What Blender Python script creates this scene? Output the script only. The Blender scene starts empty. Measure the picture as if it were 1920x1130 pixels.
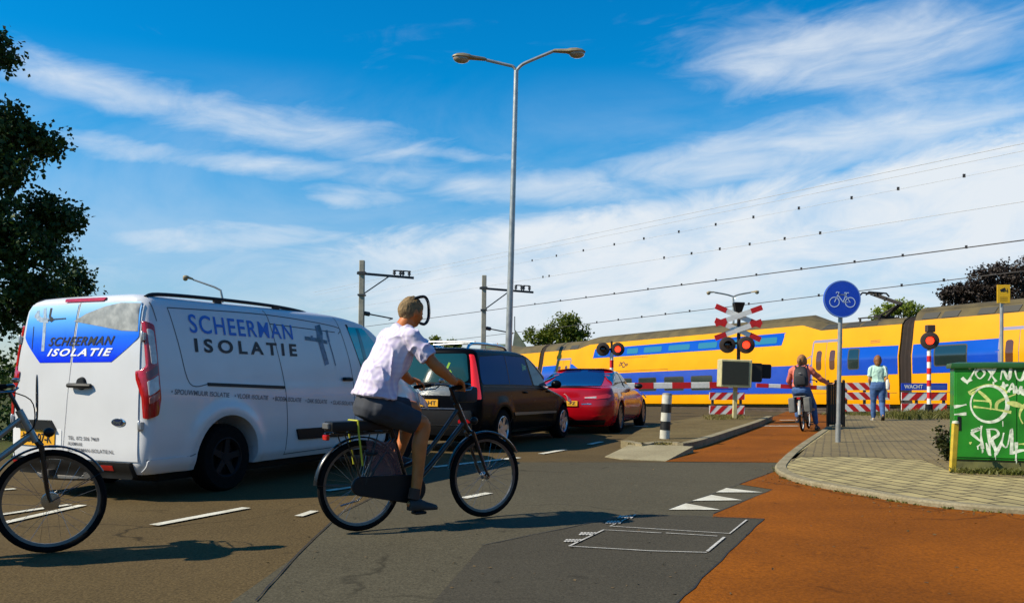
import bpy, bmesh, math, random
import numpy as np
from mathutils import Vector, Matrix, noise

# ------------------------------------------------------------------ camera, sky, sun, exposure
scene = bpy.context.scene
R = math.radians
EYE, FPX, HY = 1.17, 1650.0, 707.0          # eye height; focal length and horizon row in 1920 px units
cam = bpy.data.cameras.new("camera")
cam_o = bpy.data.objects.new("camera", cam)
scene.collection.objects.link(cam_o)
cam_o.location = (0, 0, EYE)
cam_o.rotation_euler = (R(90), 0, 0)
cam.sensor_width = 36
cam.lens = 36 * FPX / 1920
cam.shift_y = (HY - 565) / 1920
cam.clip_start = .05
cam.clip_end = 5000
scene.camera = cam_o

SUN_EL = R(41)
SUN_DIR = Vector((-1.0, -.26, 0)).normalized() * math.cos(SUN_EL) + Vector((0, 0, math.sin(SUN_EL)))
sun = bpy.data.lights.new("sun", 'SUN')
sun.energy = 4.9
sun.angle = R(.5)
sun.color = (1, .90, .72)
sun_o = bpy.data.objects.new("sun", sun)
scene.collection.objects.link(sun_o)
sun_o.rotation_euler = SUN_DIR.to_track_quat('Z', 'Y').to_euler()

world = bpy.data.worlds.new("World")
scene.world = world
world.use_nodes = True
wt = world.node_tree
wt.nodes.clear()
def wn(t, **kw):
    n = wt.nodes.new(t)
    for k, v in kw.items(): setattr(n, k, v)
    return n
def wl(a, b): wt.links.new(a, b)
def M(op, a, b=None, c=None, clamp=False):
    n = wn('ShaderNodeMath', operation=op); n.use_clamp = clamp
    for i, v in enumerate((a, b, c)):
        if v is None: continue
        if isinstance(v, (int, float)): n.inputs[i].default_value = v
        else: wl(v, n.inputs[i])
    return n.outputs[0]
tc = wn('ShaderNodeTexCoord')
sx = wn('ShaderNodeSeparateXYZ'); wl(tc.outputs['Generated'], sx.inputs[0])
az = M('ARCTAN2', sx.outputs[0], sx.outputs[1])                      # compass angle from +Y
hyp = M('SQRT', M('ADD', M('MULTIPLY', sx.outputs[0], sx.outputs[0]), M('MULTIPLY', sx.outputs[1], sx.outputs[1])))
tn = M('DIVIDE', sx.outputs[2], M('MAXIMUM', hyp, .02))               # tangent of the elevation
sky = wn('ShaderNodeTexSky', sky_type='NISHITA')
sky.sun_disc = False
sky.sun_elevation = SUN_EL
sky.sun_rotation = math.atan2(SUN_DIR.x, SUN_DIR.y)
sky.air_density, sky.dust_density, sky.ozone_density = 1.0, .3, 3.0
hs = wn('ShaderNodeHueSaturation'); hs.inputs['Saturation'].default_value = 1.35
wl(sky.outputs[0], hs.inputs['Color'])
tint = wn('ShaderNodeMix', data_type='RGBA', blend_type='MULTIPLY'); tint.inputs[0].default_value = 1
wl(hs.outputs[0], tint.inputs[6]); tm = wn('ShaderNodeMix', data_type='RGBA'); tm.inputs[6].default_value = (.80, .92, 1.12, 1); tm.inputs[7].default_value = (.03, 1.34, 1.48, 1)
bg = wn('ShaderNodeBackground'); bg.inputs[1].default_value = .078
wl(tint.outputs[2], bg.inputs[0])
# cirrus: noise stretched along the wind, gathered into a bank low in the sky and a few streaks above it
def ss(x, a, b):                                                      # smoothstep
    n = wn('ShaderNodeMapRange', interpolation_type='SMOOTHSTEP'); wl(x, n.inputs[0])
    n.inputs[1].default_value, n.inputs[2].default_value = a, b
    return n.outputs[0]
cv = wn('ShaderNodeCombineXYZ')
wl(az, cv.inputs[0])
wl(M('SUBTRACT', tn, M('MULTIPLY', az, .10)), cv.inputs[1])
wl(ss(tn, .02, .30), tm.inputs[0]); wl(tm.outputs[2], tint.inputs[7])
def nz(sx_, sy_, scale, det, rough, off=0, dist=0.):
    m = wn('ShaderNodeMapping'); wl(cv.outputs[0], m.inputs[0])
    m.inputs['Scale'].default_value = (sx_, sy_, 1); m.inputs['Location'].default_value = (off, off * .7, off)
    n = wn('ShaderNodeTexNoise'); wl(m.outputs[0], n.inputs['Vector'])
    n.inputs['Scale'].default_value = scale; n.inputs['Detail'].default_value = det
    n.inputs['Roughness'].default_value = rough; n.inputs['Distortion'].default_value = dist
    return n.outputs['Fac']
n_big = nz(1, 2.2, 3.0, 9, .60, 3.1, .5)
n_fine = nz(1, 2.6, 7.5, 12, .66, 7.7, .7)
n_wisp = nz(1, 3.2, 9, 12, .57, 1.3, 1.1)
warp = M('MULTIPLY', M('SUBTRACT', n_big, .5), .10)
def streak(u0, t0, u1, t1, w0, w1, amp, soft=.16):
    m = (t1 - t0) / (u1 - u0)
    k = M('DIVIDE', M('SUBTRACT', az, u0), u1 - u0)
    line = M('ADD', M('MULTIPLY', M('SUBTRACT', az, u0), m), t0)
    d = M('ADD', M('SUBTRACT', tn, line), M('MULTIPLY', warp, .5))
    w = M('MAXIMUM', M('ADD', M('MULTIPLY', k, w1 - w0), w0), min(w0, w1) * .5)
    q = M('DIVIDE', d, w)
    g = M('EXPONENT', M('MULTIPLY', M('MULTIPLY', q, q), -1))
    e = M('MULTIPLY', ss(k, -soft, soft * 1.5), M('SUBTRACT', 1, ss(k, 1 - soft * 3, 1 + soft)))
    return M('MULTIPLY', M('MULTIPLY', g, e), amp)
# the bank: below a line that climbs to the right, thin towards the left
edge = M('ADD', M('MULTIPLY', M('ADD', az, .218), .122), .160)
dd = M('ADD', M('SUBTRACT', edge, tn), M('ADD', M('MULTIPLY', M('SUBTRACT', n_fine, .5), .055), M('MULTIPLY', warp, .5)))
bank = M('MULTIPLY', ss(dd, -.014, .030), M('ADD', .40, M('MULTIPLY', ss(az, -.34, -.05), .60)))
hole = ss(M('ADD', M('MULTIPLY', n_fine, .55), M('MULTIPLY', n_big, .45)), .30, .62)
bank = M('MULTIPLY', bank, M('ADD', .48, M('MULTIPLY', hole, .56)))
low = M('MULTIPLY', M('SUBTRACT', 1, ss(tn, .0, .12)), .22)           # thinner and bluer near the ground
bank = M('MULTIPLY', M('SUBTRACT', bank, low), M('SUBTRACT', 1, M('MULTIPLY', ss(az, .62, .85), .8)))
parts = [
    streak(-.58, .318, .04, .230, .022, .040, .84),
    streak(-.50, .238, -.08, .224, .015, .022, .80),
    streak(-.24, .200, -.08, .197, .016, .016, .95, .25),
    streak(-.46, .148, -.12, .160, .022, .026, .9),
    streak(-.25, .262, .06, .238, .010, .014, .7),
    streak(-.26, .222, .10, .222, .026, .038, .72, .3),
    streak(.18, .345, .62, .340, .050, .050, .92),
    streak(.06, .215, .66, .285, .034, .070, .95),
    streak(-.12, .215, .28, .205, .024, .034, .85),
    streak(.44, .395, .75, .43, .03, .05, .7),
]
tot = M('MULTIPLY', parts[0], 1)
for p_ in parts[1:]: tot = M('MAXIMUM', tot, p_)
nmix = M('ADD', M('MULTIPLY', n_wisp, .6), M('MULTIPLY', n_fine, .4))
tot = M('MULTIPLY', ss(M('ADD', nmix, M('MULTIPLY', M('SUBTRACT', tot, 1), .62)), -.06, .80), 1.0)
wild = M('MULTIPLY', ss(n_big, .55, .80), M('MULTIPLY', ss(M('ABSOLUTE', az), 1.2, 1.6), .6))   # the rest of the sky, outside the photo
msk = M('MAXIMUM', M('MAXIMUM', bank, tot), wild)
veil = M('MULTIPLY', M('SUBTRACT', 1, ss(tn, .02, .36)), .24)
veil = M('ADD', veil, M('MULTIPLY', M('SUBTRACT', n_big, .40), M('MULTIPLY', ss(tn, .04, .16), M('MULTIPLY', M('SUBTRACT', 1, ss(tn, .24, .36)), .9))))
msk = M('MAXIMUM', msk, veil, clamp=True)
bgc = wn('ShaderNodeBackground'); bgc.inputs[0].default_value = (.86, .93, 1, 1); bgc.inputs[1].default_value = .665
mx = wn('ShaderNodeMixShader')
wl(msk, mx.inputs[0]); wl(bg.outputs[0], mx.inputs[1]); wl(bgc.outputs[0], mx.inputs[2])
wo = wn('ShaderNodeOutputWorld'); wl(mx.outputs[0], wo.inputs[0])

scene.view_settings.view_transform = 'Standard'
scene.view_settings.look = 'None'
scene.view_settings.exposure = .45
scene.view_settings.gamma = 1
scene.cycles.max_bounces = 6
scene.cycles.transparent_max_bounces = 8

# ------------------------------------------------------------------ helpers
random.seed(7)
COL = scene.collection
def GP(px, py, z=0.0):
    """where the photo's pixel meets a level surface at height z"""
    Y = FPX * (EYE - z) / (py - HY)
    return Vector(((px - 960) / FPX * Y, Y, z))
def PP(px, py, Y): return Vector(((px - 960) / FPX * Y, Y, EYE + (HY - py) / FPX * Y))
def lin(r, g, b):
    f = lambda c: (c / 255 / 12.92) if c / 255 <= .04045 else ((c / 255 + .055) / 1.055) ** 2.4
    return (f(r), f(g), f(b))

MATS = {}
def mat(name, col, rough=.5, metal=0., spec=.5, coat=0., amp=0., scale=8., bump=0., bscale=60., emit=0., trans=0., alpha=1., sheen=0.):
    if name in MATS: return MATS[name]
    m = bpy.data.materials.new(name); m.use_nodes = True
    t = m.node_tree; b = t.nodes['Principled BSDF']
    b.inputs['Base Color'].default_value = (*col, 1)
    b.inputs['Roughness'].default_value = rough
    b.inputs['Metallic'].default_value = metal
    b.inputs['Specular IOR Level'].default_value = spec
    b.inputs['Coat Weight'].default_value = coat
    b.inputs['Coat Roughness'].default_value = .06
    b.inputs['Transmission Weight'].default_value = trans
    b.inputs['Alpha'].default_value = alpha
    b.inputs['Sheen Weight'].default_value = sheen
    if emit:
        b.inputs['Emission Color'].default_value = (*col, 1); b.inputs['Emission Strength'].default_value = emit
    if amp or bump:
        tc = t.nodes.new('ShaderNodeTexCoord')
    if amp:
        n = t.nodes.new('ShaderNodeTexNoise'); n.inputs['Scale'].default_value = scale; n.inputs['Detail'].default_value = 6
        t.links.new(tc.outputs['Object'], n.inputs['Vector'])
        r = t.nodes.new('ShaderNodeMapRange'); r.inputs[1].default_value = .3; r.inputs[2].default_value = .7
        r.inputs[3].default_value = 1 - amp; r.inputs[4].default_value = 1 + amp
        t.links.new(n.outputs['Fac'], r.inputs[0])
        x = t.nodes.new('ShaderNodeMix'); x.data_type = 'RGBA'; x.blend_type = 'MULTIPLY'; x.inputs[0].default_value = 1
        x.inputs[6].default_value = (*col, 1)
        t.links.new(r.outputs[0], x.inputs[7]); t.links.new(x.outputs[2], b.inputs['Base Color'])
        rr = t.nodes.new('ShaderNodeMapRange'); rr.inputs[3].default_value = max(0, rough - amp * .25); rr.inputs[4].default_value = min(1, rough + amp * .25)
        t.links.new(n.outputs['Fac'], rr.inputs[0]); t.links.new(rr.outputs[0], b.inputs['Roughness'])
    if bump:
        n2 = t.nodes.new('ShaderNodeTexNoise'); n2.inputs['Scale'].default_value = bscale; n2.inputs['Detail'].default_value = 4
        t.links.new(tc.outputs['Object'], n2.inputs['Vector'])
        bp = t.nodes.new('ShaderNodeBump'); bp.inputs['Strength'].default_value = bump; bp.inputs['Distance'].default_value = .02
        t.links.new(n2.outputs['Fac'], bp.inputs['Height']); t.links.new(bp.outputs[0], b.inputs['Normal'])
    MATS[name] = m
    return m

def tag(o, label=None, cat=None, group=None, kind=None):
    if label: o['label'] = label
    if cat: o['category'] = cat
    if group: o['group'] = group
    if kind: o['kind'] = kind
    return o
def thing(name, label, cat, loc=(0, 0, 0), rot=(0, 0, 0), group=None):
    o = bpy.data.objects.new(name, None); COL.objects.link(o)
    o.empty_display_size = .2
    o.location = loc; o.rotation_euler = rot if not isinstance(rot, (int, float)) else (0, 0, rot)
    return tag(o, label, cat, group)
def copy_tree(o, parent=None):
    c = o.copy(); COL.objects.link(c); c.parent = parent
    for ch in list(o.children): copy_tree(ch, c)
    return c

def basis(d):
    d = Vector(d).normalized()
    up = Vector((0, 0, 1)) if abs(d.z) < .95 else Vector((1, 0, 0))
    a = d.cross(up).normalized(); b = a.cross(d).normalized()
    return a, b
def catmull(pts, n):
    P = [Vector(p) for p in pts]; out = []
    for i in range(len(P) - 1):
        p0, p1, p2, p3 = P[max(i - 1, 0)], P[i], P[i + 1], P[min(i + 2, len(P) - 1)]
        for k in range(n):
            t = k / n
            out.append(.5 * ((2 * p1) + (p2 - p0) * t + (2 * p0 - 5 * p1 + 4 * p2 - p3) * t * t + (3 * p1 - p0 - 3 * p2 + p3) * t ** 3))
    out.append(P[-1]); return out

class MB:
    def __init__(s): s.v = []; s.f = []; s.m = []
    def add(s, vs, fs, m=0):
        o = len(s.v); s.v += [tuple(v) for v in vs]
        s.f += [tuple(i + o for i in f) for f in fs]; s.m += [m] * len(fs)
    def box(s, c, d, m=0, mtx=None):
        c = Vector(c); h = Vector(d) / 2
        vs = [Vector((x * h.x, y * h.y, z * h.z)) for x in (-1, 1) for y in (-1, 1) for z in (-1, 1)]
        if mtx is not None: vs = [mtx @ v for v in vs]
        s.add([c + v for v in vs], [(0, 1, 3, 2), (4, 6, 7, 5), (0, 4, 5, 1), (2, 3, 7, 6), (0, 2, 6, 4), (1, 5, 7, 3)], m)
    def bar(s, a, b, w, h, m=0, up=(0, 0, 1)):
        a, b = Vector(a), Vector(b); d = (b - a).normalized()
        sd = d.cross(Vector(up)); sd = sd.normalized() if sd.length > 1e-4 else Vector((1, 0, 0)); u = sd.cross(d)
        vs = [p + sd * (i * w / 2) + u * (j * h / 2) for p in (a, b) for i, j in ((-1, -1), (1, -1), (1, 1), (-1, 1))]
        s.add(vs, [(3, 2, 1, 0), (4, 5, 6, 7), (0, 1, 5, 4), (1, 2, 6, 5), (2, 3, 7, 6), (3, 0, 4, 7)], m)
    def tube(s, pts, r, n=10, m=0, closed=False, sm=0, dome=False):
        if sm: 
            k0 = len(pts)
            pts = catmull(pts, sm)
            if not isinstance(r, (int, float)):
                r = list(np.interp(np.linspace(0, k0 - 1, len(pts)), range(k0), r))
        P = [Vector(p) for p in pts]; N = len(P)
        rs = [r] * N if isinstance(r, (int, float)) else list(r)
        if dome:                                      # rounded ends
            d0 = (P[0] - P[1]).normalized(); d1 = (P[-1] - P[-2]).normalized()
            r0, r1 = rs[0], rs[-1]; A = []; B = []
            for k in (3, 2, 1):
                th = k / 3.2 * math.pi / 2
                A.append((P[0] + d0 * r0 * math.sin(th), r0 * math.cos(th)))
                B.append((P[-1] + d1 * r1 * math.sin(th), r1 * math.cos(th)))
            P = [a[0] for a in A] + P + [b[0] for b in reversed(B)]
            rs = [a[1] for a in A] + rs + [b[1] for b in reversed(B)]; N = len(P)
        rings = []; a = None
        for i in range(N):
            if closed: d = P[(i + 1) % N] - P[i - 1]
            else: d = P[min(i + 1, N - 1)] - P[max(i - 1, 0)]
            d.normalize()
            if a is None: a, b = basis(d)
            else:
                a = (a - d * a.dot(d)).normalized(); b = a.cross(d).normalized()
            rings.append([P[i] + (a * math.cos(t) + b * math.sin(t)) * rs[i] for t in [2 * math.pi * k / n for k in range(n)]])
        s.loft(rings, caps=not closed, m=m, ring=closed)
    def loft(s, rings, caps=True, m=0, ring=False):
        n = len(rings[0]); vs = [v for r in rings for v in r]; fs = []
        L = len(rings)
        for i in range(L if ring else L - 1):
            j = (i + 1) % L
            for k in range(n):
                q = (k + 1) % n
                fs.append((i * n + k, i * n + q, j * n + q, j * n + k))
        if caps and not ring:
            fs.append(tuple(reversed(range(n)))); fs.append(tuple((L - 1) * n + k for k in range(n)))
        s.add(vs, fs, m)
    def lathe(s, prof, c=(0, 0, 0), axis=(0, 0, 1), n=24, m=0, closed=False):
        c = Vector(c); ax = Vector(axis).normalized(); a, b = basis(ax)
        rings = [[c + ax * h + (a * math.cos(2 * math.pi * k / n) + b * math.sin(2 * math.pi * k / n)) * max(r, 1e-4) for k in range(n)] for r, h in prof]
        s.loft(rings, caps=False, m=m, ring=closed)
    def ball(s, c, r, n=14, m=0, sc=(1, 1, 1), mtx=None):
        c = Vector(c); rings = []
        h = max(4, n // 2)
        for i in range(h + 1):
            th = math.pi * i / h
            ring = []
            for k in range(n):
                v = Vector((math.sin(th) * math.cos(2 * math.pi * k / n) * sc[0], math.sin(th) * math.sin(2 * math.pi * k / n) * sc[1], -math.cos(th) * sc[2])) * r
                if mtx is not None: v = mtx @ v
                ring.append(c + v)
            rings.append(ring)
        s.loft(rings, caps=False, m=m)
    def prism(s, poly, fn, t, m=0):
        """2-D polygon mapped by fn(u, v, w); thickness along w from 0 to t"""
        n = len(poly)
        vs = [fn(u, v, 0) for u, v in poly] + [fn(u, v, t) for u, v in poly]
        s.add(vs, [tuple(range(n)), tuple(reversed(range(n, 2 * n)))] + [(i, i + n, (i + 1) % n + n, (i + 1) % n) for i in range(n)], m)
    def stroke(s, pts, w, fn, t=.002, m=0, wfn=None):
        """a flat painted line of width w along 2-D points"""
        P = [Vector((p[0], p[1])) for p in pts]; L = []; Rr = []
        for i, p in enumerate(P):
            d = P[min(i + 1, len(P) - 1)] - P[max(i - 1, 0)]
            if d.length < 1e-9: d = Vector((1, 0))
            d.normalize(); nn = Vector((-d.y, d.x)) * (w / 2 * (wfn(i / max(1, len(P) - 1)) if wfn else 1))
            L.append(p + nn); Rr.append(p - nn)
        vs = [fn(p.x, p.y, t) for p in L] + [fn(p.x, p.y, t) for p in Rr]; n = len(P)
        s.add(vs, [(i, i + 1, n + i + 1, n + i) for i in range(n - 1)], m)
    def text(s, txt, fn, t=.002, m=0, **kw):
        vs, fs = text2d(txt, **kw)
        s.add([fn(u, v, t) for u, v in vs], fs, m)
    def build(s, name, mats, parent=None, bevel=0., angle=35, smooth=True, merge=False, segs=1):
        me = bpy.data.meshes.new(name)
        me.from_pydata([tuple(v) for v in s.v], [], s.f)
        if not isinstance(mats, (list, tuple)): mats = [mats]
        for x in mats: me.materials.append(x)
        if len(mats) > 1: me.polygons.foreach_set('material_index', s.m)
        if merge or bevel or True:
            bm = bmesh.new(); bm.from_mesh(me)
            if merge: bmesh.ops.remove_doubles(bm, verts=bm.verts, dist=1e-5)
            bmesh.ops.recalc_face_normals(bm, faces=bm.faces)
            if bevel:
                es = [e for e in bm.edges if len(e.link_faces) == 2 and e.calc_face_angle(0) > R(40)]
                bmesh.ops.bevel(bm, geom=es, offset=bevel, segments=segs, profile=.6, affect='EDGES', clamp_overlap=True)
            bm.to_mesh(me); bm.free()
        return finish(me, name, parent, angle, smooth)
def finish(me, name, parent=None, angle=35, smooth=True):
    if smooth:
        me.polygons.foreach_set('use_smooth', [True] * len(me.polygons))
        me.set_sharp_from_angle(angle=R(angle))
    o = bpy.data.objects.new(name, me); COL.objects.link(o)
    o.parent = parent
    return o

_txt = {}
def text2d(txt, offset=0.0, shear=0.0, space=1.0, box=True, rows=None):
    """text as flat polygons, scaled to the unit square"""
    key = (txt, offset, shear, space)
    if key not in _txt:
        cu = bpy.data.curves.new("lettering", 'FONT'); cu.body = txt; cu.size = 1
        cu.offset = offset; cu.shear = shear; cu.space_character = space; cu.resolution_u = 4
        o = bpy.data.objects.new("lettering", cu); COL.objects.link(o)
        bpy.context.view_layer.update()
        dg = bpy.context.evaluated_depsgraph_get()
        me = o.evaluated_get(dg).to_mesh()
        vs = np.array([v.co[:2] for v in me.vertices]); fs = [tuple(p.vertices) for p in me.polygons]
        o.evaluated_get(dg).to_mesh_clear()
        bpy.data.objects.remove(o); bpy.data.curves.remove(cu)
        lo, hi = vs.min(0), vs.max(0)
        _txt[key] = ((vs - lo) / (hi - lo), fs)
    return _txt[key]

def evaluated(o, name, parent, mats=None, angle=35, smooth=True):
    """bake an object's modifiers into a plain mesh object"""
    bpy.context.view_layer.update()
    dg = bpy.context.evaluated_depsgraph_get()
    me = bpy.data.meshes.new_from_object(o.evaluated_get(dg))
    me.name = name
    old = o.data; bpy.data.objects.remove(o); bpy.data.meshes.remove(old)
    if mats:
        me.materials.clear()
        for x in mats: me.materials.append(x)
    return finish(me, name, parent, angle, smooth)
def remesh(mb, name, m, parent, vox, it=4, wr=None):
    """melt overlapping closed shapes into one continuous skin"""
    o = mb.build(name, m)
    md = o.modifiers.new("r", 'REMESH'); md.mode = 'VOXEL'; md.voxel_size = vox
    bpy.context.view_layer.update()
    dg = bpy.context.evaluated_depsgraph_get()
    me = bpy.data.meshes.new_from_object(o.evaluated_get(dg)); me.name = name
    old = o.data; bpy.data.objects.remove(o); bpy.data.meshes.remove(old)
    bm = bmesh.new(); bm.from_mesh(me)
    for _ in range(it): bmesh.ops.smooth_vert(bm, verts=bm.verts, factor=.5, use_axis_x=True, use_axis_y=True, use_axis_z=True)
    if wr:
        bm.normal_update()
        for v in bm.verts: v.co += v.normal * wr(v.co)
    bm.to_mesh(me); bm.free()
    me.materials.clear(); me.materials.append(m)
    return finish(me, name, parent, 70)
def pchip(keys):
    """smooth monotone interpolation of (t, v1, v2, ...) rows"""
    K = np.array(keys, float); t = K[:, 0]; V = K[:, 1:]
    h = np.diff(t)[:, None]; d = np.diff(V, axis=0) / h
    m = np.zeros_like(V); m[0] = d[0]; m[-1] = d[-1]
    for i in range(1, len(t) - 1):
        for j in range(V.shape[1]):
            a, b = d[i - 1, j], d[i, j]
            m[i, j] = 0 if a * b <= 0 else 2 * a * b / (a + b)
    def f(x):
        x = min(max(x, t[0]), t[-1]); i = min(int(np.searchsorted(t, x, 'right')) - 1, len(t) - 2); i = max(i, 0)
        H = t[i + 1] - t[i]; s = (x - t[i]) / H
        return ((1 + 2 * s) * (1 - s) ** 2 * V[i] + s * (1 - s) ** 2 * H * m[i] + s * s * (3 - 2 * s) * V[i + 1] + s * s * (s - 1) * H * m[i + 1])
    return f
def round_poly(pts, r, n=5):
    out = []; N = len(pts)
    for i in range(N):
        p0, p1, p2 = Vector(pts[i - 1]), Vector(pts[i]), Vector(pts[(i + 1) % N])
        a, b = p0 - p1, p2 - p1
        ri = r[i] if isinstance(r, (list, tuple)) else r
        k = min(ri, a.length * .45, b.length * .45)
        if k < 1e-5: out.append(p1[:]); continue
        a.normalize(); b.normalize()
        for j in range(n + 1):
            t = j / n
            out.append(((p1 + a * k) * (1 - t) ** 2 + p1 * 2 * t * (1 - t) + (p1 + b * k) * t * t)[:])
    return out
def columns(poly, n):
    P = np.array(poly); xs = sorted(set(np.linspace(P[:, 0].min(), P[:, 0].max(), n).round(5)) | set(P[:, 0].round(5)))
    ys = [xs[0]]
    for x in xs[1:]:
        if x - ys[-1] > 1e-4: ys.append(x)
    out = []; lo, hi = P[:, 0].min(), P[:, 0].max(); e = (hi - lo) * 1e-4
    for x in ys:
        q = min(max(x, lo + e), hi - e); zs = []
        for i in range(len(P)):
            a, b = P[i - 1], P[i]
            if (a[0] - q) * (b[0] - q) < 0 or a[0] == q:
                zs.append(a[1] if a[0] == b[0] else a[1] + (b[1] - a[1]) * (q - a[0]) / (b[0] - a[0]))
        if len(zs) >= 2: out.append((x, min(zs), max(zs)))
    return out
# ------------------------------------------------------------------ setting
T0 = Vector((12.27, 46.0)); TD = Vector((math.sin(R(148)), math.cos(R(148)))); TN = Vector((-TD.y, TD.x))
TSLOPE, TBASE = .023, -.55                                     # the track falls gently to the left
def track_z(s): return TBASE + TSLOPE * min(max(s, -70), 34)
def ground_z(x, y):
    p = Vector((x, y)) - T0; q = p.dot(TN); s = p.dot(TD)
    if q < -10.8: return 0.0
    k = min(1, (q + 10.8) / 4.2); k = k * (2 - k)
    return k * (track_z(s) - .06)
def track_pt(s, q, z=0):                                       # along / across the track, z above rail foot
    p = T0 + TD * s + TN * q
    return Vector((p.x, p.y, track_z(s) + z))

def tex_ground(name, col, col2, scale, bump, bscale, rough=.9, speck=.25, patch=.35, cracks=0):
    col = tuple(c * .82 for c in col); col2 = tuple(c * .82 for c in col2)
    m = bpy.data.materials.new(name); m.use_nodes = True
    t = m.node_tree; b = t.nodes['Principled BSDF']; L = t.links.new
    tc = t.nodes.new('ShaderNodeTexCoord')
    def noise_(sc, det=6, dist=0):
        n = t.nodes.new('ShaderNodeTexNoise'); n.inputs['Scale'].default_value = sc; n.inputs['Detail'].default_value = det
        n.inputs['Distortion'].default_value = dist
        L(tc.outputs['Object'], n.inputs['Vector']); return n.outputs['Fac']
    r = t.nodes.new('ShaderNodeMapRange'); r.inputs[1].default_value = .38; r.inputs[2].default_value = .64; L(noise_(scale, 8, .4), r.inputs[0])
    x = t.nodes.new('ShaderNodeMix'); x.data_type = 'RGBA'; x.inputs[6].default_value = (*col, 1); x.inputs[7].default_value = (*col2, 1)
    k = t.nodes.new('ShaderNodeMath'); k.operation = 'MULTIPLY'; k.inputs[1].default_value = patch; L(r.outputs[0], k.inputs[0]); L(k.outputs[0], x.inputs[0])
    s2 = t.nodes.new('ShaderNodeMapRange'); s2.inputs[1].default_value = .3; s2.inputs[2].default_value = .7
    s2.inputs[3].default_value = 1 - speck; s2.inputs[4].default_value = 1 + speck; L(noise_(bscale, 3), s2.inputs[0])
    y = t.nodes.new('ShaderNodeMix'); y.data_type = 'RGBA'; y.blend_type = 'MULTIPLY'; y.inputs[0].default_value = 1
    L(x.outputs[2], y.inputs[6]); L(s2.outputs[0], y.inputs[7])
    last = y.outputs[2]
    def over(fac, colr):
        nonlocal last
        z = t.nodes.new('ShaderNodeMix'); z.data_type = 'RGBA'; L(fac, z.inputs[0]); L(last, z.inputs[6]); z.inputs[7].default_value = (*colr, 1); last = z.outputs[2]
    def rng(sock, a, b_, c, d):
        q = t.nodes.new('ShaderNodeMapRange'); q.interpolation_type = 'SMOOTHSTEP'; L(sock, q.inputs[0])
        for i_, v_ in enumerate((a, b_, c, d)): q.inputs[i_ + 1].default_value = v_
        return q.outputs[0]
    if cracks:
        wv = t.nodes.new('ShaderNodeTexNoise'); wv.inputs['Scale'].default_value = 1.1; wv.inputs['Detail'].default_value = 7; L(tc.outputs['Object'], wv.inputs['Vector'])
        ad = t.nodes.new('ShaderNodeVectorMath'); ad.operation = 'MULTIPLY_ADD'; ad.inputs[1].default_value = (1.3, 1.3, 0); L(wv.outputs['Color'], ad.inputs[0]); L(tc.outputs['Object'], ad.inputs[2])
        vo = t.nodes.new('ShaderNodeTexVoronoi'); vo.feature = 'DISTANCE_TO_EDGE'; vo.inputs['Scale'].default_value = .33; L(ad.outputs[0], vo.inputs['Vector'])
        ck = rng(vo.outputs['Distance'], .0, .010, 1, 0)
        gate = rng(noise_(.35, 4, .3), .50, .58, 0, cracks)
        mu = t.nodes.new('ShaderNodeMath'); mu.operation = 'MULTIPLY'; L(ck, mu.inputs[0]); L(gate, mu.inputs[1])
        over(mu.outputs[0], tuple(c * .35 for c in col2))
        over(rng(noise_(2.3, 9, 1.2), .64, .74, 0, .55), tuple(c * .45 for c in col2))
        over(rng(noise_(5.1, 7, .8), .66, .74, 0, .35), tuple(min(1, c * 1.7) for c in col))
    L(last, b.inputs['Base Color'])
    b.inputs['Roughness'].default_value = rough; b.inputs['Specular IOR Level'].default_value = .10
    bp = t.nodes.new('ShaderNodeBump'); bp.inputs['Strength'].default_value = bump; bp.inputs['Distance'].default_value = .01
    L(noise_(bscale * 1.3, 3), bp.inputs['Height']); L(bp.outputs[0], b.inputs['Normal'])
    return m
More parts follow.
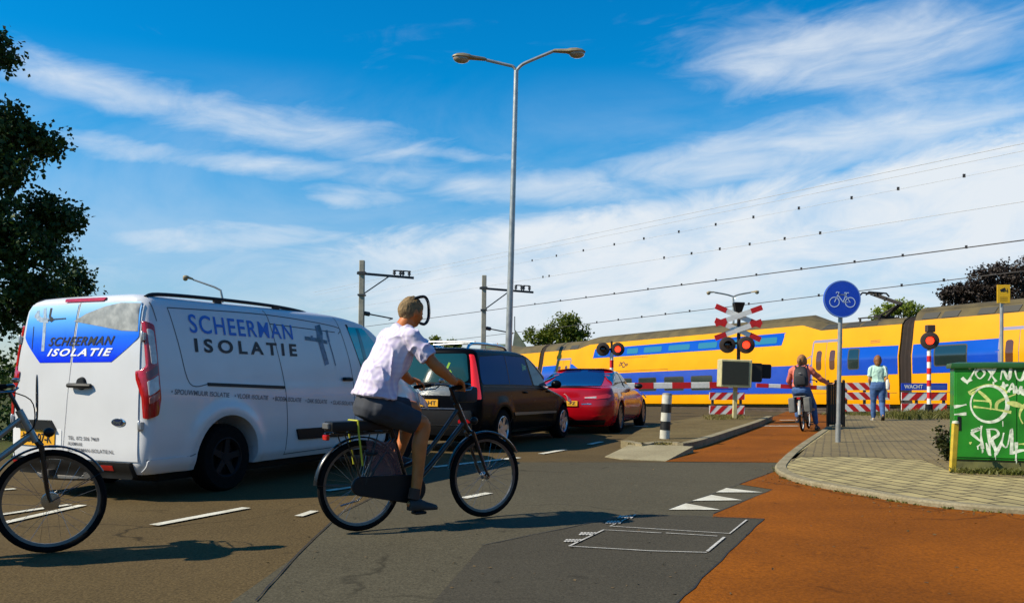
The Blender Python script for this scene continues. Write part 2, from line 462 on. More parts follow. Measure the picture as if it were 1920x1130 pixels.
def tex_paver(name, c1, c2, joint, w, h, rotz, off=.5, jw=.012, rough=.9, jb=.55):
    m = bpy.data.materials.new(name); m.use_nodes = True
    t = m.node_tree; b = t.nodes['Principled BSDF']; L = t.links.new
    tc = t.nodes.new('ShaderNodeTexCoord'); mp = t.nodes.new('ShaderNodeMapping'); mp.inputs['Rotation'].default_value = (0, 0, rotz)
    L(tc.outputs['Object'], mp.inputs['Vector'])
    dn = t.nodes.new('ShaderNodeTexNoise'); dn.inputs['Scale'].default_value = 2.5; L(tc.outputs['Object'], dn.inputs['Vector'])
    va = t.nodes.new('ShaderNodeVectorMath'); va.operation = 'MULTIPLY_ADD'; va.inputs[1].default_value = (.03, .03, 0)
    L(dn.outputs['Color'], va.inputs[0]); L(mp.outputs[0], va.inputs[2])
    br = t.nodes.new('ShaderNodeTexBrick'); L(va.outputs[0], br.inputs['Vector'])
    br.offset = off; br.inputs['Scale'].default_value = 1; br.inputs['Mortar Size'].default_value = jw; br.inputs['Mortar Smooth'].default_value = .3
    br.inputs['Brick Width'].default_value = w; br.inputs['Row Height'].default_value = h; br.inputs['Bias'].default_value = 0
    br.inputs['Color1'].default_value = (*c1, 1); br.inputs['Color2'].default_value = (*c2, 1); br.inputs['Mortar'].default_value = (*joint, 1)
    n = t.nodes.new('ShaderNodeTexNoise'); n.inputs['Scale'].default_value = 1.3; n.inputs['Detail'].default_value = 9; n.inputs['Roughness'].default_value = .65
    L(tc.outputs['Object'], n.inputs['Vector'])
    r = t.nodes.new('ShaderNodeMapRange'); r.inputs[1].default_value = .3; r.inputs[2].default_value = .7; r.inputs[3].default_value = .68; r.inputs[4].default_value = 1.25; L(n.outputs['Fac'], r.inputs[0])
    y = t.nodes.new('ShaderNodeMix'); y.data_type = 'RGBA'; y.blend_type = 'MULTIPLY'; y.inputs[0].default_value = 1
    L(br.outputs['Color'], y.inputs[6]); L(r.outputs[0], y.inputs[7]); L(y.outputs[2], b.inputs['Base Color'])
    b.inputs['Roughness'].default_value = rough
    bp = t.nodes.new('ShaderNodeBump'); bp.inputs['Strength'].default_value = jb; bp.inputs['Distance'].default_value = .012; bp.invert = True
    L(br.outputs['Fac'], bp.inputs['Height']); L(bp.outputs[0], b.inputs['Normal'])
    return m

def sheet(name, poly, dz, m, step=0, label=None):
    bm = bmesh.new()
    vs = [bm.verts.new((p[0], p[1], 0)) for p in poly]
    f = bm.faces.new(vs)
    if f.calc_area() and f.normal.z < 0: f.normal_flip()
    if step:
        for ax in (0, 1):
            lo = min(p[ax] for p in poly); hi = max(p[ax] for p in poly); k = lo + step
            while k < hi:
                no = Vector((1, 0, 0)) if ax == 0 else Vector((0, 1, 0))
                bmesh.ops.bisect_plane(bm, geom=bm.verts[:] + bm.edges[:] + bm.faces[:], plane_co=no * k, plane_no=no); k += step
    else: bmesh.ops.triangulate(bm, faces=bm.faces)
    bmesh.ops.recalc_face_normals(bm, faces=bm.faces)
    for v in bm.verts: v.co.z = (ground_z(v.co.x, v.co.y) if step else 0) + dz
    if bm.faces[:] and sum(f.normal.z for f in bm.faces) < 0: bmesh.ops.reverse_faces(bm, faces=bm.faces)
    me = bpy.data.meshes.new(name); bm.to_mesh(me); bm.free(); me.materials.append(m)
    o = finish(me, name, None, 60); o['kind'] = 'structure'
    if label: o['label'] = label
    return o
def xy(pts, z=0): return [GP(px, py, z).xy[:] for px, py in pts]

ASPH = tex_ground("road_asphalt", (.114, .078, .033), (.074, .051, .022), .9, .5, 55, speck=.34, cracks=.8)
GREY = tex_ground("grey_asphalt", (.096, .083, .053), (.070, .060, .038), .7, .45, 60, speck=.28, cracks=.55)
DARK = tex_ground("dark_asphalt", (.070, .061, .043), (.054, .047, .033), 1.1, .4, 60, speck=.25, cracks=.3)
RED = tex_ground("red_asphalt", (.27, .077, .003), (.16, .046, .002), .7, .45, 50, speck=.26, patch=.75, cracks=.6)
EARTH = tex_ground("dry_earth", (.085, .085, .024), (.05, .065, .014), .5, .5, 18, speck=.35, patch=.8)
STONE = tex_ground("track_stones", (.10, .075, .05), (.06, .045, .03), .6, 1, 9, speck=.5, patch=.6)
SAND = tex_ground("island_paving", (.17, .125, .052), (.115, .08, .032), 1.2, .5, 22, speck=.26, patch=.7)
PALE = tex_ground("pale_concrete", (.36, .31, .19), (.25, .205, .12), 1.6, .4, 40, speck=.16, patch=.6)
KERB = tex_ground("kerb_stone", (.32, .27, .17), (.20, .165, .09), 2.2, .4, 40, speck=.2, patch=.7)
WHITE = tex_ground("road_paint", (.74, .71, .60), (.42, .37, .26), 4.5, .25, 70, speck=.14, patch=.55)
PAV1 = tex_paver("pale_pavers", (.36, .285, .115), (.29, .225, .09), (.06, .042, .015), .40, .20, R(78), jw=.018)
PAV2 = tex_paver("brown_bricks", (.215, .155, .055), (.165, .118, .042), (.05, .036, .016), .24, .12, R(20), jw=.012)

# the ground, one sheet out to the horizon
mb = MB()
gx = sorted(set([-2500, -1200, -600, -300, -160, -100, 100, 160, 300, 600, 1200, 2500] + list(range(-80, 81, 2))))
gy = sorted(set([-600, -250, -100, -50, -25, 140, 200, 300, 500, 900, 1600, 2600, 4000] + list(range(-12, 110, 2))))
mb.add([(x, y, ground_z(x, y) - .004) for y in gy for x in gx],
       [(j * len(gx) + i, j * len(gx) + i + 1, (j + 1) * len(gx) + i + 1, (j + 1) * len(gx) + i) for j in range(len(gy) - 1) for i in range(len(gx) - 1)])
tag(mb.build("ground", EARTH, None, angle=60), kind='structure')

RA = R(26.4); RDIR = Vector((math.sin(RA), math.cos(RA))); RLEFT = Vector((-RDIR.y, RDIR.x))
def along(p, d): return (Vector(p) + RDIR * d)[:]
isl = GP(1168, 826).xy
e_l = Vector((-10.5, 6.0)); e_r = isl + RLEFT * -1.5
sheet("road", [(-24, -8), (24, -8), (24, 9), (9, 13), e_r[:], along(e_r, 30), along(e_l, 46), e_l[:], (-24, 1)], .004, ASPH, 2.0)
sheet("asphalt_patch", xy([(838, 867), (1478, 867), (1466, 884)]) + [(3.5, 5.2), (3.2, 1.0), (-1.6, 1.0)] + xy([(560, 1040), (640, 962)]), .008, GREY)
sheet("trench_patch", xy([(1186, 966), (1432, 975), (1367, 1038), (1262, 1142), (1150, 1260), (700, 1260), (905, 1025)]), .012, DARK)
l0, l1 = GP(1247, 866).xy, GP(1440, 786).xy; r0, r1 = GP(1470, 868).xy, GP(1545, 808).xy
sheet("cycle_path", [l0[:], r0[:], r1[:], (r1 + (r1 - r0).normalized() * 16)[:], (l1 + (l1 - l0).normalized() * 14)[:], l1[:]], .012, RED, 1.5)
sheet("cycle_crossing", xy([(1474, 868), (1452, 885), (1386, 909), (1449, 919), (1338, 965), (1336, 971), (1433, 975), (1366, 1039), (1270, 1135)]) + [(1.0, 2.0), (1.0, -4), (16, -4), (16, 9.6)] + xy([(1700, 930), (1500, 880)]), .012, RED)

# tar joints along the edges of the patches
TAR = mat("tar_joint", (.018, .014, .010), .7, amp=.3, scale=9)
mb = MB()
def tar(px, w=.011):
    P = catmull([GP(*p) for p in px], 6); mb.stroke([(p.x + noise.noise(p * 3) * .012, p.y + noise.noise(p * 3 + Vector((5, 5, 0))) * .012) for p in P], w, lambda u, v, t: (u, v, .0155), wfn=lambda q: .6 + .6 * abs(math.sin(q * 17)))
for q in ([(838, 867), (640, 962)], [(640, 962), (560, 1040), (480, 1130)], [(838, 867), (1245, 866)], [(1186, 966), (1432, 975)], [(1432, 975), (1366, 1039), (1270, 1135)], [(1386, 909), (1254, 958)], [(1449, 919), (1338, 965)], [(1452, 885), (1386, 909)], [(1186, 966), (905, 1025)]): tar(q)
pass
tag(mb.build("tar_joint", TAR), kind='structure')
# painted marks
mk = 0
def mark(pts, z=.016, name="lane_marking"):
    return sheet(name, xy(pts), z, WHITE)
def dash(x0, y0, x1, y1, w=.11, z=.016):
    a, b = GP(x0, y0).xy, GP(x1, y1).xy; n = (b - a).normalized(); n = Vector((-n.y, n.x)) * w / 2
    return sheet("lane_marking", [(a + n)[:], (b + n)[:], (b - n)[:], (a - n)[:]], z, WHITE)
dash(288, 987, 462, 954, .10); dash(-60, 976, 130, 948, .09); dash(-60, 998, 155, 949, .09); dash(-20, 922, 28, 918, .10)
dash(1014, 852, 1059, 844, .11); dash(1105, 834, 1128, 829, .11); dash(612, 922, 662, 915, .10); dash(868, 936, 917, 926, .10)
dash(812, 877, 972, 859, .13); dash(560, 970, 590, 960, .08)
dash(1190, 800, 1300, 797, .16)
dash(1412, 799, 1497, 799, .18); dash(1462, 788, 1500, 788, .16)
for a, b, c in (((1254, 958), (1286, 946), (1350, 958)), ((1298, 941), (1334, 930), (1392, 940)), ((1342, 925), (1362, 917), (1430, 925))):
    sheet("give_way_triangle", xy([a, b, c]), .016, WHITE)
CHALK = mat("chalk_line", (.42, .40, .36), .9, amp=.3, scale=30)
mb = MB()
def chalk(pts, w=.025):
    P = [GP(*p).xy for p in pts]
    mb.stroke([p[:] for p in P], w, lambda u, v, t: (u, v, .020))
chalk([(1067, 1028), (1132, 997), (1240, 1003)], .016); chalk([(1248, 1003), (1345, 1009)], .013)
chalk([(1067, 1028), (1220, 1037), (1325, 1040)], .014); chalk([(1326, 1038), (1358, 1011)], .02)
chalk([(1192, 968), (1144, 990), (1368, 1004), (1400, 978)], .016)
for (cx, cy) in ((1072, 1018), (1100, 1005), (1150, 983), (1172, 973)):
    for k in range(5): chalk([(cx - 13 + k * 6, cy + 2), (cx - 8 + k * 6, cy - 3)], .018)
    chalk([(cx - 14, cy), (cx + 16, cy - 1)], .014)
tag(mb.build("chalk_marks", CHALK), kind='structure')

# raised pavement with a kerb round its corner, brown bricks further on
PZ = .05
curve = catmull([GP(px, py, PZ) for px, py in [(1545, 806), (1498, 838), (1469, 864), (1463, 878), (1484, 891), (1527, 903), (1623, 920), (1719, 936), (1815, 946), (1925, 954), (2150, 970)]], 5)
pd = (curve[0] - GP(1498, 838, PZ)).normalized()
far_l = curve[0] + pd * 8.5
outl = [far_l.xy[:]] + [p.xy[:] for p in curve] + [(17, 8), (17, 27)]
pv = MB()
pv.prism(outl, lambda u, v, w: (u, v, PZ - w), .2)
tag(pv.build("pavement", PAV1, angle=30), kind='structure')
inner = []
kl = [far_l] + curve
kb = MB()
for i in range(len(kl)):
    d = (kl[min(i + 1, len(kl) - 1)] - kl[max(i - 1, 0)]).normalized(); inner.append(Vector((-d.y, d.x, 0)))
rings = []
for p, n in zip(kl, inner):
    a = p - n * .06; b = p + n * .075
    rings.append([(a.x, a.y, -.05), (a.x, a.y, PZ - .005), (a.x + n.x * .02, a.y + n.y * .02, PZ + .012), (b.x, b.y, PZ + .012), (b.x, b.y, -.05)])
kb.loft([[Vector(v) for v in r] for r in rings])
tag(kb.build("kerb", KERB, angle=40), kind='structure')
kin = [(p + n * .2) for p, n in zip(kl, inner)]
bri = [far_l.xy[:], (kl[1] + inner[1] * .12).xy[:], (kl[6] + inner[6] * .12).xy[:], (kl[11] + inner[11] * .12).xy[:]] + xy([(1476, 863), (1502, 856), (1600, 856), (1728, 861), (1770, 878), (1800, 889), (2100, 905)], PZ) + [(16.9, 27)]
sheet("brick_paving", bri, PZ + .004, PAV2)

# the traffic island and its pale ramp
IZ = .12
isl_px = [(1166, 826), (1192, 809), (1217, 797), (1320, 779), (1447, 780), (1420, 791), (1380, 804), (1340, 817), (1306, 827), (1280, 831), (1256, 829), (1230, 829), (1205, 833)]
ip = [GP(px, py, IZ) for px, py in isl_px]
im = MB(); im.prism([p.xy[:] for p in ip], lambda u, v, w: (u, v, IZ - w), .3)
tag(im.build("traffic_island", SAND, angle=30), kind='structure')
kb = MB(); ks = [ip[k] for k in (4, 5, 6, 7, 8, 9, 10, 11, 12, 0)]
ks = catmull(ks, 3); rings = []
for i, p in enumerate(ks):
    d = (ks[min(i + 1, len(ks) - 1)] - ks[max(i - 1, 0)]).normalized(); n = Vector((d.y, -d.x, 0))
    a = p - n * .02; b = p + n * .13
    if (b - Vector((3.5, 18, IZ))).length > (a - Vector((3.5, 18, IZ))).length: a, b = p + n * .02, p - n * .13
    rings.append([Vector((a.x, a.y, -.05)), Vector((a.x, a.y, IZ - .01)), Vector((a.x, a.y, IZ + .008)), Vector((b.x, b.y, IZ + .008)), Vector((b.x, b.y, -.05))])
kb.loft(rings)
tag(kb.build("kerb", KERB, angle=40), kind='structure')
ramp = MB()
rp = [GP(1134, 857, 0), GP(1168, 862, 0), GP(1228, 864, 0), GP(1250, 865, 0), GP(1300, 838, .09), GP(1258, 836, .10), GP(1225, 835, .10), GP(1180, 835, .08)]
rp = [Vector((p.x, p.y, p.z + .014)) for p in rp]
ramp.add(rp + [Vector((p.x, p.y, -.05)) for p in rp], [(7, 6, 5, 4, 3, 2, 1, 0)] + [(i, i + 8, (i + 1) % 8 + 8, (i + 1) % 8) for i in range(8)])
tag(ramp.build("ramp_slab", PALE, angle=30), kind='structure')

# track bed, rails, sleepers
mb = MB(); S = list(range(-80, 40, 2))
for q0, q1 in ((-6.2, 5.2),):
    vs = []; qs = [q0, q0 + 1.0, -4.4, -3, -1.6, 0, 1.4, 2.8, q1 - 1.2, q1]; zs = [-.10, .03, .05, .05, .05, .05, .05, .05, .03, -.12]
    for s in S: vs += [track_pt(s, q, z) for q, z in zip(qs, zs)]
    n = len(qs); mb.add(vs, [(i * n + k, i * n + k + 1, (i + 1) * n + k + 1, (i + 1) * n + k) for i in range(len(S) - 1) for k in range(n - 1)])
tag(mb.build("track_bed", STONE, angle=60), kind='structure')
RAIL = mat("rail_steel", (.16, .11, .08), .45, .7, amp=.25, scale=3)
mb = MB()
for qc in (-3.0, 1.4):
    for sgn in (-1, 1):
        for w, z0, z1 in ((.14, .05, .07), (.03, .07, .16), (.07, .16, .20)):
            rings = [[track_pt(s, qc + sgn * .75 - w / 2, z0), track_pt(s, qc + sgn * .75 + w / 2, z0), track_pt(s, qc + sgn * .75 + w / 2, z1), track_pt(s, qc + sgn * .75 - w / 2, z1)] for s in range(-80, 39, 4)]
            mb.loft(rings)
tag(mb.build("rails", RAIL), kind='structure')
# ------------------------------------------------------------------ vehicles
RUBBER = mat("tyre_rubber", (.007, .007, .007), .9, spec=.08, amp=.3, scale=20)
BLACKP = mat("black_plastic", (.007, .007, .0075), .5, spec=.3, amp=.2, scale=12)
DARKIN = mat("wheel_well", (.006, .006, .006), .9)
CHROME = mat("bright_metal", (.62, .62, .62), .18, 1, amp=.1, scale=10)
ALLOY = mat("alloy_rim", (.50, .51, .53), .3, .85, amp=.12, scale=14)
SEAM = mat("panel_gap", (.11, .115, .12), .8)
REDL = mat("red_lens", (.42, .006, .008), .12, coat=.6, amp=.15, scale=25)
LENS = mat("clear_lens", (.55, .50, .48), .12, coat=.7, amp=.2, scale=30)
LENSD = mat("dark_lens", (.16, .02, .02), .15, coat=.6)
PLATE = mat("number_plate_yellow", (.75, .36, .01), .45, amp=.08, scale=20)
INK = mat("black_ink", (.012, .012, .014), .5)

class Body:
    """a car body stacked from level outlines; keys are rows of (z, rear x, front x, half width)"""
    def __init__(s, keys, ar, br, af, bf, bow=.05, bowf=.12, taper=.0, tx=0, flares=(), fl=.03, fR=.42):
        s.k = pchip(keys); s.keys = keys; s.ar, s.br, s.af, s.bf, s.bow, s.bowf = ar, br, af, bf, bow, bowf
        s.taper, s.tx = taper, tx; s.flares, s.fl, s.fR = flares, fl, fR; s.afz = None
    def sc(s, z):
        xr, xf, w = s.k(z); L = xf - xr; q = min(1, L / 2.2); af = s.af
        if s.afz: k = min(1, max(0, (z - s.afz[0] + .1) / .15)); af = s.af + (s.afz[1] - s.af) * k
        return xr, xf, w, s.ar * q, min(s.br, w * .8), af * q, min(s.bf, w * .8)
    def yside(s, x, z):
        xr, xf, w, ar, br, af, bf = s.sc(z)
        y = w
        if x < xr + ar: t = min(1, (xr + ar - x) / ar); y = w - br * (1 - math.sqrt(max(0, 1 - t * t)))
        elif x > xf - af: t = min(1, (x - xf + af) / af); y = w - bf * (1 - math.sqrt(max(0, 1 - t * t)))
        if s.taper and x > s.tx: y -= s.taper * (x - s.tx) ** 2
        for xw, zw in s.flares:
            d = math.hypot(x - xw, z - zw)
            if z > zw - .2: y += s.fl * math.exp(-((d - s.fR) / .075) ** 2) * (1 if d > s.fR else 1)
        return y
    def xrear(s, y, z):
        xr, xf, w, ar, br, af, bf = s.sc(z); a = min(abs(y), w)
        x = xr + s.bow * (a / w) ** 2
        if a > w - br: t = (a - w + br) / br; x += ar * (1 - math.sqrt(max(0, 1 - t * t)))
        return x
    def bwf(s, z): return s.bowf if not s.afz else s.bowf * (1 - .65 * min(1, max(0, (z - s.afz[0] + .1) / .15)))
    def xfront(s, y, z):
        xr, xf, w, ar, br, af, bf = s.sc(z); a = min(abs(y), w)
        x = xf - s.bwf(z) * (a / w) ** 2
        if a > w - bf: t = (a - w + bf) / bf; x -= af * (1 - math.sqrt(max(0, 1 - t * t)))
        return x
    def outline(s, z, ns):
        xr, xf, w, ar, br, af, bf = s.sc(z); P = []
        for i in range(5): y = (w - br) * i / 5; P.append((s.xrear(y, z), y))
        for i in range(9): th = i / 8 * math.pi / 2; y = w - br + br * math.sin(th); P.append((s.xrear(y, z), y))
        for i in range(1, ns): x = xr + ar + s.bow + (xf - af - s.bwf(z) - xr - ar - s.bow) * i / ns; P.append((x, s.yside(x, z)))
        for i in range(9): th = (8 - i) / 8 * math.pi / 2; y = w - bf + bf * math.sin(th); P.append((s.xfront(y, z), y - (s.taper * max(0, s.xfront(y, z) - s.tx) ** 2 if s.taper else 0) * (y / w)))
        for i in range(5): y = (w - bf) * (4 - i) / 5; P.append((s.xfront(y, z), y))
        return P
    def mesh(s, nz_=46, ns=60, zs=None):
        z0, z1 = s.keys[0][0], s.keys[-1][0]
        if zs is None: zs = sorted(set([z0 + (z1 - z0) * i / nz_ for i in range(nz_ + 1)] + [k[0] for k in s.keys]))
        mb = MB(); rings = []
        for z in zs:
            h = s.outline(z, ns)
            rings.append([Vector((x, y, z)) for x, y in h] + [Vector((x, -y, z)) for x, y in reversed(h[1:-1])])
        mb.loft(rings)
        return mb
    def build(s, paint, parent, wheels, R_, wid, name="body", **kw):
        mb = s.mesh(**kw); o = mb.build(name, [paint, DARKIN], None, merge=True)
        cut = MB(); 
        for xw, zw in wheels:
            for sg in (-1, 1):
                w = s.yside(xw, zw + .05)
                cut.lathe([(0, w + .2), (R_, w + .2), (R_, w - wid), (0, w - wid)], (xw, 0, zw), (0, sg, 0), 40, m=1)
        c = cut.build("cutter", [paint, DARKIN], None, merge=True)
        c.data.materials.clear(); c.data.materials.append(paint); c.data.materials.append(DARKIN)
        for p in c.data.polygons: p.material_index = 1
        md = o.modifiers.new("b", 'BOOLEAN'); md.object = c; md.operation = 'DIFFERENCE'; md.solver = 'EXACT'
        r = evaluated(o, name, parent, [paint, DARKIN], 32)
        me = c.data; bpy.data.objects.remove(c); bpy.data.meshes.remove(me)
        return r
    # surfaces laid on the body
    def side(s, poly, name, m, parent, sg=-1, off=.004, nx=16, nv=6, skirt=.012, mb=None, build=True):
        mb = mb or MB(); cols = columns(poly, nx); vs = []; n = nv + 1
        for x, a, b in cols:
            for j in range(n):
                z = a + (b - a) * j / nv; vs.append((x, sg * (s.yside(x, z) + off), z))
        fs = [(i * n + j, (i + 1) * n + j, (i + 1) * n + j + 1, i * n + j + 1) for i in range(len(cols) - 1) for j in range(nv)]
        if skirt:
            C = len(cols); ring = [i * n for i in range(C)] + [(C - 1) * n + j for j in range(1, n)] + [i * n + nv for i in range(C - 2, -1, -1)] + [j for j in range(nv - 1, 0, -1)]
            o = len(vs); vs += [(vs[k][0], vs[k][1] - sg * skirt, vs[k][2]) for k in ring]; r = len(ring)
            fs += [(ring[i], ring[(i + 1) % r], o + (i + 1) % r, o + i) for i in range(r)]
        mb.add(vs, fs)
        return mb.build(name, m, parent, angle=40) if build else mb
    def rear(s, poly, name, m, parent, off=.004, ny=14, nv=6, skirt=.012, build=True, front=False):
        mb = MB(); cols = columns(poly, ny); vs = []; n = nv + 1
        fx = (lambda y, z: s.xfront(y, z) + off) if front else (lambda y, z: s.xrear(y, z) - off)
        for y, a, b in cols:
            for j in range(n):
                z = a + (b - a) * j / nv; vs.append((fx(y, z), y, z))
        fs = [(i * n + j, (i + 1) * n + j, (i + 1) * n + j + 1, i * n + j + 1) for i in range(len(cols) - 1) for j in range(nv)]
        if skirt:
            C = len(cols); ring = [i * n for i in range(C)] + [(C - 1) * n + j for j in range(1, n)] + [i * n + nv for i in range(C - 2, -1, -1)] + [j for j in range(nv - 1, 0, -1)]
            o = len(vs); k_ = -skirt if front else skirt; vs += [(vs[k][0] + k_, vs[k][1], vs[k][2]) for k in ring]; r = len(ring)
            fs += [(ring[i], ring[(i + 1) % r], o + (i + 1) % r, o + i) for i in range(r)]
        mb.add(vs, fs)
        return mb.build(name, m, parent, angle=40) if build else mb
    def sfn(s, sg=-1, off=.003): return lambda u, v, t: (u, sg * (s.yside(u, v) + off + t), v)
    def rfn(s, off=.003): return lambda u, v, t: (s.xrear(u, v) - off - t, u, v)
def quad(tl, tr, bl, br, fn):
    """map the unit square to a quadrilateral on a surface"""
    tl, tr, bl, br = map(Vector, (tl, tr, bl, br))
    def f(u, v, t):
        p = (bl * (1 - u) + br * u) * (1 - v) + (tl * (1 - u) + tr * u) * v
        return fn(p.x, p.y, t)
    return f
def arc(c, rx, rz, a0, a1, n=10): return [(c[0] + rx * math.cos(R(a0 + (a1 - a0) * i / n)), c[1] + rz * math.sin(R(a0 + (a1 - a0) * i / n))) for i in range(n + 1)]

def road_wheel(parent, x, y, sg, Rw, W, Rr, rim_m, spokes=7, name="wheel", cover=False):
    mb = MB(); yo = sg
    pr = [(Rr, -W / 2), (Rr + .02, -W / 2), (Rw - .03, -W / 2 - .004), (Rw - .006, -W / 2 + .02), (Rw, -W / 2 + .05), (Rw, W / 2 - .05), (Rw - .006, W / 2 - .02), (Rw - .03, W / 2 + .004), (Rr + .02, W / 2), (Rr, W / 2)]
    mb.lathe(pr, (x, y, Rw), (0, yo, 0), 40, closed=True)
    w = mb.build(name, RUBBER, parent, angle=40)
    rb = MB(); c = Vector((x, y, Rw)); ax = Vector((0, yo, 0))
    rb.lathe([(Rr + .008, W / 2 - .004), (Rr - .012, W / 2 + .002), (Rr - .03, W / 2 - .02), (Rr - .035, -W / 2 + .03)], c, ax, 40)
    rb.lathe([(0, W / 2 - .012), (.05, W / 2 - .012), (.06, W / 2 - .03), (.06, -W / 2 + .04)], c, ax, 20)
    for k in range(spokes):
        th = 2 * math.pi * k / spokes + .2; d = Vector((math.cos(th), 0, math.sin(th))); t = Vector((-d.z, 0, d.x))
        w0, w1 = (.035, .055) if not cover else (.05, .075)
        a0, a1 = c + d * .04 + ax * (W / 2 - .016), c + d * (Rr - .008) + ax * (W / 2 - .008)
        vs = [a0 + t * w0, a0 - t * w0, a1 - t * w1 * .55, a1 + t * w1 * .55]
        rb.add(vs + [v - ax * .035 for v in vs], [(0, 1, 2, 3), (7, 6, 5, 4), (0, 4, 5, 1), (1, 5, 6, 2), (2, 6, 7, 3), (3, 7, 4, 0)])
    rb.build("rim", rim_m, w, angle=35)
    db = MB(); db.lathe([(0, 0), (Rr - .03, 0)], c + ax * (W / 2 - .09), ax, 28); db.build("brake_disc", BLACKP, w)
    return w
def car_root(name, label, cat, pose, group=None):
    X, Y, a = pose
    return thing(name, label, cat, (X, Y, 0), math.pi / 2 - a, group)

# ---------------- white van
VANW = mat("van_white_paint", (.62, .62, .63), .25, coat=.3, amp=.05, scale=1.6)
van = car_root("delivery_van", "white delivery van with blue company lettering and printed rear windows", "van", (-3.80, 9.444, .451))
VB = Body([(.26, -.99, 4.18, .90), (.36, -1.03, 4.27, .955), (.46, -1.035, 4.30, .97), (.58, -1.03, 4.32, .985), (.75, -1.025, 4.31, .992), (.95, -1.02, 4.22, .992), (1.05, -1.015, 4.08, .985), (1.13, -1.01, 3.80, .975),
           (1.20, -1.005, 3.60, .968), (1.4, -.99, 3.40, .945), (1.6, -.97, 3.18, .915), (1.75, -.955, 2.98, .885), (1.85, -.94, 2.75, .855), (1.92, -.92, 2.35, .80), (1.955, -.88, 1.90, .72), (1.975, -.80, 1.4, .58), (1.985, -.5, .9, .30)],
          .10, .13, .55, .45, .02, .30, flares=((0, .345), (3.3, .345)), fl=.030, fR=.50)
VB.afz = (1.15, .22)
VB.build(VANW, van, ((.03, .36), (3.3, .36)), .425, .40, nz_=60, ns=110)
FILM = bpy.data.materials.new("printed_window_film"); FILM.use_nodes = True
t_ = FILM.node_tree; b_ = t_.nodes['Principled BSDF']; b_.inputs['Roughness'].default_value = .16; b_.inputs['Coat Weight'].default_value = .3
tc_ = t_.nodes.new('ShaderNodeTexCoord'); s_ = t_.nodes.new('ShaderNodeSeparateXYZ'); t_.links.new(tc_.outputs['Object'], s_.inputs[0])
r_ = t_.nodes.new('ShaderNodeMapRange'); r_.inputs[1].default_value = 1.33; r_.inputs[2].default_value = 1.90; t_.links.new(s_.outputs[2], r_.inputs[0])
c_ = t_.nodes.new('ShaderNodeValToRGB'); t_.links.new(r_.outputs[0], c_.inputs[0]); t_.links.new(c_.outputs[0], b_.inputs['Base Color'])
c_.color_ramp.elements[0].color = (.003, .028, .80, 1); c_.color_ramp.elements[1].color = (.50, .72, .95, 1)
for q, cc in ((.40, (.010, .13, .85, 1)), (.72, (.12, .42, .92, 1))):
    e = c_.color_ramp.elements.new(q); e.color = cc
def seam_x(z): return .13 - (z - .4) * .085
def door_poly(ya, yb, z0, z1, sg):
    return [(ya(z0), z0), (yb(z0), z0), (yb(z1), z1), (ya(z1), z1)]
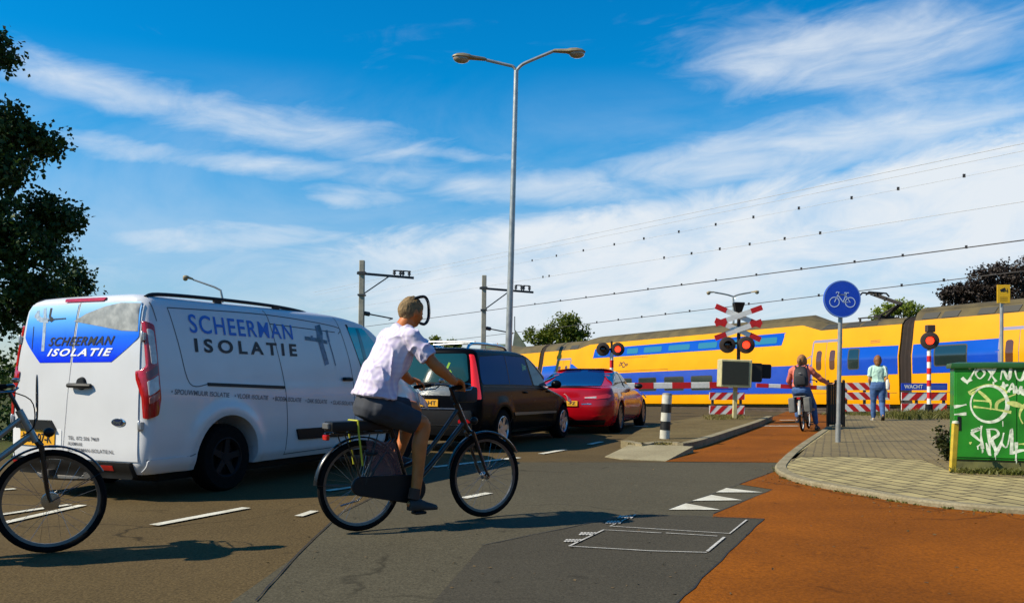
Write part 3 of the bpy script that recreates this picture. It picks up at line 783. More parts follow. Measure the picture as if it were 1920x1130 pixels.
for nm, y0, y1 in (("l", None, .86), ("r", -.86, None)):
    edge = lambda z, s=(1 if nm == "l" else -1): seam_x(z) + s * .006
    zs = [.385 + (1.90 - .385) * i / 8 for i in range(9)]
    lim = (lambda z: .875 - max(0, z - 1.1) * .11) if nm == "l" else (lambda z: -.865 + max(0, z - 1.1) * .06)
    poly = [(edge(z), z) for z in zs] + [(lim(z), z) for z in reversed(zs)]
    # rows of constant height, so the panel follows the slanted joint
    mb = MB(); vs = []; n = 13
    zz = [.385 + (1.905 - .385) * i / 24 for i in range(25)]
    for z in zz:
        a, b = edge(z), lim(z)
        for j in range(n): y = a + (b - a) * j / (n - 1); vs.append((VB.xrear(y, z) - .010, y, z))
    fs = [(i * n + j, i * n + j + 1, (i + 1) * n + j + 1, (i + 1) * n + j) for i in range(24) for j in range(n - 1)]
    ring = list(range(n)) + [i * n + n - 1 for i in range(1, 25)] + [24 * n + j for j in range(n - 2, -1, -1)] + [i * n for i in range(23, 0, -1)]
    o0 = len(vs); vs += [(vs[k][0] + .016, vs[k][1], vs[k][2]) for k in ring]; r = len(ring)
    fs += [(ring[i], ring[(i + 1) % r], o0 + (i + 1) % r, o0 + i) for i in range(r)]
    mb.add(vs, fs)
    rd = mb.build("rear_door", VANW, van, angle=40)
    # window in the door
    zz = [1.315 + (1.885 - 1.315) * i / 24 for i in range(25)]; mb = MB(); vs = []
    for z in zz:
        a = edge(z) + (.012 if nm == "l" else -.012)
        if nm == "l": b = .79 if z > 1.57 else .79 - .27 * ((1.57 - z) / .255) ** 1.15
        else: b = -.825 if z > 1.55 else -.825 + .33 * ((1.55 - z) / .235) ** 1.15
        b *= 1 - max(0, z - 1.84) * .5
        if nm == "l": b -= max(0, z - 1.5) * .10
        else: b += max(0, z - 1.5) * .06
        for j in range(n): y = a + (b - a) * j / (n - 1); vs.append((VB.xrear(y, z) - .0135, y, z))
    mb.add(vs, [(i * n + j, i * n + j + 1, (i + 1) * n + j + 1, (i + 1) * n + j) for i in range(24) for j in range(n - 1)])
    mb.build("window", FILM, rd, angle=60)
    hb = MB()
    for z in ((1.55, .72) if nm == "r" else (1.55, .75)):
        y = lim(z) + (.03 if nm == "l" else -.03); hb.box((VB.xrear(abs(y) * .97, z) + .0, y, z), (.05, .05, .075))
        hb.tube([(VB.xrear(abs(y) * .97, z) - .02, y, z - .05), (VB.xrear(abs(y) * .97, z) - .02, y, z + .05)], .013, 8)
    hb.build("hinge", mat("hinge_grey", (.45, .45, .46), .4, .6), rd, bevel=.004)
    if nm == "r":
        sand = MB(); f_ = VB.rfn(.0155)
        wp = [(.06, 1.715), (-.10, 1.785), (-.35, 1.85), (-.55, 1.878), (-.79, 1.868), (-.805, 1.60), (-.60, 1.61), (-.30, 1.66)]
        cols = columns(wp, 14)
        vs = []
        for y, a, b in cols:
            for j in range(5): vs.append(f_(y, a + (b - a) * j / 4, 0))
        sand.add(vs, [(i * 5 + j, i * 5 + 5 + j, i * 5 + 6 + j, i * 5 + 1 + j) for i in range(len(cols) - 1) for j in range(4)])
        sand.build("printed_picture", mat("printed_sand", (.34, .34, .32), .3, amp=.28, scale=14), rd)
        hd = MB(); hd.tube([(VB.xrear(0, 1.095) - .05, .03, 1.092), (VB.xrear(-.2, 1.09) - .055, -.15, 1.09), (VB.xrear(-.27, 1.09) - .03, -.26, 1.088)], [.022, .026, .022], 8)
        hd.lathe([(0, .03), (.055, .025), (.065, 0)], (VB.xrear(-.12, 1.1) - .008, -.115, 1.11), (-1, 0, 0), 18)
        hd.build("handle", BLACKP, rd)
        em = MB(); em.lathe([(.0, .008), (1, .006), (1.12, 0)], (0, 0, 0), (-1, 0, 0), 28)
        em.v = [(VB.xrear(-.62, .745) - .012 + x, -.62 + y * .085, .748 + z * .036) for x, y, z in em.v]
        eo = em.build("emblem", CHROME, rd)
        e2 = MB(); e2.lathe([(.0, .012), (.88, .010)], (0, 0, 0), (-1, 0, 0), 24)
        e2.v = [(VB.xrear(-.62, .745) - .012 + x, -.62 + y * .085, .748 + z * .036) for x, y, z in e2.v]
        e2.build("emblem_field", mat("emblem_blue", (.006, .012, .05), .3, coat=.5), eo)
        e3 = MB(); e3.text("Ford", quad((-.565, .762), (-.675, .762), (-.565, .733), (-.675, .733), VB.rfn(.026)), shear=.35, offset=.01); e3.build("lettering", CHROME, eo)
    sp = MB()
    if nm == "l":
        # drill printed on the left window
        f_ = VB.rfn(.0155)
        for pts, w in (([(.52, 1.86), (.50, 1.78), (.49, 1.60), (.485, 1.43)], .045), ([(.66, 1.80), (.56, 1.745), (.44, 1.735)], .05), ([(.62, 1.84), (.60, 1.74)], .04)):
            sp.stroke(pts, w, f_, 0)
        sp.build("printed_drill", mat("printed_grey", (.35, .42, .5), .3, amp=.3, scale=30), rd)
        s2 = MB(); s2.stroke([(.45, 1.735), (.36, 1.745), (.18, 1.748)], .012, f_, .001); s2.stroke([(.40, 1.765), (.36, 1.74), (.40, 1.725)], .02, f_, .001)
        s2.stroke([(.66, 1.68), (.655, 1.45)], .008, f_, .001); s2.stroke([(.42, 1.86), (.425, 1.78), (.40, 1.73)], .03, f_, .001)
        s2.build("printed_drill_bit", INK, rd)
mb = MB(); mb.text("SCHEERMAN", quad((.385, 1.565), (-.525, 1.565), (.405, 1.478), (-.505, 1.478), VB.rfn(.0165)), offset=.018, shear=.22, space=1.1)
mb.build("lettering", INK, van)
mb = MB(); mb.text("ISOLATIE", quad((.385, 1.452), (-.51, 1.448), (.41, 1.378), (-.49, 1.372), VB.rfn(.0165)), offset=.03, space=1.25, shear=.22)
mb.build("lettering", mat("white_ink", (.85, .85, .85), .4), van)
GREYINK = mat("grey_ink", (.10, .10, .11), .5)
mb = MB()
for tx, y1, z1, z0 in (("TEL. 072 506 7469", -.37, .605, .570), ("ALKMAAR", -.15, .550, .518), ("SCHEERMAN-ISOLATIE.NL", -.575, .492, .458)):
    mb.text(tx, quad((.055, z1), (y1, z1 - .006), (.055, z0), (y1, z0 - .006), VB.rfn(.0125)), offset=.008)
mb.build("lettering", GREYINK, van)
mb = MB()
mb.text("SCHEERMAN", quad((-.434, 1.797), (1.103, 1.768), (-.434, 1.608), (1.103, 1.596), VB.sfn()), offset=.012, space=1.14)
mb.build("lettering", mat("blue_ink", (.012, .12, .52), .4), van)
mb = MB()
mb.text("ISOLATIE", quad((-.397, 1.557), (1.136, 1.55), (-.397, 1.418), (1.136, 1.408), VB.sfn()), offset=.03, space=1.5)
mb.build("lettering", INK, van)
mb = MB()
x0 = -.74
for tx, x1 in (("• SPOUWMUUR ISOLATIE", .02), ("• VLOER ISOLATIE", .60), ("• BODEM ISOLATIE", 1.15), ("• DAK ISOLATIE", 1.62), ("• GLAS ISOLATIE", 2.16)):
    zt = lambda x: 1.062 - (x + .74) * .0675
    mb.text(tx, quad((x0, zt(x0)), (x1, zt(x1)), (x0, zt(x0) - .052), (x1, zt(x1) - .046), VB.sfn()), offset=.004, shear=.2); x0 = x1 + .07
mb.build("lettering", GREYINK, van)
mb = MB(); f_ = VB.sfn()                                            # the drill pictured on the sliding door
for pts, w in (([(1.58, 1.79), (1.60, 1.70), (1.585, 1.62)], .11), ([(1.58, 1.62), (1.63, 1.45), (1.665, 1.32)], .085), ([(1.31, 1.625), (1.50, 1.615), (1.72, 1.59)], .045), ([(1.74, 1.74), (1.755, 1.60)], .04), ([(1.755, 1.60), (1.80, 1.44), (1.83, 1.31)], .018), ([(1.44, 1.66), (1.44, 1.60)], .04), ([(1.62, 1.34), (1.69, 1.36)], .02)):
    mb.stroke(pts, w, f_, .001)
mb.build("printed_drill", mat("printed_steel", (.07, .12, .19), .35, amp=.7, scale=14), van)
# joints, trims and lamps
gp = MB()
for pts in ([(.70, 1.90), (.724, 1.86), (.80, 1.5), (.879, 1.10), (.92, .6), (.92, .30)], [(1.95, 1.90), (1.986, 1.83), (2.14, 1.283), (2.18, .62), (2.17, .35)], [(-.671, 1.84), (.72, 1.86), (1.92, 1.79), (1.96, 1.70)], [(-.671, 1.84), (-.60, 1.5), (-.50, 1.112), (-.27, 1.10)],
            [(-.86, 1.88), (-.83, 1.70)], [(3.05, 1.12), (2.98, .62), (2.98, .35)], [(.92, .31), (2.17, .33)], [(.74, 1.76), (1.90, 1.72)], [(-.99, .40), (-.7, .38), (-.42, .42)]):
    P = catmull([(p[0], p[1], 0) for p in pts], 6)
    gp.stroke([(p.x, p.y) for p in P], .011, VB.sfn(off=.0015), 0); gp.stroke([(p.x, p.y) for p in P], .011, VB.sfn(1, .0015), 0)
gp.build("panel_joint", SEAM, van)
VB.side([(-.268, 1.085), (.872, 1.042), (.872, 1.075), (-.268, 1.118)], "door_track", BLACKP, van, off=.010)
for sg in (-1, 1):
    VB.side(round_poly([(1.065, .585), (1.12, .462), (2.90, .44), (2.90, .575)], .02), "side_moulding", BLACKP, van, sg, off=.022, nx=20, skirt=.03)
    VB.side(round_poly([(2.16, 1.80), (2.36, 1.30), (3.02, 1.28), (2.72, 1.60), (2.50, 1.80)], .06), "side_window", mat("teal_glass", (.0, .34, .36), .06, coat=1.0) if sg < 0 else mat("dark_glass", (.01, .02, .025), .05, coat=1), van, sg, off=.004, nx=24)
    if sg < 0: VB.side([(2.34, 1.79), (2.40, 1.79), (2.52, 1.30), (2.44, 1.30)], "window_pillar", mat("teal_pillar", (.004, .09, .10), .1, coat=.8), van, sg, off=.0065, nx=6)  # dark strip laid on the glass for the pillar seen through it
    VB.side(round_poly([(2.14, 1.83), (2.18, 1.83), (2.40, 1.29), (2.36, 1.27)], .005), "window_frame", BLACKP, van, sg, off=.003, nx=8)
    # tall tail lamp: red surround, clear upper field, dark and clear lower fields
    tl = VB.side(round_poly([(-.945, 1.70), (-.875, 1.66), (-.872, .97), (-.90, .82), (-1.008, .78), (-1.012, 1.22), (-.968, 1.27)], .02), "tail_lamp", REDL, van, sg, off=.014, nx=14, skirt=.03)
    VB.side(round_poly([(-.938, 1.63), (-.895, 1.61), (-.892, 1.30), (-.945, 1.29)], .02), "lens", LENS, tl, sg, off=.019, nx=6)
    VB.side(round_poly([(-.985, 1.13), (-.89, 1.19), (-.89, 1.06), (-.985, 1.00)], .01), "lens", LENS, tl, sg, off=.019, nx=6)
    VB.side(round_poly([(-.985, 1.22), (-.89, 1.28), (-.89, 1.21), (-.985, 1.15)], .01), "lens", LENSD, tl, sg, off=.019, nx=6)
    VB.side(round_poly([(-.985, .98), (-.89, 1.04), (-.89, .98), (-.985, .92)], .01), "lens", mat("amber_lens", (.45, .12, .10), .15, coat=.6), tl, sg, off=.019, nx=6)
    hb = MB(); p = [(x, sg * (VB.yside(x, 1.15) + .028), 1.15) for x in (1.96, 2.06, 2.16)]
    hb.tube([(1.95, p[0][1] - sg * .02, 1.15)] + p[:2] + [(2.13, p[1][1] - sg * .02, 1.145)], .022, 8); hb.build("door_handle", BLACKP, van)
    rb = MB(); zr = lambda x: 1.985 - max(0, x - .9) * .055 - max(0, -.4 - x) * .05
    pts = [(-.84, sg * .76, 1.93), (-.68, sg * .75, 1.97), (0, sg * .745, 1.985), (.9, sg * .735, 1.98), (1.45, sg * .72, 1.952), (1.74, sg * .70, 1.91)]
    rb.tube(pts, .019, 8, sm=5)
    for x, z in ((.1, 1.965), (1.0, 1.955)): rb.box((x, sg * .745, z - .005), (.10, .03, .06))
    rb.build("roof_rail", BLACKP, van)
    mm = MB(); mm.box((2.72, sg * 1.10, 1.25), (.10, .17, .26)); mm.bar((2.66, sg * .95, 1.18), (2.72, sg * 1.06, 1.2), .06, .05); mm.build("mirror", BLACKP, van, bevel=.03)
    hl = VB.side(round_poly([(3.62, .98), (3.95, .80), (4.02, .70), (3.70, .80)], .03), "headlight", LENS, van, sg, off=.006, nx=8)
for sg in (-1, 1):
    VB.side(round_poly([(-.985, .40), (-.985, .275), (-.50, .275), (-.42, .40), (-.6, .405)], .02), "bumper_corner", VANW, van, sg, off=.014, nx=14)
VB.rear(round_poly([(.93, .375), (.93, .22), (-.80, .22), (-.80, .375)], .02), "bumper", BLACKP, van, off=.05, skirt=.06)
for y in (.80, -.50): VB.rear(round_poly([(y + .06, .345), (y + .06, .295), (y - .09, .295), (y - .09, .345)], .006), "reflector", REDL, van, off=.054)
VB.rear(round_poly([(.245, 1.945), (-.335, 1.940), (-.32, 1.905), (.225, 1.91)], .01), "brake_lamp", REDL, van, off=.02, ny=10)
pl = VB.rear([(.76, .655), (.238, .645), (.238, .495), (.76, .50)], "number_plate", PLATE, van, off=.024, skirt=.012)
mb = MB(); mb.text("VBR-07-K", quad((.715, .625), (.275, .618), (.715, .532), (.275, .525), VB.rfn(.0262)), offset=.015); mb.build("lettering", INK, pl)
VB.rear(round_poly([(.80, .75), (.30, .75), (.23, .67), (.22, .655), (.80, .665)], .01), "plate_lamp_cover", BLACKP, van, off=.05, skirt=.05)
VB.rear(round_poly([(.90, .668), (.15, .660), (.15, .49), (.90, .49)], .02), "plate_recess", mat("recess_white", (.7, .7, .7), .4), van, off=.014)  # panel behind the plate, a paler white than the doors
sp = MB()
for sg in (-1, 1): sp.box((-1.06, sg * .3, .24), (.1, .1, .06))
sp.tube([(-.98, .55, .26), (-1.02, .45, .20), (-1.02, .0, .20), (-.98, -.3, .22)], .03, 8, sm=4); sp.build("exhaust", mat("exhaust_steel", (.12, .11, .10), .5, .6), van)
ub = MB(); ub.box((1.6, 0, .24), (4.6, 1.5, .16)); ub.build("underbody", DARKIN, van, bevel=.03)
RIMB = mat("black_rim", (.006, .006, .007), .6, spec=.2, amp=.2, scale=20)
for x in (.03, 3.3):
    for sg in (-1, 1): road_wheel(van, x, sg * .845, sg, .345, .215, .21, RIMB, 5)

# ---------------- black people carrier
BLK = mat("black_metallic_paint", (.003, .0035, .005), .20, spec=.05, coat=.0, amp=.15, scale=3)
GLD = mat("dark_teal_glass", (.0, .055, .19), .12, spec=.03)
mpv = car_root("people_carrier", "black people carrier with silver roof rails waiting behind the red car", "car", (-.985, 14.72, .4087))
QB = Body([(.20, -.90, 3.60, .80), (.30, -.97, 3.70, .88), (.45, -.99, 3.74, .915), (.60, -.985, 3.74, .93), (.72, -.975, 3.68, .93), (.80, -.97, 3.50, .925), (.87, -.965, 3.20, .915), (.94, -.955, 2.86, .905), (1.02, -.94, 2.56, .89),
           (1.15, -.925, 2.36, .865), (1.3, -.91, 2.12, .835), (1.42, -.898, 1.90, .81), (1.54, -.88, 1.62, .775), (1.60, -.855, 1.30, .72), (1.632, -.80, .9, .60), (1.645, -.6, .5, .35)],
          .14, .20, .5, .5, .05, .32, flares=((0, .32), (2.86, .32)), fl=.016, fR=.42)
QB.afz = (1.12, .26)
QB.build(BLK, mpv, ((0, .33), (2.86, .33)), .37, .28, nz_=50, ns=80)
for sg in (-1, 1):
    QB.side(round_poly([(-.72, 1.06), (-.74, 1.18), (-.68, 1.49), (.2, 1.535), (1.16, 1.515), (1.32, 1.03), (.2, 1.055)], [.05, .1, .09, .05, .03, .03, .02]), "side_window", GLD, mpv, sg, off=.004, nx=26)
    QB.side([(.325, 1.53), (.345, 1.53), (.345, 1.06), (.325, 1.06)], "window_bar", INK, mpv, sg, off=.007, nx=3)
    QB.side(round_poly([(1.24, 1.495), (1.36, 1.485), (1.78, 1.22), (2.02, 1.01), (1.40, 1.03)], [.03, .02, .05, .02, .02]), "front_side_window", mat("pale_glass", (.07, .10, .12), .06, spec=.3), mpv, sg, off=.004, nx=20)
    gp = MB()
    for pts in ([(.33, 1.05), (.36, .8), (.33, .5), (.30, .33)], [(1.33, 1.02), (1.36, .75), (1.36, .30)], [(2.30, .98), (2.42, .72), (2.38, .55)], [(.36, .30), (2.36, .27)], [(-.7, 1.03), (1.3, 1.0), (2.3, .95)]):
        gp.stroke(pts, .010, QB.sfn(sg, .0015), 0)
    gp.build("panel_joint", INK, mpv)
    QB.side(round_poly([(.42, .585), (2.40, .545), (2.40, .505), (.42, .535)], .01), "side_moulding", mat("grey_moulding", (.10, .10, .10), .3, coat=.4), mpv, sg, off=.016, nx=16)
    QB.side([(.42, .272), (2.38, .235), (2.38, .225), (.42, .255)], "sill_trim", CHROME, mpv, sg, off=.008, nx=12)
    tl = QB.side(round_poly([(-.842, 1.53), (-.805, 1.52), (-.822, 1.2), (-.845, .95), (-.855, .83), (-.925, .83), (-.918, 1.0), (-.875, 1.3)], .02), "tail_lamp", mat("bright_red_lens", (.85, .015, .012), .15, coat=.5, emit=.3), mpv, sg, off=.016, nx=12, skirt=.03)
    hb = MB()
    for x in (.95, 2.05): hb.tube([(x - .09, sg * (QB.yside(x, .9) + .005), .915), (x, sg * (QB.yside(x, .9) + .035), .912), (x + .09, sg * (QB.yside(x, .9) + .005), .905)], .014, 8)
    hb.build("door_handle", BLK, mpv)
    mm = MB(); mm.ball((2.16, sg * 1.03, 1.04), .1, 12, sc=(.7, 1.05, .8)); mm.bar((2.12, sg * .88, .99), (2.16, sg * .97, 1.0), .05, .04); mm.build("mirror", BLK, mpv)
    rb = MB(); rb.tube([(-.72, sg * .62, 1.605), (-.62, sg * .615, 1.685), (-.4, sg * .61, 1.71), (.2, sg * .60, 1.71), (.75, sg * .585, 1.685), (.9, sg * .58, 1.60)], .022, 8, sm=5); rb.build("roof_rail", CHROME, mpv)
    QB.side(round_poly([(3.0, .86), (3.3, .76), (3.3, .66), (3.05, .70)], .04), "headlight", LENS, mpv, sg, off=.006, nx=8)
cb = MB()
for x in (-.42, .45): cb.tube([(x, -.61, 1.735), (x, 0, 1.75), (x, .61, 1.735)], .02, 8)
cb.build("roof_bar", CHROME, mpv)
QB.rear(round_poly([(.67, 1.54), (-.67, 1.54), (-.73, 1.13), (-.66, 1.09), (.66, 1.09), (.73, 1.13)], .05), "rear_window", mat("rear_glass", (.008, .05, .055), .05, spec=.5), mpv, off=.006, nv=8)
hv = MB()
for pts, w in (([(-.30, 1.24), (-.36, 1.31), (-.40, 1.40)], .035), ([(-.36, 1.22), (-.43, 1.27)], .05), ([(-.31, 1.16), (-.36, 1.24)], .05)): hv.stroke(pts, w, QB.rfn(.0075), 0)
hv.build("window_sticker", mat("lime_sticker", (.22, .42, .02), .5), mpv)
gp = MB(); gp.stroke([(1.0, 1.28), (1.02, 1.40), (1.10, 1.36), (1.16, 1.37), (1.13, 1.30)], .03, QB.sfn(-1, .0065), 0)
gp.stroke([(1.03, 1.33), (1.13, 1.33)], .06, QB.sfn(-1, .0065), 0); gp.build("window_sticker", mat("green_sticker", (.10, .40, .22), .5), mpv)
QB.rear(round_poly([(.60, 1.085), (-.64, 1.075), (-.66, .88), (.60, .90)], .03), "tailgate_panel", mat("tailgate_silver", (.24, .24, .23), .2, .6, coat=.4), mpv, off=.006, nv=6)  # tailgate panel is lighter and more metallic than the black body
QB.rear(round_poly([(.60, 1.10), (-.64, 1.09), (-.60, 1.055), (.56, 1.06)], .01), "window_wiper", BLACKP, mpv, off=.022)
pl = QB.rear([(.28, .83), (-.24, .825), (-.24, .715), (.28, .72)], "number_plate", PLATE, mpv, off=.022)
mb = MB(); mb.text("39-GB-HT", quad((.25, .808), (-.21, .803), (.25, .742), (-.21, .737), QB.rfn(.024)), offset=.015); mb.build("lettering", INK, pl)
QB.rear([(.62, .70), (-.66, .695), (-.66, .675), (.62, .68)], "chrome_strip", CHROME, mpv, off=.03)
QB.rear(round_poly([(.80, .66), (-.82, .66), (-.80, .27), (.78, .27)], .05), "bumper", mat("black_bumper", (.008, .008, .009), .35, coat=.3), mpv, off=.045, skirt=.06)
QB.rear([(.6, .435), (-.62, .435), (-.62, .425), (.6, .425)], "bumper_strip", CHROME, mpv, off=.05)
for y in (.70, -.70): QB.rear(round_poly([(y + .09, .51), (y + .05, .53), (y - .07, .52), (y - .11, .47), (y + .09, .465)], .01), "reflector", REDL, mpv, off=.055)
for x in (0, 2.86):
    for sg in (-1, 1): road_wheel(mpv, x, sg * .82, sg, .325, .21, .215, ALLOY, 6, cover=True)
ub = MB(); ub.box((1.4, 0, .22), (4.0, 1.4, .14)); ub.build("underbody", DARKIN, mpv, bevel=.03)

# ---------------- red electric saloon
REDP = mat("red_metallic_paint", (.44, .003, .009), .2, metal=.1, spec=.4, coat=.4, amp=.1, scale=4)
BLUEGL = mat("blue_black_glass", (.004, .02, .10), .06, spec=.5)
tes = car_root("red_car", "shiny red car with black glass roof stopped at the barrier", "car", (1.43, 18.95, .315))
TB = Body([(.17, -.84, 3.62, .80), (.26, -.93, 3.74, .87), (.40, -.975, 3.80, .91), (.55, -.985, 3.78, .925), (.68, -.97, 3.66, .925), (.76, -.955, 3.40, .915), (.84, -.945, 3.0, .895), (.90, -.935, 2.55, .87), (.945, -.91, 2.20, .845), (.975, -.80, 2.05, .81),
           (1.00, -.58, 1.98, .80), (1.05, -.36, 1.86, .785), (1.12, -.10, 1.68, .76), (1.2, .16, 1.46, .72), (1.28, .42, 1.22, .665), (1.335, .60, 1.04, .58), (1.36, .70, .94, .38)],
          .25, .40, .6, .55, .10, .35, flares=((0, .33), (2.88, .33)), fl=.022, fR=.41)
TB.build(REDP, tes, ((0, .335), (2.88, .335)), .365, .27, nz_=70, ns=80)
for sg in (-1, 1):
    wpoly = [(-.26, .985), (.02, 1.11), (.36, 1.235), (.75, 1.285), (1.06, 1.25), (1.50, 1.07), (1.74, .94), (.8, .945), (.1, .955)]
    TB.side([(-.31, .975), (-.01, 1.128), (.34, 1.257), (.75, 1.308), (1.09, 1.27), (1.53, 1.08), (1.82, .928), (.8, .93), (.1, .94)], "window_trim", CHROME, tes, sg, off=.003, nx=24)
    TB.side(wpoly, "side_window", mat("car_glass", (.03, .045, .035), .05, spec=.35), tes, sg, off=.006, nx=24)
    TB.side([(.72, 1.28), (.79, 1.28), (.86, .95), (.80, .95)], "window_pillar", INK, tes, sg, off=.009, nx=4)
    gp = MB()
    for pts in ([(.80, .93), (.84, .6), (.72, .30)], [(1.86, .90), (1.98, .6), (1.90, .28)], [(.28, .94), (.40, .72), (.36, .55)], [(.5, .28), (1.95, .26)]): gp.stroke(pts, .010, TB.sfn(sg, .0015), 0)
    gp.build("panel_joint", INK, tes)
    mm = MB(); mm.ball((1.72, sg * 1.0, .97), .09, 12, sc=(.8, 1.1, .7)); mm.build("mirror", BLACKP, tes)
    TB.side(round_poly([(.35, .235), (2.5, .225), (2.5, .175), (.35, .175)], .01), "sill_trim", BLACKP, tes, sg, off=.012, nx=12)
    mb = MB()
    tl = TB.rear([(sg * .34, .775), (sg * .62, .80), (sg * .80, .835), (sg * .87, .80), (sg * .84, .755), (sg * .60, .725), (sg * .35, .735)], "tail_lamp", mat("tail_red_lens", (.55, .01, .01), .12, coat=.8, emit=.2), tes, off=.008)
    TB.rear([(sg * .36, .765), (sg * .60, .785), (sg * .60, .745), (sg * .37, .745)], "lens", LENS, tl, off=.012)
    TB.rear(round_poly([(sg * .5, .37), (sg * .80, .42), (sg * .80, .38), (sg * .52, .34)], .01), "reflector", REDL, tes, off=.012)
    TB.side(round_poly([(2.8, .82), (3.2, .72), (3.25, .66), (2.9, .72)], .03), "headlight", LENS, tes, sg, off=.006, nx=8)
# rear screen lies on the sloping back
mb = MB(); n = 13; vs = []
rows = [.985, 1.0, 1.03, 1.06, 1.10, 1.14, 1.18, 1.22, 1.25, 1.28, 1.31, 1.335, 1.35, 1.358]
for z in rows:
    xr, xf, w = TB.k(z); 
    for j in range(n):
        y = (w - .20) * (2 * j / (n - 1) - 1); vs.append((TB.xrear(y, z) - .012, y, z + .006))
mb.add(vs, [(i * n + j, i * n + j + 1, (i + 1) * n + j + 1, (i + 1) * n + j) for i in range(len(rows) - 1) for j in range(n - 1)])
mb.build("rear_window", BLUEGL, tes, angle=60)
rf = MB(); rf.add([(x, y, 1.366 + (.004 if abs(x - .8) < .2 else -.004)) for x in (.58, .8, 1.02) for y in (-.46, -.2, 0, .2, .46)], [(i * 5 + j, i * 5 + j + 1, i * 5 + j + 6, i * 5 + j + 5) for i in range(2) for j in range(4)]); rf.build("roof_glass", BLUEGL, tes)
sp = MB(); ps = []
for i in range(15):
    y = -.66 + 1.32 * i / 14; ps.append((TB.xrear(y, .955) - .01, y, .972 - .03 * (y / .66) ** 2))
sp.tube(ps, .018, 6); sp.build("spoiler", mat("dark_spoiler", (.02, .004, .006), .3, coat=.5), tes)
pl = TB.rear([(.30, .69), (-.22, .69), (-.22, .585), (.30, .585)], "number_plate", PLATE, tes, off=.02)
mb = MB(); mb.text("K-491-FZ", quad((.26, .67), (-.18, .67), (.26, .61), (-.18, .61), TB.rfn(.022)), offset=.015); mb.build("lettering", INK, pl)
TB.rear(round_poly([(.78, .30), (-.78, .30), (-.72, .19), (.72, .19)], .03), "diffuser", BLACKP, tes, off=.02)
mb = MB(); mb.stroke([(-.30, .625), (-.5, .63)], .02, TB.rfn(.004), 0); mb.build("badge", CHROME, tes)
gp = MB(); gp.stroke([(.85, .70), (.4, .72), (-.4, .72), (-.85, .70)], .010, TB.rfn(.002), 0); gp.stroke([(.34, .72), (.31, .56), (-.31, .56), (-.34, .72)], .008, TB.rfn(.002), 0); gp.stroke([(.86, .50), (-.86, .50)], .008, TB.rfn(.002), 0); gp.build("panel_joint", INK, tes)
GRIM = mat("grey_rim", (.10, .10, .105), .35, .7)
for x in (0, 2.88):
    for sg in (-1, 1): road_wheel(tes, x, sg * .82, sg, .335, .22, .24, GRIM, 10)
ub = MB(); ub.box((1.4, 0, .2), (4.0, 1.4, .12)); ub.build("underbody", DARKIN, tes, bevel=.03)
# ------------------------------------------------------------------ double-deck train
YEL = mat("train_yellow", (.73, .305, .0), .45, spec=.15, coat=.08, amp=.07, scale=.8)
BLU = mat("train_blue", (.004, .055, .42), .16, spec=.7, coat=1.0, amp=.08, scale=1.0)
ROOFM = mat("train_roof_grey", (.085, .062, .022), .8, amp=.35, scale=1.2)
GRILLE = mat("roof_grille", (.035, .032, .025), .7)
TWIN = mat("train_window", (.03, .16, .24), .06, spec=.8, coat=1)
TWIND = mat("train_window_dark", (.012, .022, .022), .06, spec=.8, coat=1)
TFRAME = mat("door_frame_grey", (.20, .19, .30), .5)
DKG = mat("undercarriage", (.018, .013, .010), .8, amp=.3, scale=6)
train = thing("train", "yellow and blue double-deck train passing behind the lowered barriers", "train", (T0.x, T0.y, TBASE), (0, -math.atan(TSLOPE), math.atan2(TD.y, TD.x)))
low = [(.33, .05), (.6, 0), (.86, 0), (1.66, 0), (2.44, 0), (3.2, .17)]
SEC = {'m': (low + [(3.85, .30), (4.2, .44)], [(4.5, .72), (4.68, 1.05), (4.75, 1.4)]),
       'v': (low + [(3.6, .24), (3.86, .30)], [(4.05, .48), (4.18, .8), (4.21, 1.4)]),
       'r': (low + [(3.6, .24), (3.95, .32)], [(4.28, .50), (4.50, .85), (4.58, 1.4)])}
def sy(z, k='m'):
    P = SEC[k][0] + SEC[k][1]; return float(np.interp(z, [p[0] for p in P], [p[1] for p in P]))
def tf(k='m', off=.006): return lambda u, v, t: (u, sy(v, k) - off - t, v)
def tpatch(poly, name, m, parent, k='m', off=.006, nx=6, nv=8, skirt=.02, mir=True):
    cols = columns(poly, nx); n = nv + 1; outp = []
    for far in ((0, 1) if mir else (0,)):
        vs = []; mb = MB()
        for x, a, b in cols:
            for j in range(n):
                z = a + (b - a) * j / nv; y = sy(z, k) - off; vs.append((x, 2.8 - y if far else y, z))
        fs = [(i * n + j, i * n + n + j, i * n + n + j + 1, i * n + j + 1) for i in range(len(cols) - 1) for j in range(nv)]
        mb.add(vs, fs); outp.append(mb.build(name, m, parent, angle=30))
    return outp[0]
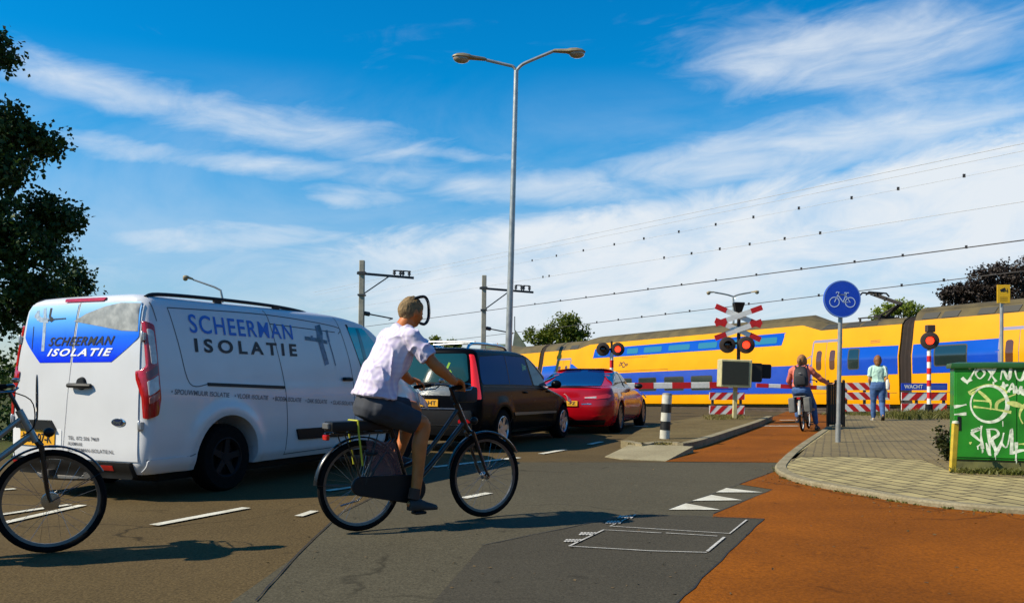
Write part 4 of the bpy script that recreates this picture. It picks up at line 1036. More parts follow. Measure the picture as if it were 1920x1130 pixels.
def coach(s0, s1, vl, vr, kinds):
    """s0..s1 along the track; vl, vr lengths of the low ends"""
    kl, km, kr = kinds
    st = [(s0, kl), (s0 + vl - .9, kl), (s0 + vl + .3, km), (s1 - vr - .3, km), (s1 - vr + .9, kr), (s1, kr)]
    rb, rr = [], []
    for s, k in st:
        B, T = SEC[k]
        side = [Vector((s, y, z)) for z, y in B]; rb.append(side + [Vector((s, 2.8 - y, z)) for z, y in reversed(B)])
        tp = [B[-1]] + T
        rr.append([Vector((s, y + .015, z - (.004 if i == 0 else 0))) for i, (z, y) in enumerate(tp)] + [Vector((s, 2.8 - y - .015, z)) for z, y in reversed(tp[:-1])])
    mb = MB(); mb.loft(rb); body = mb.build("coach_body", YEL, train, angle=25)
    mb = MB(); mb.loft(rr); mb.build("roof", ROOFM, body, angle=25)
    # blue band: low between the stairs, high over the end platforms
    a, b = s0 + vl, s1 - vr
    tpatch([(s0 + .05, 1.66), (a - 1.3, 1.66), (a + .5, .86), (b - .5, .86), (b + 1.1, 1.66), (s1 - .05, 1.66), (s1 - .05, 2.92), (b + 1.1, 2.97), (b - .4, 2.22), (a + .4, 2.22), (a - 1.3, 2.97), (s0 + .05, 2.92)], "blue_band", BLU, body, nx=40)
    for z, w_ in ((.90, .018), (2.18, .0), (3.05, .0)):
        if w_:
            jm = MB(); jm.stroke([(s0 + .1, z - .06), (s1 - .1, z - .06)], w_, tf(km, .0035), 0); jm.build('panel_seam', DKG, body)
    for s in [s0 + vl + 1.2 + 2.35 * i for i in range(int((s1 - s0 - vl - vr - 2) / 2.35) + 1)]:
        jm = MB(); jm.stroke([(s, .36), (s, 1.4), (s, 2.3), (s, 3.2)], .014, tf(km, .0035), 0); jm.build('panel_seam', mat('seam_dirt', (.20, .10, .01), .7), body)
    return body
def door(body, x0, x1, k='v'):
    tpatch(round_poly([(x0 - .09, 1.1), (x1 + .09, 1.1), (x1 + .09, 3.40), (x0 - .09, 3.40)], [0, 0, .18, .18]), "door_frame", TFRAME, body, k, .010, nx=12, nv=12)
    for a, b in ((x0, (x0 + x1) / 2 - .012), ((x0 + x1) / 2 + .012, x1)):
        d = tpatch(round_poly([(a, 1.16), (b, 1.16), (b, 3.27), (a, 3.27)], .03), "door", YEL, body, k, .022, nx=6, nv=12)
        c = (a + b) / 2
        tpatch(round_poly([(c - .15, 1.95), (c + .15, 1.95), (c + .15, 2.88), (c - .15, 2.88)], .13), "window", mat("door_window", (.10, .035, .015), .08, coat=1), d, k, .027, nx=10, nv=8)
def window(body, x0, x1, z0, z1, k='m', m=None, name="window", fr=True):
    f = body
    if fr: f = tpatch(round_poly([(x0 - .05, z0 - .05), (x1 + .05, z0 - .05), (x1 + .05, z1 + .05), (x0 - .05, z1 + .05)], .12), "window_frame", GRILLE, body, k, .010, nx=8)
    tpatch(round_poly([(x0, z0), (x1, z0), (x1, z1), (x0, z1)], .09), name, m or TWIND, f, k, .014, nx=8)
def grille(body, x0, x1, z0, z1, k):
    tpatch([(x0, z0), (x1, z0), (x1 + .1, z1), (x0 + .1, z1)], "roof_grille", GRILLE, body, k, .012, nx=4, nv=3)

A = coach(-19.2, 8.85, 4.9, 5.2, 'rmv')
door(A, 4.25, 5.75); door(A, -17.4, -15.85, 'r')
tpatch([(-13.4, 3.27), (2.22, 3.27), (2.40, 3.90), (-13.3, 3.86)], "upper_window_band", BLU, A, nx=20)
for x0, x1 in ((-12.9, -11.9), (-11.4, -10.45), (-9.97, -8.92), (-8.37, -6.77), (-6.18, -4.41), (-3.73, -2.29), (-1.75, -.15), (.45, 1.90)): window(A, x0, x1, 3.40, 3.72, m=TWIN, fr=False)
for x0, x1 in ((-13.0, -11.5), (-10.85, -9.3), (-8.6, -7.07), (-6.3, -4.73), (-4.07, -2.49), (-1.8, -.3)): window(A, x0, x1, 1.12, 1.84)
window(A, 6.28, 6.80, 1.97, 2.85)
for x in (4.55, 5.75, 6.7): grille(A, x, x + .85, 3.92, 4.15, 'v')
for x in (-17.8, -16.2): grille(A, x, x + .9, 4.02, 4.25, 'r')
lg = MB(); f = lambda u, v, t: tf('m', .008)(-10.17 + u, 2.72 + v, t)            # the two-arrow mark
lg.stroke([(-.42, -.02), (-.22, -.02), (-.05, .16), (.08, .16), (.20, .02), (.42, .02)], .06, f, 0)
lg.stroke([(-.30, .14), (-.18, .14), (0, -.14), (.14, -.14), (.26, -.02)], .06, f, 0)
lg.stroke([(-.36, .06), (-.22, .14), (-.36, .20)], .05, f, 0); lg.stroke([(.34, .10), (.46, .02), (.34, -.08)], .05, f, 0)
lg.build("railway_mark", INK, A)
mb = MB(); mb.stroke([(-10.4, 3.15), (-7.9, 3.15)], .025, tf('m', .008), 0); mb.stroke([(-10.8, 2.34), (-6.0, 2.34)], .03, tf('m', .008), 0); mb.build("red_line", mat("dull_red_line", (.30, .08, .01), .5), A)
mb = MB(); 
for z in (3.12, 3.20): mb.stroke([(7.35, z), (7.85, z)], .03, tf('v', .008), 0)
mb.build("red_mark", mat("dull_red_line", (.3, .08, .01), .5), A)
Bc = coach(9.45, 36.5, 5.6, 5.0, 'rmv')
door(Bc, 13.3, 14.75, 'r'); window(Bc, 10.54, 11.9, 1.98, 2.78, 'r')
for x in (9.75, 10.65, 12.2, 13.15, 14.2): grille(Bc, x, x + .72, 4.0, 4.26, 'r')
for x0 in (16.5, 18.8, 21.1): window(Bc, x0, x0 + 1.5, 1.12, 1.84)
tpatch([(15.8, 3.27), (31.2, 3.27), (31.3, 3.86), (15.7, 3.86)], "upper_window_band", BLU, Bc, nx=20)
for x0 in (16.5, 18.8, 21.1, 23.4): window(Bc, x0, x0 + 1.5, 3.40, 3.72, m=TWIN, fr=False)
Cc = coach(-46.8, -19.75, 4.9, 5.0, 'vmr')
for x0 in (-40, -37.6, -35.2, -32.8, -30.4, -28): window(Cc, x0, x0 + 1.5, 1.12, 1.84); 
tpatch([(-41.3, 3.27), (-26, 3.27), (-26, 3.86), (-41.2, 3.86)], "upper_window_band", BLU, Cc, nx=20)
BEL = mat("bellows_rubber", (.022, .012, .008), .85, amp=.3, scale=5)
for s0, s1, k in ((8.78, 9.55, 'v'), (-19.85, -19.1, 'r')):
    mb = MB(); B, T = SEC[k]; n = 9; rings = []
    for i in range(n):
        s = s0 + (s1 - s0) * i / (n - 1); e = .05 if i % 2 else .0
        P = [(y + .03 + e, z) for z, y in B + T[:-1]] + [(1.4, T[-1][0] - .02 - e)]
        rings.append([Vector((s, y, max(z, .75) - e)) for y, z in P] + [Vector((s, 2.8 - y, max(z, .75) - e)) for y, z in reversed(P[:-1])])
    mb.loft(rings); mb.build("bellows", BEL, train)
for c in (-15.5, 5.2, 13.2, 32.5, -43, -23.5):                                                    # bogies
    mb = MB(); mb.box((c, 1.4, .55), (3.4, 2.3, .35)); mb.box((c, .22, .62), (3.2, .16, .24)); mb.box((c, 2.58, .62), (3.2, .16, .24))
    bo = mb.build("bogie", DKG, train, bevel=.04)
    for dx in (-1.25, 1.25):
        w = MB(); w.lathe([(0, .3), (.44, .3), (.46, .36), (.46, 2.42), (.44, 2.5), (0, 2.5)], (c + dx, 0, .66), (0, 1, 0), 24); w.build("wheel_set", DKG, bo)
mb = MB()
for s0, s1 in ((-12.5, 2.2), (8.0, 10.3), (16, 29), (-40, -27), (-21.5, -17.8)): mb.box(((s0 + s1) / 2, 1.4, .45), (s1 - s0, 2.3, .4))
mb.build("underframe", DKG, train, bevel=.04)
pn = MB()                                                                                         # pantograph
for y in (.75, 2.05):
    pn.bar((6.3, y, 4.32), (7.5, y, 4.32), .06, .06)
    for x in (6.4, 7.4): pn.tube([(x, y, 4.14), (x, y, 4.32)], .05, 6)
pn.tube([(7.25, 1.4, 4.33), (8.08, 1.4, 4.88)], .085, 8); pn.tube([(7.05, 1.1, 4.33), (8.05, 1.3, 4.84)], .045, 6)
pn.tube([(8.08, 1.4, 4.88), (6.72, 1.4, 5.46)], .06, 8); pn.tube([(8.02, 1.2, 4.86), (6.72, 1.1, 5.42)], .035, 6)
pn.box((7.2, 1.4, 4.34), (.18, 1.3, .12)); pn.ball((8.08, 1.4, 4.88), .09, 8)
pan = pn.build("pantograph", DKG, train)
ph = MB()
for dx in (-.17, .17): ph.tube([(6.72 + dx, .55, 5.36), (6.72 + dx, .75, 5.50), (6.72 + dx, 2.05, 5.50), (6.72 + dx, 2.25, 5.36)], .04, 6)
for y in (1.1, 1.7): ph.bar((6.5, y, 5.46), (6.94, y, 5.46), .05, .05)
ph.build("collector_head", DKG, pan)

# ------------------------------------------------------------------ overhead line
GALV = mat("galvanised_steel", (.38, .38, .36), .42, .55, amp=.2, scale=5)
CONC = mat("mast_concrete", (.30, .275, .215), .85, amp=.25, scale=3, bump=.3)
DSTEEL = mat("dark_steel", (.06, .06, .062), .55, .4, amp=.2, scale=5)
def TW(px, py, q):
    d = Vector(((px - 960) / FPX, 1, (HY - py) / FPX)); o = Vector((0, 0, EYE)); n = Vector((TN.x, TN.y, 0))
    t = (q - ((Vector((0, 0)) - T0).dot(TN))) / d.dot(n); return o + d * t
WIREM = mat("wire_dark", (.035, .03, .028), .6); WIREG = mat("wire_grey", (.42, .42, .42), .6)
def wire(p0, p1, q, r, m, label, clips=None, sag=0.0, ext=25):
    a, b = TW(*p0, q), TW(*p1, q); d = (b - a)
    u = d.normalized(); a2, b2 = a - u * ext * 1.6, b + u * ext * .5
    pts = [a2.lerp(b2, i / 24) for i in range(25)]
    w = MB(); w.tube(pts, r, 6); o = w.build("overhead_wire", m, None); tag(o, label, "overhead wire", "overhead railway wires")
    if clips:
        cm = MB()
        for (px, py) in clips:
            p = TW(px, py, q); k = (p - a).dot(u); p = a + u * k
            cm.box(p + Vector((0, 0, .03)), (.09, .05, .13))
        c = cm.build("wire_clips", WIREM, o); 
qf, qn = 1.4, -3.0
z5 = lambda x, y: (960 + x / 1.982, 90 + y / 1.982)
wire((1100, 607), (1780, 525), qf, .02, WIREM, "dark contact wire just above the train, lowest of the wires", [z5(x, y) for x, y in ((315, 1018), (395, 1008), (482, 998), (570, 988), (660, 978), (768, 965), (880, 952), (1005, 937), (1140, 920), (1448, 882), (1605, 864))])
wire((800, 597), (1920, 450), qf, .026, WIREM, "dark carrier wire with clips, second wire above the train", [z5(x, y) for x, y in ((85, 955), (180, 943), (275, 930), (380, 916), (505, 899), (630, 882), (758, 866), (908, 846), (1075, 824), (1273, 797), (1452, 772), (1688, 741))])
wire((960, 529), (1919, 378), qn, .011, WIREG, "thin pale contact wire of the nearer track, third wire from below", [z5(x, y) for x, y in ((115, 868), (138, 864), (565, 835), (667, 825), (772, 808), (883, 793), (1013, 772), (1145, 750))])
wire((998, 489), (1808, 331), qn, .007, WIREG, "faint dotted wire high over the nearer track", [z5(x, y) for x, y in ((75, 790), (165, 778), (265, 765), (380, 745), (490, 730), (620, 705), (757, 680), (897, 653), (1066, 618), (1262, 576), (1435, 537), (1680, 478))])
wire((960, 470), (1919, 269), qn, .012, WIREG, "topmost thin pale wire crossing the white cloud", None)
wire((960, 478), (1919, 283), qn + .3, .009, WIREG, "thin pale wire just under the topmost wire", None)

def cat_mast(px, ytop, Y, w, pins, label):
    b = PP(px, HY, Y); k = Y / FPX
    top = PP(px + 2, ytop, Y).z; gz_ = ground_z(b.x, b.y)
    t = thing("catenary_mast", label, "railway mast", (b.x, Y, gz_), (0, .012, 0), "railway masts with brackets")
    H_ = top - gz_
    mb = MB(); mb.loft([[Vector((sx * w / 2 * s, sy_ * w / 2 * s, z)) for sx, sy_ in ((-1, -1), (1, -1), (1, 1), (-1, 1))] for z, s in ((-.3, 1.15), (H_, 1))])
    mb.build("mast", CONC, t, bevel=.03)
    mb = MB(); d = Vector((.93, .36, 0)); z = H_ - 24 * k; L = 100 * k
    a = Vector((-.3, 0, z)); e = d * L + Vector((0, 0, z - .12)); mb.bar(a, e, .12, .14)
    mb.bar((0, 0, z - 41 * k), d * L * .52 + Vector((0, 0, z - .1)), .07, .07)
    mb.box((0, 0, z), (w + .16, w + .16, .16)); mb.box((0, 0, z - 41 * k), (w + .14, w + .14, .1))
    br = mb.build("bracket", DSTEEL, t)
    for f in pins:
        mb = MB(); c = d * L * f + Vector((0, 0, z - .05)); hw, hh = 6 * k, 10 * k
        mb.tube([c - d * hw, c - d * hw + Vector((0, 0, hh)), c + d * hw + Vector((0, 0, hh)), c + d * hw], .05, 6)
        for s in (-1, 1): mb.lathe([(0, 0), (.10, .02), (.10, .10), (.05, .14), (.10, .18), (.09, .26), (0, .28)], c + d * hw * s + Vector((0, 0, hh * .25)), (0, 0, 1), 8)
        mb.build("insulator", DSTEEL, br)
    mb = MB(); z2 = H_ - 98 * k; e = d * 60 * k + Vector((0, 0, z2 - 9 * k))
    mb.tube([(0, 0, z2), e], .045, 6); mb.lathe([(.05, 0), (.13, .05), (.13, .35), (.05, .4)], d * 4 * k + Vector((0, 0, z2 - .6 * k)), (e - Vector((0, 0, z2))), 8)
    mb.tube([e, e - d * 8 * k + Vector((0, 0, -3 * k))], .03, 6); mb.build("registration_arm", DSTEEL, t)
cat_mast(676, 488, 52, .30, (.68, .85), "left concrete railway mast with insulator bracket, behind the white van")
cat_mast(905, 516, 59.5, .30, (.70, .86), "right concrete railway mast with insulator bracket, next to the tall street lamp")

# ------------------------------------------------------------------ street lamps
LHOOD = mat("lamp_hood", (.30, .24, .14), .5, .3, amp=.2, scale=6); LGLASS = mat("lamp_glass", (.30, .22, .14), .12, coat=.8, amp=.3, scale=12)
def lamp_head(parent, p, d, L, drop=.0):
    d = Vector(d).normalized(); up = Vector((0, 0, 1)); sd = d.cross(up).normalized(); u = sd.cross(d)
    p = Vector(p); rings = []
    for t, w, h in ((0, .05, .04), (.05, .07, .07), (.45, .10, .09), (.52, .14, .11), (.7, .17, .12), (.88, .15, .09), (.97, .08, .05), (1, .03, .02)):
        c = p + d * L * t
        rings.append([c + sd * w * math.cos(R(a)) + u * h * (math.sin(R(a)) if math.sin(R(a)) > 0 else .35 * math.sin(R(a))) for a in range(0, 360, 30)])
    mb = MB(); mb.loft(rings); h = mb.build("lamp_head", LHOOD, parent)
    mb = MB(); mb.ball(p + d * L * .74 - u * .04, 1, 14, sc=(1, 1, 1), mtx=Matrix([[d.x, sd.x, u.x], [d.y, sd.y, u.y], [d.z, sd.z, u.z]]) @ Matrix.Diagonal((L * .24, .15, .13)))
    mb.build("lamp_glass", LGLASS, h)
def pole_mesh(parent, base, top, r0, r1, name="pole", m=None):
    mb = MB(); mb.tube([base, Vector(base).lerp(Vector(top), .12), Vector(base).lerp(Vector(top), .121), top], [r0, r0, r0 * .8, r1], 14); return mb.build(name, m or GALV, parent)
b = PP(950, HY, 25)
t = thing("street_lamp", "tall grey double-armed street lamp rising behind the black people carrier", "street lamp", (b.x, 25, 0), 0)
top = PP(968, 133, 25) - Vector((b.x, 25, 0))
pole_mesh(t, (0, 0, 0), top, .125, .065)
for e0, m0, hd, L in (((912, 113), (950, 122), (-1, -.25, .02), .98), ((1036, 97), (1000, 112), (1, .25, .06), .98)):
    q0, q1 = PP(*e0, 25) - Vector((b.x, 25, 0)), PP(*m0, 25) - Vector((b.x, 25, 0))
    mb = MB(); mb.tube([top, top + (q1 - top) * .35 + Vector((0, 0, .06)), q1, q0], .045, 8, sm=5); mb.build("arm", GALV, t)
    lamp_head(t, q0, hd, L)
b = PP(417, HY, 42)
t = thing("street_lamp", "single-armed street lamp showing above the roof of the white van", "street lamp", (b.x, 42, 0), 0)
O = Vector((b.x, 42, 0)); z1 = PP(417, 548, 42) - O
mb = MB(); mb.tube([(0, 0, 0), z1 - Vector((0, 0, .3)), z1 + Vector((-.08, 0, .1)), PP(402, 538, 42) - O, PP(362, 524, 42) - O], [.08, .06, .05, .045, .04], 8); mb.build("pole", GALV, t)
lamp_head(t, PP(362, 524, 42) - O, (-1, 0, .28), .5)
b = PP(1375, HY, 66)
t = thing("street_lamp", "slim double-armed street lamp far behind the train above the red crosses", "street lamp", (b.x, 66, ground_z(b.x, 66)), 0)
O = Vector(t.location); tp = PP(1375, 556, 66) - O
pole_mesh(t, (0, 0, 0), tp, .13, .08)
for e0, m0, hd in (((1340, 548), (1362, 552), (-1, 0, -.05)), ((1408, 548), (1386, 552), (1, 0, .08))):
    q0, q1 = PP(*e0, 66) - O, PP(*m0, 66) - O
    mb = MB(); mb.tube([tp, q1, q0], .06, 8, sm=4); mb.build("arm", GALV, t); lamp_head(t, q0, hd, .62)
# ------------------------------------------------------------------ level crossing equipment and street furniture
WHT = mat("sign_white", (.78, .76, .70), .45, amp=.08, scale=12)
SRED = mat("sign_red", (.58, .012, .012), .45, amp=.12, scale=12)
SBLU = mat("sign_blue", (.006, .055, .50), .35, coat=.3, amp=.05, scale=6)
BEIGE = mat("beige_enamel", (.50, .44, .22), .5, amp=.15, scale=7)
LIT = mat("lit_red_lamp", (1.0, .035, .012), .3, emit=2.2)
UNLIT = mat("unlit_lamp", (.02, .008, .006), .15, coat=.8)
BOARD = mat("signal_board", (.035, .022, .015), .6, amp=.2, scale=9)
def signal_head(parent, c, r, lit, yaw=0):
    F = Vector((math.sin(yaw), -math.cos(yaw), 0)); c = Vector(c)
    mb = MB(); mb.lathe([(0, .03), (r * .8, .035), (r, .02), (r, -.01), (r * .7, -.10), (0, -.12)], c, F, 28); h = mb.build("light_head", BOARD, parent)
    mb = MB(); mb.lathe([(0, .06), (r * .30, .055), (r * .44, .038)], c, F, 20); mb.build("lens", LIT if lit else UNLIT, h)
    mb = MB(); ax = F; up = Vector((0, 0, 1)); sd = ax.cross(up); rings = []
    for w in (.03, .20):
        rings.append([c + F * w * (1 if abs(a - 90) < 60 else .55) + (sd * math.cos(R(a)) + up * math.sin(R(a))) * r * .5 for a in range(-10, 191, 20)])
    vs = [v for q in rings for v in q]; n = len(rings[0]); mb.add(vs, [(i, i + 1, n + i + 1, n + i) for i in range(n - 1)]); mb.build("visor", BLACKP, h)
def banded_post(parent, z0, z1, r, n, first=WHT, second=SRED, lean=(0, 0)):
    a = MB(); a.tube([(0, 0, z0), (0, 0, z1)], r, 16); p_ = a.build("post", first, parent)
    for i in range(1, n, 2):
        b = MB(); b.tube([(0, 0, z0 + (z1 - z0) * i / n), (0, 0, z0 + (z1 - z0) * (i + 1) / n)], r + .0025, 16); b.build("post_band", second, p_)

X, Y = 3.17, 28.0
t = thing("crossing_signal", "level crossing signal with two lamps, right one lit red, behind the red car", "crossing signal", (X, Y, 0), 0)
banded_post(t, .3, 1.95, .06, 7); mb = MB(); mb.tube([(0, 0, 0), (0, 0, .3)], .10, 10); mb.build("post_base", BLACKP, t)
mb = MB(); mb.tube([(0, 0, 1.95), (0, 0, 2.32)], .035, 8); mb.box((0, .03, 2.06), (.42, .05, .06)); mb.build("bracket", BLACKP, t)
signal_head(t, (-.28, -.05, 2.06), .215, False, -.1); signal_head(t, (.19, -.05, 2.06), .215, True, -.1)

b = GP(1742, 781, PZ)
t = thing("crossing_signal", "red and white striped post with one lit red lamp, above the right board fence", "crossing signal", b, 0)
k = b.y / FPX
banded_post(t, .35, 1.90, .055, 9); mb = MB(); mb.tube([(0, 0, 0), (0, 0, .36)], .10, 10); mb.build("post_base", BLACKP, t)
mb = MB(); mb.tube([(0, 0, 1.90), (0, 0, 2.55)], .05, 8); mb.build("upper_post", BLACKP, t)
signal_head(t, (-.01, -.06, 2.155), .25, True, -.25)
mb = MB(); mb.box((.03, 0, 2.50), (.24, .16, .20)); mb.build("bell", mat("brown_box", (.05, .03, .02), .6), t, bevel=.02)

# the crosses, lamps and box on the island
b = GP(1377, 785, IZ); k = b.y / FPX
t = thing("crossing_warning_post", "post with double red and white crosses, two lamps and beige screen box", "crossing signal", b, (0, .03, 0))
zz = lambda py: (785 - py) * k
xx = lambda px, py: (px - 1377) * k - .03 * zz(py)
mb = MB(); mb.box((0, 0, zz(725) / 2), (.10, .10, zz(725))); mb.build("post", BEIGE, t, bevel=.01)
mb = MB(); mb.tube([(xx(1387, 675), .12, zz(680)), (xx(1387, 600), .12, zz(572))], .045, 10); mb.build("upper_post", BOARD, t)
mb = MB(); mb.box((xx(1376, 700), -.05, zz(700)), (.78, .42, .70)); bx = mb.build("screen_box", BEIGE, t, bevel=.02)
mb = MB(); mb.box((xx(1374, 700), -.262, zz(699.5)), (.66, .02, .58)); mb.build("screen", mat("dark_mesh_screen", (.028, .030, .020), .4, amp=.3, scale=40), bx)
mb = MB(); mb.box((xx(1412, 695), .28, zz(697)), (.5, .5, .48)); mb.build("machine_case", mat("machine_black", (.014, .012, .010), .6), t, bevel=.03)
mb = MB(); mb.box((xx(1437, 694), .30, zz(694)), (.34, .35, .36)); mb.bar((xx(1410, 694), .3, zz(694)), (xx(1432, 694), .3, zz(694)), .09, .09); mb.build("counterweight", BLACKP, t, bevel=.03)
for (cy, dz) in ((592, 0), (618, 0)):
    for sgn in (-1, 1):
        a = Vector((xx(1341, cy), .0, zz(cy + 17 * sgn))); c_ = Vector((xx(1427, cy), .0, zz(cy - 17 * sgn)))
        yo = -.02 if sgn > 0 else .02; yo += -.045 if cy == 592 else 0
        a.y = c_.y = yo; d = (c_ - a)
        w = MB(); w.bar(a, c_, .018, .130, up=(0, 0, 1)); br = w.build("cross_board", WHT, t)
        for p, q in ((a - d * .002, a + d * .235), (c_ + d * .002, c_ - d * .235)):
            w = MB(); w.bar(p, q, .024, .134, up=(0, 0, 1)); w.build("red_end", SRED, br)
mb = MB(); mb.box((xx(1381, 647), .05, zz(643)), (.62, .05, .06)); mb.build("bracket", BOARD, t)
signal_head(t, (xx(1363, 647), -.04, zz(647)), .205, False, -.1); signal_head(t, (xx(1398, 645), -.04, zz(646)), .215, True, -.1)
mb = MB(); mb.loft([[Vector((xx(1387, 575) + sx_ * w, .12 + sy_ * w, z)) for sx_, sy_ in ((-1, -1), (1, -1), (1, 1), (-1, 1))] for z, w in ((zz(587), .06), (zz(582), .08), (zz(568), .13), (zz(566), .12))]); mb.build("bell", BLACKP, t)

def boom(p0, p1, r, n, label, m0, post=None, loc=None):
    p0, p1 = Vector(p0), Vector(p1)
    o = Vector((p1.x, p1.y, 0)); t = thing("barrier", label, "barrier", o, 0, "lowered crossing barriers")
    a = MB(); a.bar(p0 - o, p1 - o, .06, r * 2); bo = a.build("boom", WHT, t, bevel=.008)
    for i in range(n):
        if (i + m0) % 2 == 0: continue
        bm_ = MB(); bm_.bar(p0.lerp(p1, i / n) - o, p0.lerp(p1, (i + 1) / n) - o, .066, r * 2 + .006); bm_.build("boom_band", SRED, bo)
    if post:
        mb = MB(); mb.box((post, .1, .55), (.4, .4, 1.1)); mb.build("machine_case", BLACKP, t, bevel=.03)
    return t
boom(PP(1085, 724, 24.4), PP(1400, 721, 24.4), .083, 9, "thick barrier arm lowered across the road beside the red car", 0)
t = boom(PP(1418, 722, 27.6), PP(1553, 727, 27.6), .062, 6, "thinner barrier arm lowered across the cycle path in front of the cyclist", 1)

def board_fence(px0, px1, rows, Y, z0, slant, legs, label, sign=None, n=7):
    k = Y / FPX; L = (px1 - px0) * k; c = PP((px0 + px1) / 2, HY, Y)
    t = thing("board_fence", label, "board fence", (c.x, Y, z0), 0, "striped board fences")
    for ya, yb in rows:
        za, zb = EYE - z0 + (HY - yb) * k, EYE - z0 + (HY - ya) * k; h = zb - za
        mb = MB(); mb.box((0, 0, (za + zb) / 2), (L, .03, h)); o = mb.build("board", WHT, t)
        mb = MB(); w = L / n
        for i in range(0, n + 1, 2):
            x0 = -L / 2 + (i - .5) * w; sl = slant * h
            P = []
            for z, s in ((za + .002, -.5), (zb - .002, .5)): P.append((x0 + s * sl, z)); P.append((x0 + w + s * sl, z))
            poly = [P[0], P[1], P[3], P[2]]
            poly = [(min(max(u, -L / 2), L / 2), v) for u, v in poly]
            if max(u for u, v in poly) - min(u for u, v in poly) < .01: continue
            mb.prism(poly, lambda u, v, w_: (u, -.0185 + w_, v), .003)
        mb.build("red_stripes", SRED, o)
    for f in legs:
        mb = MB(); zt = EYE - z0 + (HY - rows[0][0]) * k; mb.box((-L / 2 + L * f, .05, zt / 2), (.07, .06, zt)); mb.build("post", mat("fence_post", (.06, .05, .045), .7), t)
    if sign:
        pa, pb, ya, yb, txt = sign; ck = lambda p: (p - (px0 + px1) / 2) * k
        za, zb = EYE - z0 + (HY - yb) * k, EYE - z0 + (HY - ya) * k
        mb = MB(); mb.box(((ck(pa) + ck(pb)) / 2, -.03, (za + zb) / 2), (ck(pb) - ck(pa), .03, zb - za)); o = mb.build("warning_sign", SBLU, t)
        mb = MB(); h = zb - za; f_ = lambda u, v, t_: (u, -.0475 - t_, v); x0 = ck(pa) + .08
        mb.text(txt, quad((x0, zb - h * .2), (x0 + h * 2.7, zb - h * .2), (x0, za + h * .22), (x0 + h * 2.7, za + h * .22), f_), offset=.03); mb.build("lettering", WHT, o)
        mb = MB(); mb.stroke([(x0 + h * 2.8, za + h * .35), (ck(pb) - .05, za + h * .35)], .012, f_, 0); mb.stroke([(x0 + h * 2.8, za + h * .62), (ck(pb) - .05, za + h * .62)], .012, f_, 0); mb.build("small_print", mat("pale_blue", (.2, .3, .6), .5), o)
    return t
board_fence(1330, 1396, ((735, 749), (760, 776)), 26.4, 0, 1.0, (.1, .9), "short striped board fence behind the crosses post, blue sign on top", (1333, 1402, 716, 730, "WACHT"), 6)
board_fence(1576, 1668, ((717, 731), (735, 749), (757, 771)), 26.9, PZ, -1.0, (.12, .5, .9), "three-board striped fence left of the standing woman", None, 8)
board_fence(1690, 1775, ((735, 750), (756, 771)), 26.5, PZ, 1.0, (.05, .35, .95), "striped board fence right of the standing woman, blue warning sign on top", (1689, 1775, 718, 731, "WACHT"), 6)

# round cycle-path sign
b = GP(1571, 829, PZ); k = b.y / FPX
t = thing("cycle_sign", "round blue sign with a white bicycle on a leaning grey pole", "traffic sign", b, (0, .02, 0))
Hs = (829 - 561) * k
pole_mesh(t, (0, 0, 0), (0, 0, Hs + .25), .045, .038)
mb = MB(); mb.lathe([(.0, .028), (.315, .028), (.32, .02), (.32, 0), (0, 0)], (0, -.045, Hs), (0, -1, 0), 48); sg_ = mb.build("sign_plate", SBLU, t)
mb = MB(); mb.lathe([(.300, .030), (.317, .030)], (0, -.045, Hs), (0, -1, 0), 48); mb.build("border", mat("pale_blue_rim", (.16, .28, .62), .4), sg_)
mb = MB(); f_ = lambda u, v, w: (u, -.0765 - w, Hs + v); s = .30
def ring(cx, cy, r, w): mb.stroke([(cx + r * math.cos(R(a)), cy + r * math.sin(R(a))) for a in range(0, 361, 15)], w, f_, 0)
ring(-.135, -.055, .083, .014); ring(.135, -.055, .083, .014)
for q in ([(-.135, -.055), (-.075, .075), (.045, .075)], [(-.075, .06), (.015, -.055), (.135, -.055), (.045, .075)], [(.015, -.055), (.07, .105)], [(.03, .107), (.11, .107)], [(-.075, .07), (-.06, .115), (-.10, .118), (-.11, .095)], [(-.075, .075), (.045, .07)]):
    mb.stroke(q, .015, f_, 0)
mb.build("bicycle_symbol", mat("symbol_pale", (.55, .68, .85), .5), sg_)
mb = MB()
for dz in (-.12, .12): mb.box((0, -.01, Hs + dz), (.11, .10, .03))
mb.build("clamp", GALV, t)

# yellow camera notice behind the cabinet
X, Y = PP(1878, HY, 16).x, 16.0; k = Y / FPX
t = thing("camera_sign", "small yellow camera notice on a thin pole behind the green cabinet", "sign", (X, Y, PZ), 0)
pole_mesh(t, (0, 0, 0), (0, 0, 1.12 + (HY - 537) * k), .036, .032)
zc = EYE - PZ + (HY - 551.5) * k
mb = MB(); mb.box((.01, -.045, zc), (.24, .012, .33)); pl = mb.build("notice_plate", mat("notice_yellow", (.80, .45, .01), .4, amp=.06, scale=8), t, bevel=.004)
mb = MB(); f_ = lambda u, v, w: (u + .01, -.0530 - w, zc + v)
mb.stroke([(-.06, .055), (.03, .095)], .05, f_, 0); mb.stroke([(.06, .10), (.075, .04), (.055, .02)], .012, f_, 0); mb.stroke([(-.02, .04), (.07, .06)], .015, f_, 0)
mb.build("camera_symbol", INK, pl)
mb = MB()
for v in (-.06, -.09, -.12): mb.stroke([(-.07, v), (.07, v)], .008, f_, 0)
mb.build("small_print", mat("notice_print", (.22, .11, .01), .6), pl)

